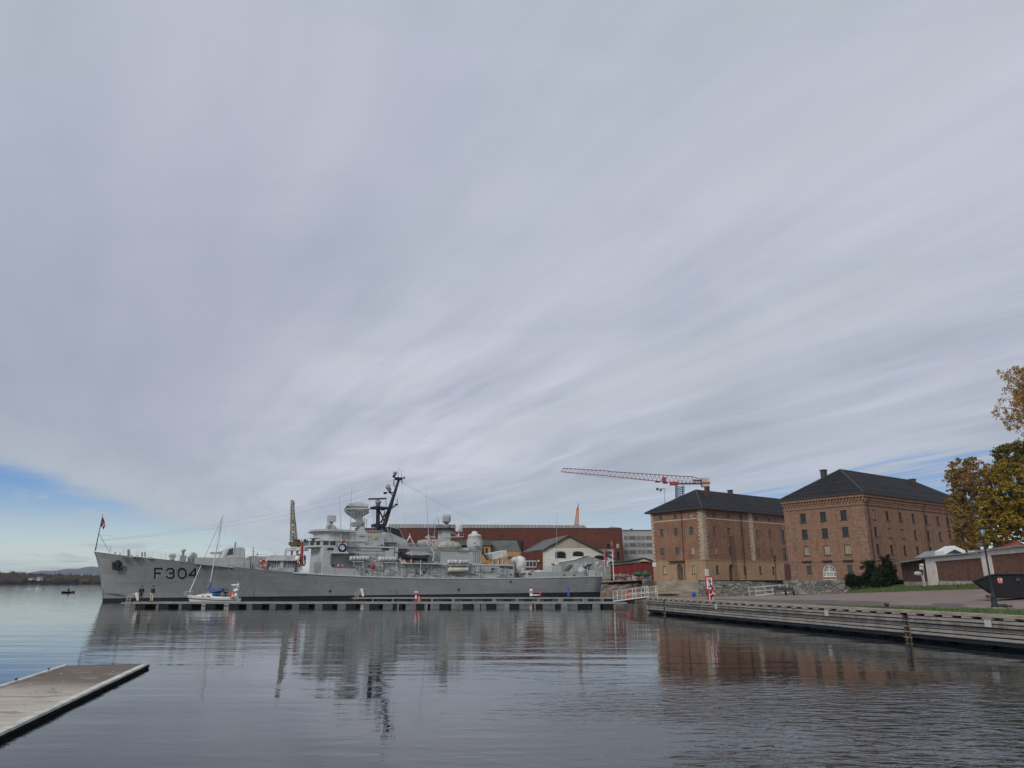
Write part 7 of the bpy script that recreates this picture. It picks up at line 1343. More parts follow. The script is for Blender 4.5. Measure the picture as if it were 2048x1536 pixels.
# ---- trees ----------------------------------------------------------------
def leafmat(name, cols, spread=1.0):
    m, t, b = new_mat(name); g = nd(t, 'ShaderNodeNewGeometry'); n1 = noise_tex(t, g.outputs['Position'], .55, 3, .6); r_ = g.outputs['Random Per Island']
    v = mth(t, 'ADD', mth(t, 'MULTIPLY', n1, .75), mth(t, 'MULTIPLY', r_, .4)); cr = nd(t, 'ShaderNodeValToRGB'); e = cr.color_ramp
    e.elements[0].position = .35; e.elements[0].color = (*cols[0], 1); e.elements[1].position = .85; e.elements[1].color = (*cols[-1], 1)
    for i, c in enumerate(cols[1:-1]): x = e.elements.new(.35 + .5 * (i + 1) / (len(cols) - 1)); x.color = (*c, 1)
    t.links.new(v, cr.inputs[0]); t.links.new(cr.outputs[0], b.inputs['Base Color']); b.inputs['Roughness'].default_value = .7; b.inputs['Specular IOR Level'].default_value = .25
    tr = nd(t, 'ShaderNodeBsdfTranslucent'); t.links.new(cr.outputs[0], tr.inputs[0]); mx = nd(t, 'ShaderNodeMixShader'); mx.inputs[0].default_value = .35; out = t.nodes['Material Output']; t.links.new(b.outputs[0], mx.inputs[1]); t.links.new(tr.outputs[0], mx.inputs[2]); t.links.new(mx.outputs[0], out.inputs[0]); return m
M['leafA'] = leafmat('rust_birch_leaves', [(.16, .12, .035), (.33, .21, .05), (.46, .26, .065), (.38, .28, .07)]); M['leafB'] = leafmat('olive_gold_leaves', [(.13, .12, .025), (.29, .23, .035), (.55, .36, .055), (.38, .28, .045)]); M['leafC'] = leafmat('golden_birch_leaves', [(.22, .15, .05), (.45, .28, .08), (.58, .36, .13), (.36, .24, .08)]); M['leafD'] = leafmat('dark_conifer', [(.008, .018, .008), (.018, .035, .012), (.03, .045, .018)]); M['leafE'] = leafmat('green_tree_leaves', [(.08, .085, .02), (.17, .15, .03), (.28, .21, .04)])
M['leafG'] = leafmat('green_shrub_leaves', [(.015, .03, .01), (.035, .06, .015), (.06, .075, .02)])
M['bark'] = mat('birch_bark', (.3, .28, .25), .9, .5, 2.5, stretch=(1, 1, .6)); M['barkd'] = mat('dark_bark', (.06, .045, .035), .95, .3, 2)
def tree(name, lab, cat, base, H_, blobs, leafm, barkm, nleaf, ls, seed, droop=0.0, trunk=.3, group=None, density=1.0, lean=(0, 0)):
    """blobs: (x,y,z,rx,rz) clump regions relative to base. limbs run to them, leaves gather in small clusters inside"""
    r = random.Random(seed); t_ = thing(name, lab, cat, tuple(base), group); tm = MB(); tp = [base + Vector((lean[0] * f, lean[1] * f, H_ * f)) for f in (0, .2, .42, .65, .9)]; tp = [p + Vector((r.uniform(-.2, .2), r.uniform(-.2, .2), 0)) * (i > 0) for i, p in enumerate(tp)]
    for i, (a, b) in enumerate(zip(tp, tp[1:])): tm.tube(a, b, trunk * (1 - i * .22), trunk * (1 - (i + 1) * .22), 8)
    lmb = MB(); vs, fs = [], []; tot = sum(b[3] ** 2 * b[4] for b in blobs)
    for (bx, by, bz, rx, rz) in blobs:
        c = base + Vector((bx, by, bz)); f = max(.15, min(.85, (bz - rz * .6) / H_)); st = tp[0].lerp(tp[-1], f / .9); mid = st.lerp(c, .5) + Vector((0, 0, rz * .2)); lmb.tube(st, mid, trunk * .3, trunk * .18, 5); lmb.tube(mid, c, trunk * .18, trunk * .07, 5)
        ncl = max(5, int(26 * density * (rx * rx * rz) ** .6)); share = nleaf * (rx * rx * rz) / tot
        for _ in range(ncl):
            th, ph = r.uniform(0, 2 * pi), math.acos(r.uniform(-1, 1)); rr_ = r.uniform(.35, 1.0) ** .6; d = Vector((sin(ph) * cos(th) * rx, sin(ph) * sin(th) * rx, cos(ph) * rz)) * rr_; cc = c + d * (1 + .35 * noise.noise((c + d) * .5)); lmb.tube(c + d * .15, cc, trunk * .06, .012, 3, cap=False)
            cr_ = r.uniform(.35, .85) * min(1.2, max(.45, rx * .3)); k = int(share / ncl * r.uniform(.5, 1.5))
            for _ in range(k):
                q = Vector((r.gauss(0, 1), r.gauss(0, 1), r.gauss(0, .8))) * cr_ * .55
                if droop: q.z = -abs(q.z) * (1 + droop * r.random()) + cr_ * .3; q.x *= .65; q.y *= .65
                p = cc + q; ax_ = Vector((r.gauss(0, 1), r.gauss(0, 1), r.gauss(0, .7))).normalized(); bx_ = ax_.cross(Vector((r.gauss(0, 1), r.gauss(0, 1), r.gauss(0, 1)))).normalized(); s = ls * r.uniform(.6, 1.4); n0 = len(vs)
                vs += [p - ax_ * s * .5, p + bx_ * s * .35, p + ax_ * s * .55, p - bx_ * s * .35]; fs.append((n0, n0 + 1, n0 + 2, n0 + 3))
    tm.build('trunk', M[barkm], t_); lmb.build('limbs', M[barkm], t_); m2 = MB(); m2.add(vs, fs); m2.build('crown', M[leafm], t_); return t_
def blobs_px(Y, lst, base):   # (u, v, radius px, radius v px, depth offset)
    out = []
    for u, v, ru, rv, dy in lst: p = at(u, v, Y + dy) - base; k = (Y + dy) / 1500; out.append((p.x, p.y, p.z, ru * k, rv * k))
    return out
Y = 112; b_ = Vector((*at(1945, 1165, Y).xy, 2.6)); tree('birch_tree', 'rust-orange birch covering the right end of the nearer warehouse', 'birch tree', b_, 16.5, blobs_px(Y, [(1925, 935, 26, 22, 0), (1908, 950, 18, 18, 1), (1945, 925, 20, 14, 0), (1950, 960, 26, 26, -2), (1915, 985, 20, 24, 0), (1945, 1000, 30, 30, 1), (1918, 1035, 18, 30, -1), (1950, 1050, 28, 30, 0), (1932, 1082, 26, 20, 1), (1962, 1085, 20, 20, -1), (1974, 950, 16, 22, 0), (1930, 1110, 22, 20, 0), (1908, 1010, 16, 26, 0), (1900, 960, 12, 16, 0), (1925, 965, 26, 26, 0), (1940, 1030, 28, 28, 0), (1915, 1065, 14, 26, 1), (1960, 1115, 22, 18, 0)], b_), 'leafA', 'bark', 30000, .27, 11, .6, .28, 'autumn trees on the right bank')
Y = 100; b_ = Vector((*at(2003, 1165, Y).xy, 2.6)); tree('leafy_tree', 'olive and gold tree rising behind the near lamp post lantern', 'tree', b_, 15.5, blobs_px(Y, [(1993, 960, 26, 22, 0), (2015, 935, 26, 24, 0), (2040, 950, 26, 26, 1), (1985, 1000, 26, 26, 0), (2015, 990, 30, 30, -2), (2045, 1000, 26, 34, 0), (1985, 1040, 26, 24, 1), (2015, 1040, 30, 26, -1), (1995, 1068, 24, 16, 0), (2040, 1050, 28, 26, 0), (2062, 1010, 22, 50, 0), (1965, 1060, 18, 24, 0), (1972, 1020, 16, 24, 0), (2030, 965, 30, 26, -1), (2050, 1075, 22, 18, 0), (1970, 985, 14, 18, 0), (1978, 940, 14, 16, 0), (2000, 1010, 30, 30, 0), (2030, 1020, 30, 30, 0), (1985, 1075, 20, 16, 0)], b_), 'leafB', 'barkd', 42000, .28, 12, .15, .34, 'autumn trees on the right bank')
Y = 118; b_ = Vector((*at(2030, 1165, Y).xy, 2.6)); tree('leafy_tree', 'taller olive green tree top standing behind the gold tree at the right edge', 'tree', b_, 20, blobs_px(Y, [(1998, 905, 14, 14, 0), (2018, 898, 18, 16, 0), (2042, 895, 22, 16, 0), (2060, 920, 30, 22, 0), (2000, 925, 14, 14, 0), (2030, 930, 30, 18, 0)], b_), 'leafE', 'barkd', 13000, .3, 13, .0, .3, 'autumn trees on the right bank')
Y = 62; b_ = Vector((*at(2120, 1160, Y).xy, 2.9)); tree('birch_tree', 'tall golden birch at the right edge with drooping twigs high in the sky', 'birch tree', b_, 19, blobs_px(Y, [(2030, 748, 22, 20, 0), (2008, 746, 12, 10, 0), (2012, 775, 10, 12, 0), (2045, 785, 22, 22, 0), (2030, 800, 16, 18, 0), (2000, 815, 14, 20, 0), (2025, 840, 18, 22, 0), (2048, 830, 22, 26, 0), (2070, 790, 40, 60, 1), (2110, 760, 50, 60, 0), (2110, 860, 50, 60, 0), (2100, 960, 40, 50, 0)], b_), 'leafC', 'bark', 34000, .15, 14, 2.6, .3, 'autumn trees on the right bank', density=1.3)
# hedge conifers and shrubs in front of the nearer warehouse
def shrub(u, v0, v1, ru, Y, leaf, lab, n, seed, nm='shrub', low=False):
    zb = at(u, v1, Y).z; b_ = Vector((at(u, v1, Y).x, Y, zb - .3)); hgt = at(u, v0, Y).z - zb; k = Y / 1500; r = random.Random(seed); bl = []
    for i in range(9): f = i / 8; w = ru * k * (1 - .55 * f); bl.append((r.uniform(-.35, .35) * w, r.uniform(-.4, .4), hgt * (.12 + .78 * f) + .3, w * .8, hgt * .17))
    return tree(nm, lab, 'shrub' if nm == 'shrub' else 'conifer', b_, hgt, bl, leaf, 'barkd', n, .2, seed, 0, .1, 'shrubs before the nearer warehouse')
shrub(1778, 1113, 1172, 26, 103, 'leafD', 'tall dense dark conifer beside the red shed end', 9000, 21, 'conifer'); shrub(1742, 1121, 1172, 26, 106, 'leafD', 'dark bushy conifer in the middle of the hedge group', 7500, 22, 'conifer'); shrub(1707, 1148, 1173, 26, 108, 'leafD', 'low dark spreading shrub at the left end of the hedge group', 4500, 23); shrub(1764, 1135, 1171, 18, 101, 'leafG', 'lighter green shrub growing low between the two dark conifers', 3000, 24)
# ================================================================== WATERFRONT FURNITURE
Ysg = Q.P(Q.px(1421, 1203, -1.2)[0], -1.2, QZ); ys = Ysg.y; an_s = thing('no_anchoring_sign', 'red bordered white board with crossed anchor on the quay edge', 'sign', tuple(Ysg))
def srect(mb, u0, v0, u1, v1, Y, d=.04): a = at(u0, v1, Y); mb.vbox(a, Vector((at(u1, v1, Y).x - a.x, 0, 0)), Vector((0, d, 0)), Vector((0, 0, at(u0, v0, Y).z - a.z)))
mb = MB(); mb.tube((Ysg.x - .12, ys + .08, QZ), (Ysg.x - .2, ys + .08, at(1420, 1140, ys).z), .04, None, 8); mb.tube((Ysg.x + .25, ys + .08, QZ), (Ysg.x + .25, ys + .08, at(1420, 1160, ys).z), .04, None, 8); mb.build('posts', M['white'], an_s)
mb = MB(); srect(mb, 1412, 1152.5, 1427.5, 1180, ys); mb.build('border', M['red'], an_s); mb = MB(); srect(mb, 1414.3, 1155.5, 1425.3, 1177.5, ys - .012, .012); brd = mb.build('board', M['white'], an_s)
mb = MB(); yy = ys - .03
def sl(u0, v0, u1, v1, r_): mb.tube(at(u0, v0, yy), at(u1, v1, yy), r_, None, 5)
sl(1420, 1160, 1420, 1174, .035); sl(1417.3, 1163, 1422.7, 1163, .03); mb.torus(at(1420, 1158.5, yy), (0, 1, 0), .055, .02, 12, 5)
for i in range(8): a0_, a1_ = pi * i / 8, pi * (i + 1) / 8; sl(1420 - 4 * cos(a0_), 1170.5 + 4 * sin(a0_), 1420 - 4 * cos(a1_), 1170.5 + 4 * sin(a1_), .035)
mb.build('anchor_symbol', M['black'], an_s); mb = MB(); sl(1415, 1157, 1425, 1177, .035); mb.build('slash', M['black'], an_s)
mb = MB(); srect(mb, 1410.5, 1138, 1417.5, 1151.5, ys + .02); nbp = mb.build('upper_plate', M['lite'], an_s); mb = MB(); srect(mb, 1414.2, 1139, 1414.8, 1150.5, ys - .01, .02); mb.build('plate_line', M['dark'], nbp)
buoy_c = at(1424.5, 1183, ys - .08); o = MB().torus(buoy_c, (0.6, -.8, 0), .3, .08, 20, 8).build('lifebuoy', M['red'], None, tuple(buoy_c)); tag(o, 'red and white lifebuoy hanging under the crossed anchor board', 'lifebuoy', 'lifebuoys'); mb = MB()
for k in range(4): a = .8 + k * pi / 2; mb.ball(buoy_c + Vector((.8 * cos(a) * .3, .6 * cos(a) * .3, sin(a) * .3)), .1, (1, 1, 1), 8, 6)
mb.build('band', M['white'], o); mb = MB(); srect(mb, 1416.5, 1181, 1425, 1202, ys + .0, .1); mb.build('red_case', M['red'], an_s); mb = MB(); srect(mb, 1419.4, 1180, 1421, 1203.5, ys - .06, .04); mb.build('white_pole', M['white'], an_s)
bb2 = at(1388, 1193.5, 75); mb = MB(); mb.lathe([(.14, 0), (.14, .1), (.2, .16), (.2, .4), (.1, .5)], bb2, n=10); tag(mb.build('mooring_float', M['blue']), 'small blue mooring float on the back edge of the quay', 'float')
def post_box(u, v0, v1, Y, w, m_, lab, name, cat, cap='white', grp=None):
    p = at(u, v1, Y); t_ = thing(name, lab, cat, tuple(p), grp); h_ = at(u, v0, Y).z - p.z; mb = MB(); mb.box(WORLD, p.x - w / 2, p.x + w / 2, -Y - w * .7, -Y, p.z, p.z + h_ * .86); mb.build('body', M[m_], t_); mb = MB(); mb.box(WORLD, p.x - w * .6, p.x + w * .6, -Y - w * .8, -Y + .04, p.z + h_ * .86, p.z + h_); mb.box(WORLD, p.x - w * .3, p.x + w * .3, -Y, -Y + .02, p.z + h_ * .3, p.z + h_ * .6); mb.build('panel', M[cap], t_); return t_
post_box(831.5, 1182.5, 1203.5, 88.5, .3, 'red', 'red safety post with white stripes on the nearer pontoon', 'safety_post', 'post'); oo = at(838.5, 1198, 88.4); o2 = MB().torus(oo, (0.3, -1, 0), .24, .07, 16, 6).build('lifebuoy', M['red'], None, tuple(oo)); tag(o2, 'red and white lifebuoy on the nearer pontoon by the red safety post', 'lifebuoy', 'lifebuoys'); MB().tube(oo + Vector((0, -.1, -.25)), oo + Vector((0, -.1, .3)), .05).build('band', M['white'], o2)
post_box(1062.3, 1174.5, 1192, 116, .42, 'white', 'white cabinet with red front on the farther pontoon', 'ladder_cabinet', 'post', 'red'); post_box(1080, 1180.5, 1192, 116, .26, 'pink', 'short pinkish red power post right of the white cabinet on the pontoon', 'power_post', 'post', 'red'); post_box(1137, 1175, 1192, 116, .3, 'blue', 'blue power post standing on the farther pontoon', 'power_post', 'post', 'blue'); post_box(1255.5, 1179, 1201, 90, .28, 'pink', 'pinkish red post seen through the long gangway railing', 'power_post', 'post', 'red')
mb = MB(); p = at(1071, 1191, 116); mb.box(WORLD, p.x - .5, p.x + .5, -116.4, -116, p.z, p.z + .15); tag(mb.build('deck_box', M['white']), 'flat white box lying between the white cabinet and red power post', 'box')
def swim_ladder(u, v0, v1, Y, lab, w):
    p = at(u, v1, Y); t_ = thing('swim_ladder', lab, 'ladder', tuple(p), 'bathing ladders with white boards'); k = Y / 1500; h_ = at(u, v0, Y).z - p.z
    for j in (0, 1):
        mb = MB(); x0 = p.x - w * .55 + j * w * .35; pts = [Vector((x0 + w * .75 * (1 - cos(pi * i / 10)) / 2 * (1 if i < 10 else 1), Y - .25 + .1 * i / 10, p.z + h_ * .95 * sin(pi * i / 20 + 0) ** .7 if i else p.z - .5)) for i in range(11)]; mb.path(pts, .03, 6); mb.build('hoop', M['hose'], t_)
    mb = MB()
    for i in range(4): mb.tube((p.x - w * .55, Y - .25, p.z - .45 + .22 * i), (p.x - w * .2, Y - .25, p.z - .45 + .22 * i), .022)
    mb.build('rungs', M['hose'], t_)
    mb = MB(); n_ = 8; P_ = []
    for i in range(n_ + 1): f = i / n_; P_.append((p.x + w * (.02 + .36 * f ** 1.2 * 1.5), p.z + h_ * (1 - .95 * f)))
    x_a, z_a = p.x - w * .02, p.z + h_; mb.prism(WORLD, [(x_a, p.z + h_ * .9), (x_a + w * .1, z_a), (x_a + w * .28, z_a - .05), (x_a + w * .52, p.z + .12), (x_a + w * .28, p.z + .05)], -Y - .3, -Y - .24); mb.build('board', M['white'], t_)
swim_ladder(266, 1185, 1202.5, 90.6, 'bathing ladder with white board at the pontoon tip near the two people', 1.25); swim_ladder(719.5, 1176.5, 1193.5, 116.2, 'bathing ladder with white board at the left tip of the farther pontoon', 1.25)
# ================================================================== PEOPLE
def skin_chain(name, pts, edges, mat_, parent, origin, rootv=0, sub=2):
    me = bpy.data.meshes.new(name); me.from_pydata([tuple(Vector(p[:3])) for p in pts], edges, []); me.materials.append(mat_); o = bpy.data.objects.new(name, me); COL.objects.link(o)
    o.parent = parent; sk2 = o.modifiers.new('skin', 'SKIN'); sk2.use_smooth_shade = True
    if not me.skin_vertices: me.skin_vertices.new() if hasattr(me.skin_vertices, 'new') else None
    for i, p in enumerate(pts): v = me.skin_vertices[0].data[i]; v.radius = (p[3], p[4] if len(p) > 4 else p[3]); v.use_root = (i == rootv)
    ss = o.modifiers.new('sub', 'SUBSURF'); ss.levels = sub; ss.render_levels = sub; return o
def person(loc, rot, lab, jacket, trousers, pose='stand', hat=None, armb=(0, 0)):
    """1.75 m figure facing -Y before rotation; one continuous body, clothing follows it"""
    t_ = thing('person', lab, 'person', tuple(loc)); t_.rotation_euler = (0, 0, rot); sit = pose == 'sit'; hz = .46 if sit else .92; dz_ = hz - .92
    hip, kn, an = [], [], []
    for s in (-1, 1):
        if sit: hip.append((s * .1, 0, hz - .02)); kn.append((s * .13, -.42, hz + .02)); an.append((s * .13, -.44, .08))
        else: hip.append((s * .09, 0, .86)); kn.append((s * .11, -.015, .48)); an.append((s * .12, .015, .08))
    up = lambda z: z + dz_; lean = -.02 if not sit else -.06
    P_ = [(0, 0, hz, .13, .1), (0, lean * .3, up(1.12), .125, .09), (0, lean, up(1.34), .15, .1), (0, lean, up(1.46), .075), (0, lean - .01, up(1.53), .052), (0, lean - .025, up(1.6), .078, .09), (0, lean - .025, up(1.68), .08, .095), (0, lean - .015, up(1.735), .05)]
    E_ = [(i, i + 1) for i in range(7)]
    for k, s in enumerate((-1, 1)):
        b = len(P_); P_ += [(*hip[k], .085), (*kn[k], .058), (*an[k], .04), (an[k][0] * 1.05, an[k][1] - .14, .035, .036)]; E_ += [(0, b), (b, b + 1), (b + 1, b + 2), (b + 2, b + 3)]
    for s in (-1, 1):
        fw_ = armb[0] if s < 0 else armb[1]; sh_ = (s * .185, lean, up(1.4)); el = (s * .235, lean + .05 - fw_ * .1, up(1.13)); wr = (s * (.22 - .1 * fw_), lean - .08 - .22 * fw_, up(.9 + .18 * fw_)); b = len(P_)
        P_ += [(*sh_, .055), (*el, .04), (*wr, .028), (wr[0], wr[1] - .04, wr[2] - .07, .03)]; E_ += [(2, b), (b, b + 1), (b + 1, b + 2), (b + 2, b + 3)]; h = len(P_) - 1
        for q in range(4): P_.append((wr[0] - s * .005 + (q - 1.5) * .004, wr[1] - .06 + (q - 1.5) * .018, wr[2] - .155 + abs(q - 1.3) * .01, .009)); E_.append((h, len(P_) - 1))
        P_.append((wr[0] - s * .02, wr[1] - .09, wr[2] - .09, .01)); E_.append((h, len(P_) - 1))
    skin_chain('body', P_, E_, M['skin'], t_, loc)
    j = [(0, .0, up(.9), .165, .12), (0, lean * .3, up(1.12), .16, .12), (0, lean, up(1.34), .175, .125), (0, lean, up(1.45), .09)]; je = [(0, 1), (1, 2), (2, 3)]
    for s in (-1, 1):
        fw_ = armb[0] if s < 0 else armb[1]; b = len(j); j += [(s * .19, lean, up(1.4), .075), (s * .24, lean + .05 - fw_ * .1, up(1.13), .06), (s * (.222 - .1 * fw_), lean - .075 - .21 * fw_, up(.915 + .17 * fw_), .047)]; je += [(2, b), (b, b + 1), (b + 1, b + 2)]
    skin_chain('jacket', j, je, jacket, t_, loc, 1)
    tt = [(0, 0, hz + .02, .15, .115)]; te = []
    for k in (0, 1): b = len(tt); tt += [(*hip[k], .1), (*kn[k], .075), (an[k][0], an[k][1], an[k][2] + .02, .062)]; te += [(0, b), (b, b + 1), (b + 1, b + 2)]
    skin_chain('trousers', tt, te, trousers, t_, loc)
    for k in (0, 1): m_ = MB(); m_.ball((an[k][0], an[k][1] - .06, .045), .05, (.95, 2.5, .95), 10, 6); so_ = m_.build('shoe', M['black'], None, (0, 0, 0)); so_.parent = t_; so_.location = (0, 0, 0)
    hm = MB(); hm.ball((0, lean + .0, up(1.675)), .1, (.92, 1.06, .95), 12, 8); 
    ho_ = hm.build('hair' if not hat else 'cap', hat or M['hair'], None, (0, 0, 0)); ho_.parent = t_; ho_.location = (0, 0, 0)
    fm = MB(); 
    for s in (-1, 1): fm.ball((s * .032, lean - .112, up(1.64)), .011, (1, .6, 1), 6, 4)
    eo = fm.build('eyes', M['black'], None, (0, 0, 0)); eo.parent = t_; eo.location = (0, 0, 0); fm = MB(); fm.ball((0, lean - .118, up(1.605)), .018, (.8, 1, 1.3), 6, 5); fm.ball((0, lean - .1, up(1.565)), .02, (1.2, .6, .3), 6, 5)
    for s in (-1, 1): fm.ball((s * .088, lean - .02, up(1.62)), .024, (.4, .8, 1.2), 6, 5)
    fo_ = fm.build('face', M['skin'], None, (0, 0, 0)); fo_.parent = t_; fo_.location = (0, 0, 0); return t_
person(Vector((*at(280.5, 1201, 90.2).xy, .56)), radians(195), 'person in black jacket and dark trousers standing left on the pontoon', M['coat'], M['jeans'], armb=(.6, .6)).scale = (1.08,) * 3
person(Vector((*at(303, 1201, 90.2).xy, .56)), radians(160), 'person in black jacket and beige trousers standing right on the pontoon', M['coat'], M['khaki'], armb=(.2, .8)).scale = (1.08,) * 3
# ================================================================== SAILBOAT
YB = 95.0; SB = Frame((at(372, 1200, YB).x, YB), 0.0); Lb = at(477, 1200, YB).x - at(372, 1200, YB).x; boat = thing('sailboat', 'small white sailboat with bare mast and blue canvas behind the long pontoon', 'sailboat', (SB.O.x + Lb / 2, YB, 0))
def bz(v): return at(425, v, YB).z
def bs_(u): return at(u, 1195, YB).x - SB.O.x
zdk = lambda f: bz(1190.3) + (bz(1196) - bz(1190.3)) * min(1, f * 1.35) ** .8
mb = MB(); nf = 22; gs_ = (0, .3, .6, .72, .8, 1.0)
for sd_ in (1, -1):
    vs = []
    for i in range(nf + 1):
        f = i / nf; bw_ = 1.25 * (min(1, f * 2.2) ** .62) * (1 - .28 * max(0, f - .6) / .4)
        for g in gs_: zt_ = zdk(f); z = -.25 + (zt_ + .25) * g; s = (1 - g) * .95 * (1 - f) + Lb * f; vs.append(SB.P(s, sd_ * bw_ * (.25 + .75 * g ** .5), z))
    for i in range(nf):
        for j_ in range(len(gs_) - 1): a = i * len(gs_) + j_; b = a + len(gs_); mb.add([vs[a], vs[b], vs[b + 1], vs[a + 1]], [(0, 1, 2, 3)], 1 if j_ == 3 else 0, True)
        a = i * len(gs_) + len(gs_) - 1; b = a + len(gs_); c0 = SB.P((vs[a] - SB.O).x, 0, vs[a].z + .05); c1 = SB.P((vs[b] - SB.O).x, 0, vs[b].z + .05); mb.add([vs[a], vs[b], c1, c0], [(0, 1, 2, 3)], 0)
    L_ = [vs[nf * len(gs_) + j_] for j_ in range(len(gs_))]; mb.add(L_ + [Vector((L_[-1].x, YB, L_[-1].z)), Vector((L_[0].x, YB, L_[0].z))], [tuple(range(len(L_) + 2))], 0)
mb.build('hull', [M['white'], M['mast']], boat)
mb = MB(); mb.prism(SB, [(bs_(u), bz(v)) for u, v in ((390, 1193.5), (399, 1189.5), (412, 1187.5), (428, 1186.5), (432, 1196), (392, 1196))], .72, -.72); mb.prism(SB, [(bs_(u), bz(v)) for u, v in ((430, 1197), (430, 1192.5), (470, 1193.5), (472, 1197))], 1.05, .85); mb.prism(SB, [(bs_(u), bz(v)) for u, v in ((430, 1197), (430, 1192.5), (470, 1193.5), (472, 1197))], -.85, -1.05); co = mb.build('cabin', M['white'], boat)
mb = MB(); mb.box(SB, bs_(417.5), bs_(425), .72, .735, bz(1193.8), bz(1191.8)); mb.box(SB, bs_(408), bs_(413), .72, .735, bz(1192.8), bz(1191)); mb.build('window', M['glass'], co)
mb = MB(); mb.tube(SB.P(bs_(415.5), 0, bz(1188)), SB.P(bs_(428.5), 0, at(428.5, 1031.5, YB).z), .085, .06, 8); mb.tube(SB.P(bs_(417.5) + .25, .9, at(420, 1110, YB).z), SB.P(bs_(417.5) + .35, -.9, at(420, 1110, YB).z), .03); mb.tube(SB.P(bs_(416), 0, at(420, 1110, YB).z), SB.P(bs_(424), 0, at(420, 1110, YB).z), .03); mb.tube(SB.P(bs_(427), 0, at(428.5, 1033, YB).z), SB.P(bs_(431), 0, at(428.5, 1031.5, YB).z), .03); mb.build('mast', M['lite'], boat)
mb = MB(); top = SB.P(bs_(427.5), 0, at(428, 1036, YB).z)
mb.tube(SB.P(bs_(377), 0, bz(1185)), top, .028, None, 5); mb.tube(SB.P(bs_(476), 0, bz(1194)), top, .008, None, 3)
for sd_ in (.9, -.9): mb.tube(SB.P(bs_(418), sd_ * 1.15, bz(1193)), SB.P(bs_(421.5), sd_, at(420, 1110, YB).z), .012, None, 3); mb.tube(SB.P(bs_(421.5), sd_, at(420, 1110, YB).z), top, .012, None, 3)
mb.tube(SB.P(bs_(430), 0, bz(1178)), top, .01, None, 3); mb.build('rigging', M['superd'], boat)
mb = MB(); mb.tube(SB.P(bs_(378), 0, bz(1184)), SB.P(bs_(377) + (bs_(427.5) - bs_(377)) * .35, 0, bz(1185) + (top.z - bz(1185)) * .35), .075, .05, 6); mb.build('furled_sail', M['white'], boat)
mb = MB(); mb.lathe([(.1, 0), (.3, .2), (.28, 1.6), (.18, 2.0)], SB.P(bs_(415), 0, bz(1180.5)), (1, 0, .02), 12); mb.lathe([(.1, 0), (.22, .2), (.12, 1.0)], SB.P(bs_(415.5), 0, bz(1181)), (0.1, 0, 1), 10); mb.build('sail_cover', M['greyblue'], boat); mb = MB(); mb.tube(SB.P(bs_(416), 0, bz(1181.5)), SB.P(bs_(449), 0, bz(1180.5)), .06, None, 8); mb.build('boom', M['lite'], boat)
mb = MB(); mb.plan(SB, [(bs_(417), .95), (bs_(447), 1.0), (bs_(447), -1.0), (bs_(417), -.95)], bz(1178.5), bz(1177)); mb.prism(SB, [(bs_(u), bz(v)) for u, v in ((415, 1182), (417, 1177.5), (448, 1177.3), (449, 1181), (430, 1184))], .99, .95); mb.build('boom_tent', M['greyblue'], boat)
mb = MB(); mb.ball(SB.P(bs_(432.5), 0, bz(1188.5)), .5, (.95, 1.9, .95), 14, 10); mb.build('sprayhood', M['bluecloth'], boat)
mb = MB()
for u in (369, 373, 381): mb.tube(SB.P(bs_(u + 2), .35, bz(1191)), SB.P(bs_(u), .35, bz(1183.5)), .025)
mb.path([SB.P(bs_(u), t, bz(1183.5)) for u, t in ((381, .6), (373, .4), (368.5, 0), (373, -.4), (381, -.6))], .025)
for u in (460, 468, 476): mb.tube(SB.P(bs_(u), 1.0, bz(1196)), SB.P(bs_(u), 1.0, bz(1188)), .02)
mb.path([SB.P(bs_(u), 1.0, bz(1188)) for u in (440, 460, 476)], .018); mb.build('guard_rails', M['trim'], boat)
mb = MB(); mb.tube(SB.P(bs_(473.5), .3, bz(1194)), SB.P(bs_(474.5), .3, bz(1170.5)), .035); mb.tube(SB.P(bs_(464), -.3, bz(1194)), SB.P(bs_(463), -.3, bz(1171)), .03); mb.build('stern_poles', M['trim'], boat)
mb = MB(); hc_ = SB.P(bs_(475), .32, bz(1170)); mb.ball(hc_, .12, (1.3, 1, 1), 8, 6)
for k in range(5): a = k * 2 * pi / 5 + .4; d1 = Vector((cos(a) * .8, -.2, sin(a))); mb.add([hc_ + Vector((0, -.06, 0)), hc_ + d1 * .25 + Vector((-sin(a) * .07, 0, cos(a) * .07)), hc_ + d1 * .45, hc_ + d1 * .25 - Vector((-sin(a) * .04, 0, cos(a) * .04))], [(0, 1, 2, 3)])
mb.add([hc_ + Vector((-.1, 0, 0)), hc_ + Vector((-.5, 0, .16)), hc_ + Vector((-.5, 0, -.12))], [(0, 1, 2)]); mb.build('wind_generator', M['white'], boat)
mb = MB(); mb.lathe([(.3, 0), (.32, .08), (.15, .14)], SB.P(bs_(463), -.3, bz(1171)), n=12); mb.ball(SB.P(bs_(474.5), .6, bz(1180.5)), .26, (1.3, 1, .8), 12, 8); mb.ball(SB.P(bs_(477), 1.0, bz(1190.5)), .24, (1, 1, 1.2), 12, 8); mb.build('radar_dome', M['white'], boat)
oc2 = SB.P(bs_(471), 1.12, bz(1190)); o3 = MB().torus(oc2, (0.1, -1, 0), .3, .1, 20, 8).build('horseshoe_buoy', M['pink'], None, tuple(oc2)); tag(o3, 'red horseshoe lifebuoy on the stern rail of the white sailboat', 'lifebuoy', 'lifebuoys'); MB().tube(oc2 + Vector((0, -.08, -.3)), oc2 + Vector((0, -.08, .25)), .06).build('band', M['white'], o3)
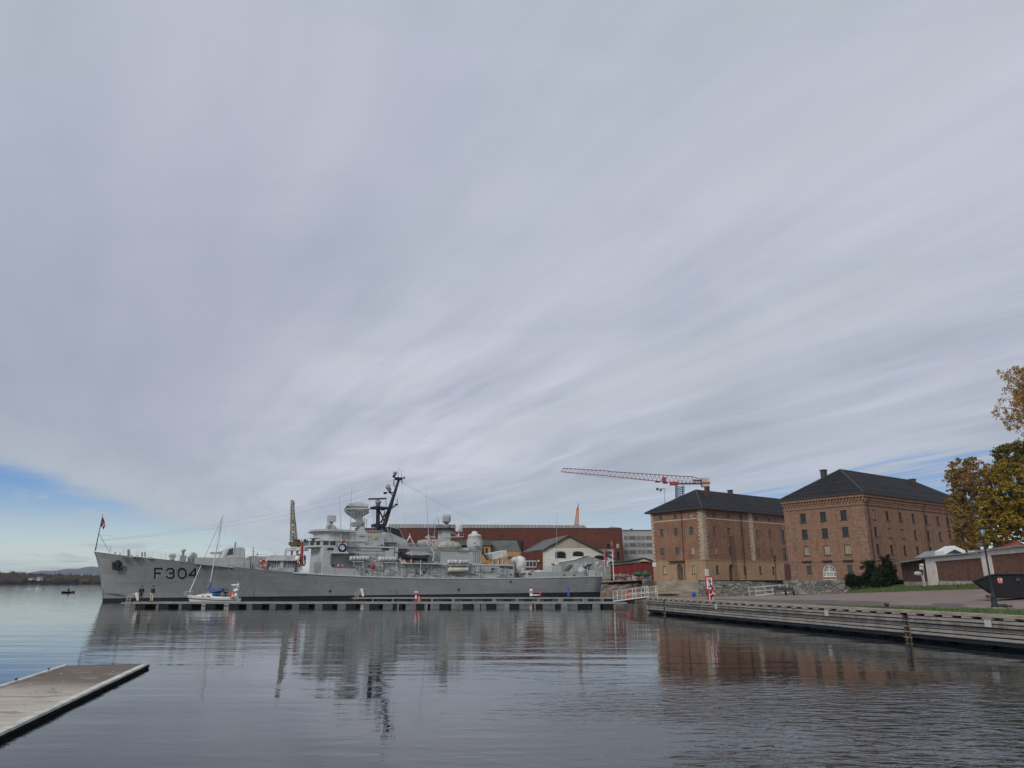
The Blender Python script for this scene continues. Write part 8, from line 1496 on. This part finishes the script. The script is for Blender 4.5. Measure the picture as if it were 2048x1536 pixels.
person(SB.P(bs_(448), -.1, bz(1200.5)), radians(70), 'person in dark clothing bending in the cockpit of the white sailboat', M['coat'], M['jeans'], 'sit', armb=(1, 1)); person(SB.P(bs_(455), .15, bz(1200.5)), radians(-80), 'person in dark blue jacket seated aft in the sailboat cockpit', mat('dark_blue_jacket', (.02, .03, .06), .85, .15, 4), M['jeans'], 'sit', armb=(1, .5))
# ================================================================== ROWING BOAT far out
YR = 205; rp = at(136, 1187, YR); rbt = thing('rowing_boat', 'tiny dark rowing boat far out on the open water left of the bow', 'rowing boat', (rp.x, YR, 0)); RF = Frame((rp.x, YR), radians(72)); mb = MB(); n_ = 10; vs = []
for i in range(n_ + 1):
    f = i / n_ * 2 - 1; w = .65 * (1 - f * f) ** .6; s = f * 2.1; zt_ = .35 + .15 * f * f; vs += [RF.P(s, w, zt_), RF.P(s, w * .6, -.1), RF.P(s, -w * .6, -.1), RF.P(s, -w, zt_)]
mb.add(vs, [(i * 4 + j_, i * 4 + 4 + j_, i * 4 + 5 + j_, i * 4 + 1 + j_) for i in range(n_) for j_ in range(3)], 0, True); mb.build('hull', M['mast'], rbt); mb = MB(); mb.box(RF, -.2, .1, -.55, .55, .15, .2); mb.build('thwart', M['rust'], rbt)
mb = MB(); 
for sd_ in (1, -1): mb.tube(RF.P(-.1, sd_ * .5, .5), RF.P(-.6, sd_ * 2.4, .05), .03)
mb.build('oars', M['woodcap'], rbt); person(RF.P(0, 0, -.12), radians(160), 'person in dark clothes rowing the tiny boat on open water', M['coat'], M['jeans'], 'sit', armb=(1, 1)).scale = (1.1,) * 3
# ================================================================== AIR
hz_ = MB(); hz_.add([(x, y, z) for z in (-3, 150) for x, y in ((-6500, -200), (6500, -200), (6500, 12500), (-6500, 12500))], [(0, 3, 2, 1), (4, 5, 6, 7), (0, 1, 5, 4), (1, 2, 6, 5), (2, 3, 7, 6), (3, 0, 4, 7)])
hm_ = bpy.data.materials.new('thin_haze'); hm_.use_nodes = True; ht_ = hm_.node_tree; ht_.nodes.clear(); ho2 = nd(ht_, 'ShaderNodeOutputMaterial'); pv = nd(ht_, 'ShaderNodeVolumePrincipled'); pv.inputs['Color'].default_value = (.72, .8, 1, 1); pv.inputs['Density'].default_value = 0.00008; ht_.links.new(pv.outputs[0], ho2.inputs['Volume'])
hzo = hz_.build('haze', hm_, origin=(0, 0, 0)); hzo['kind'] = 'stuff'
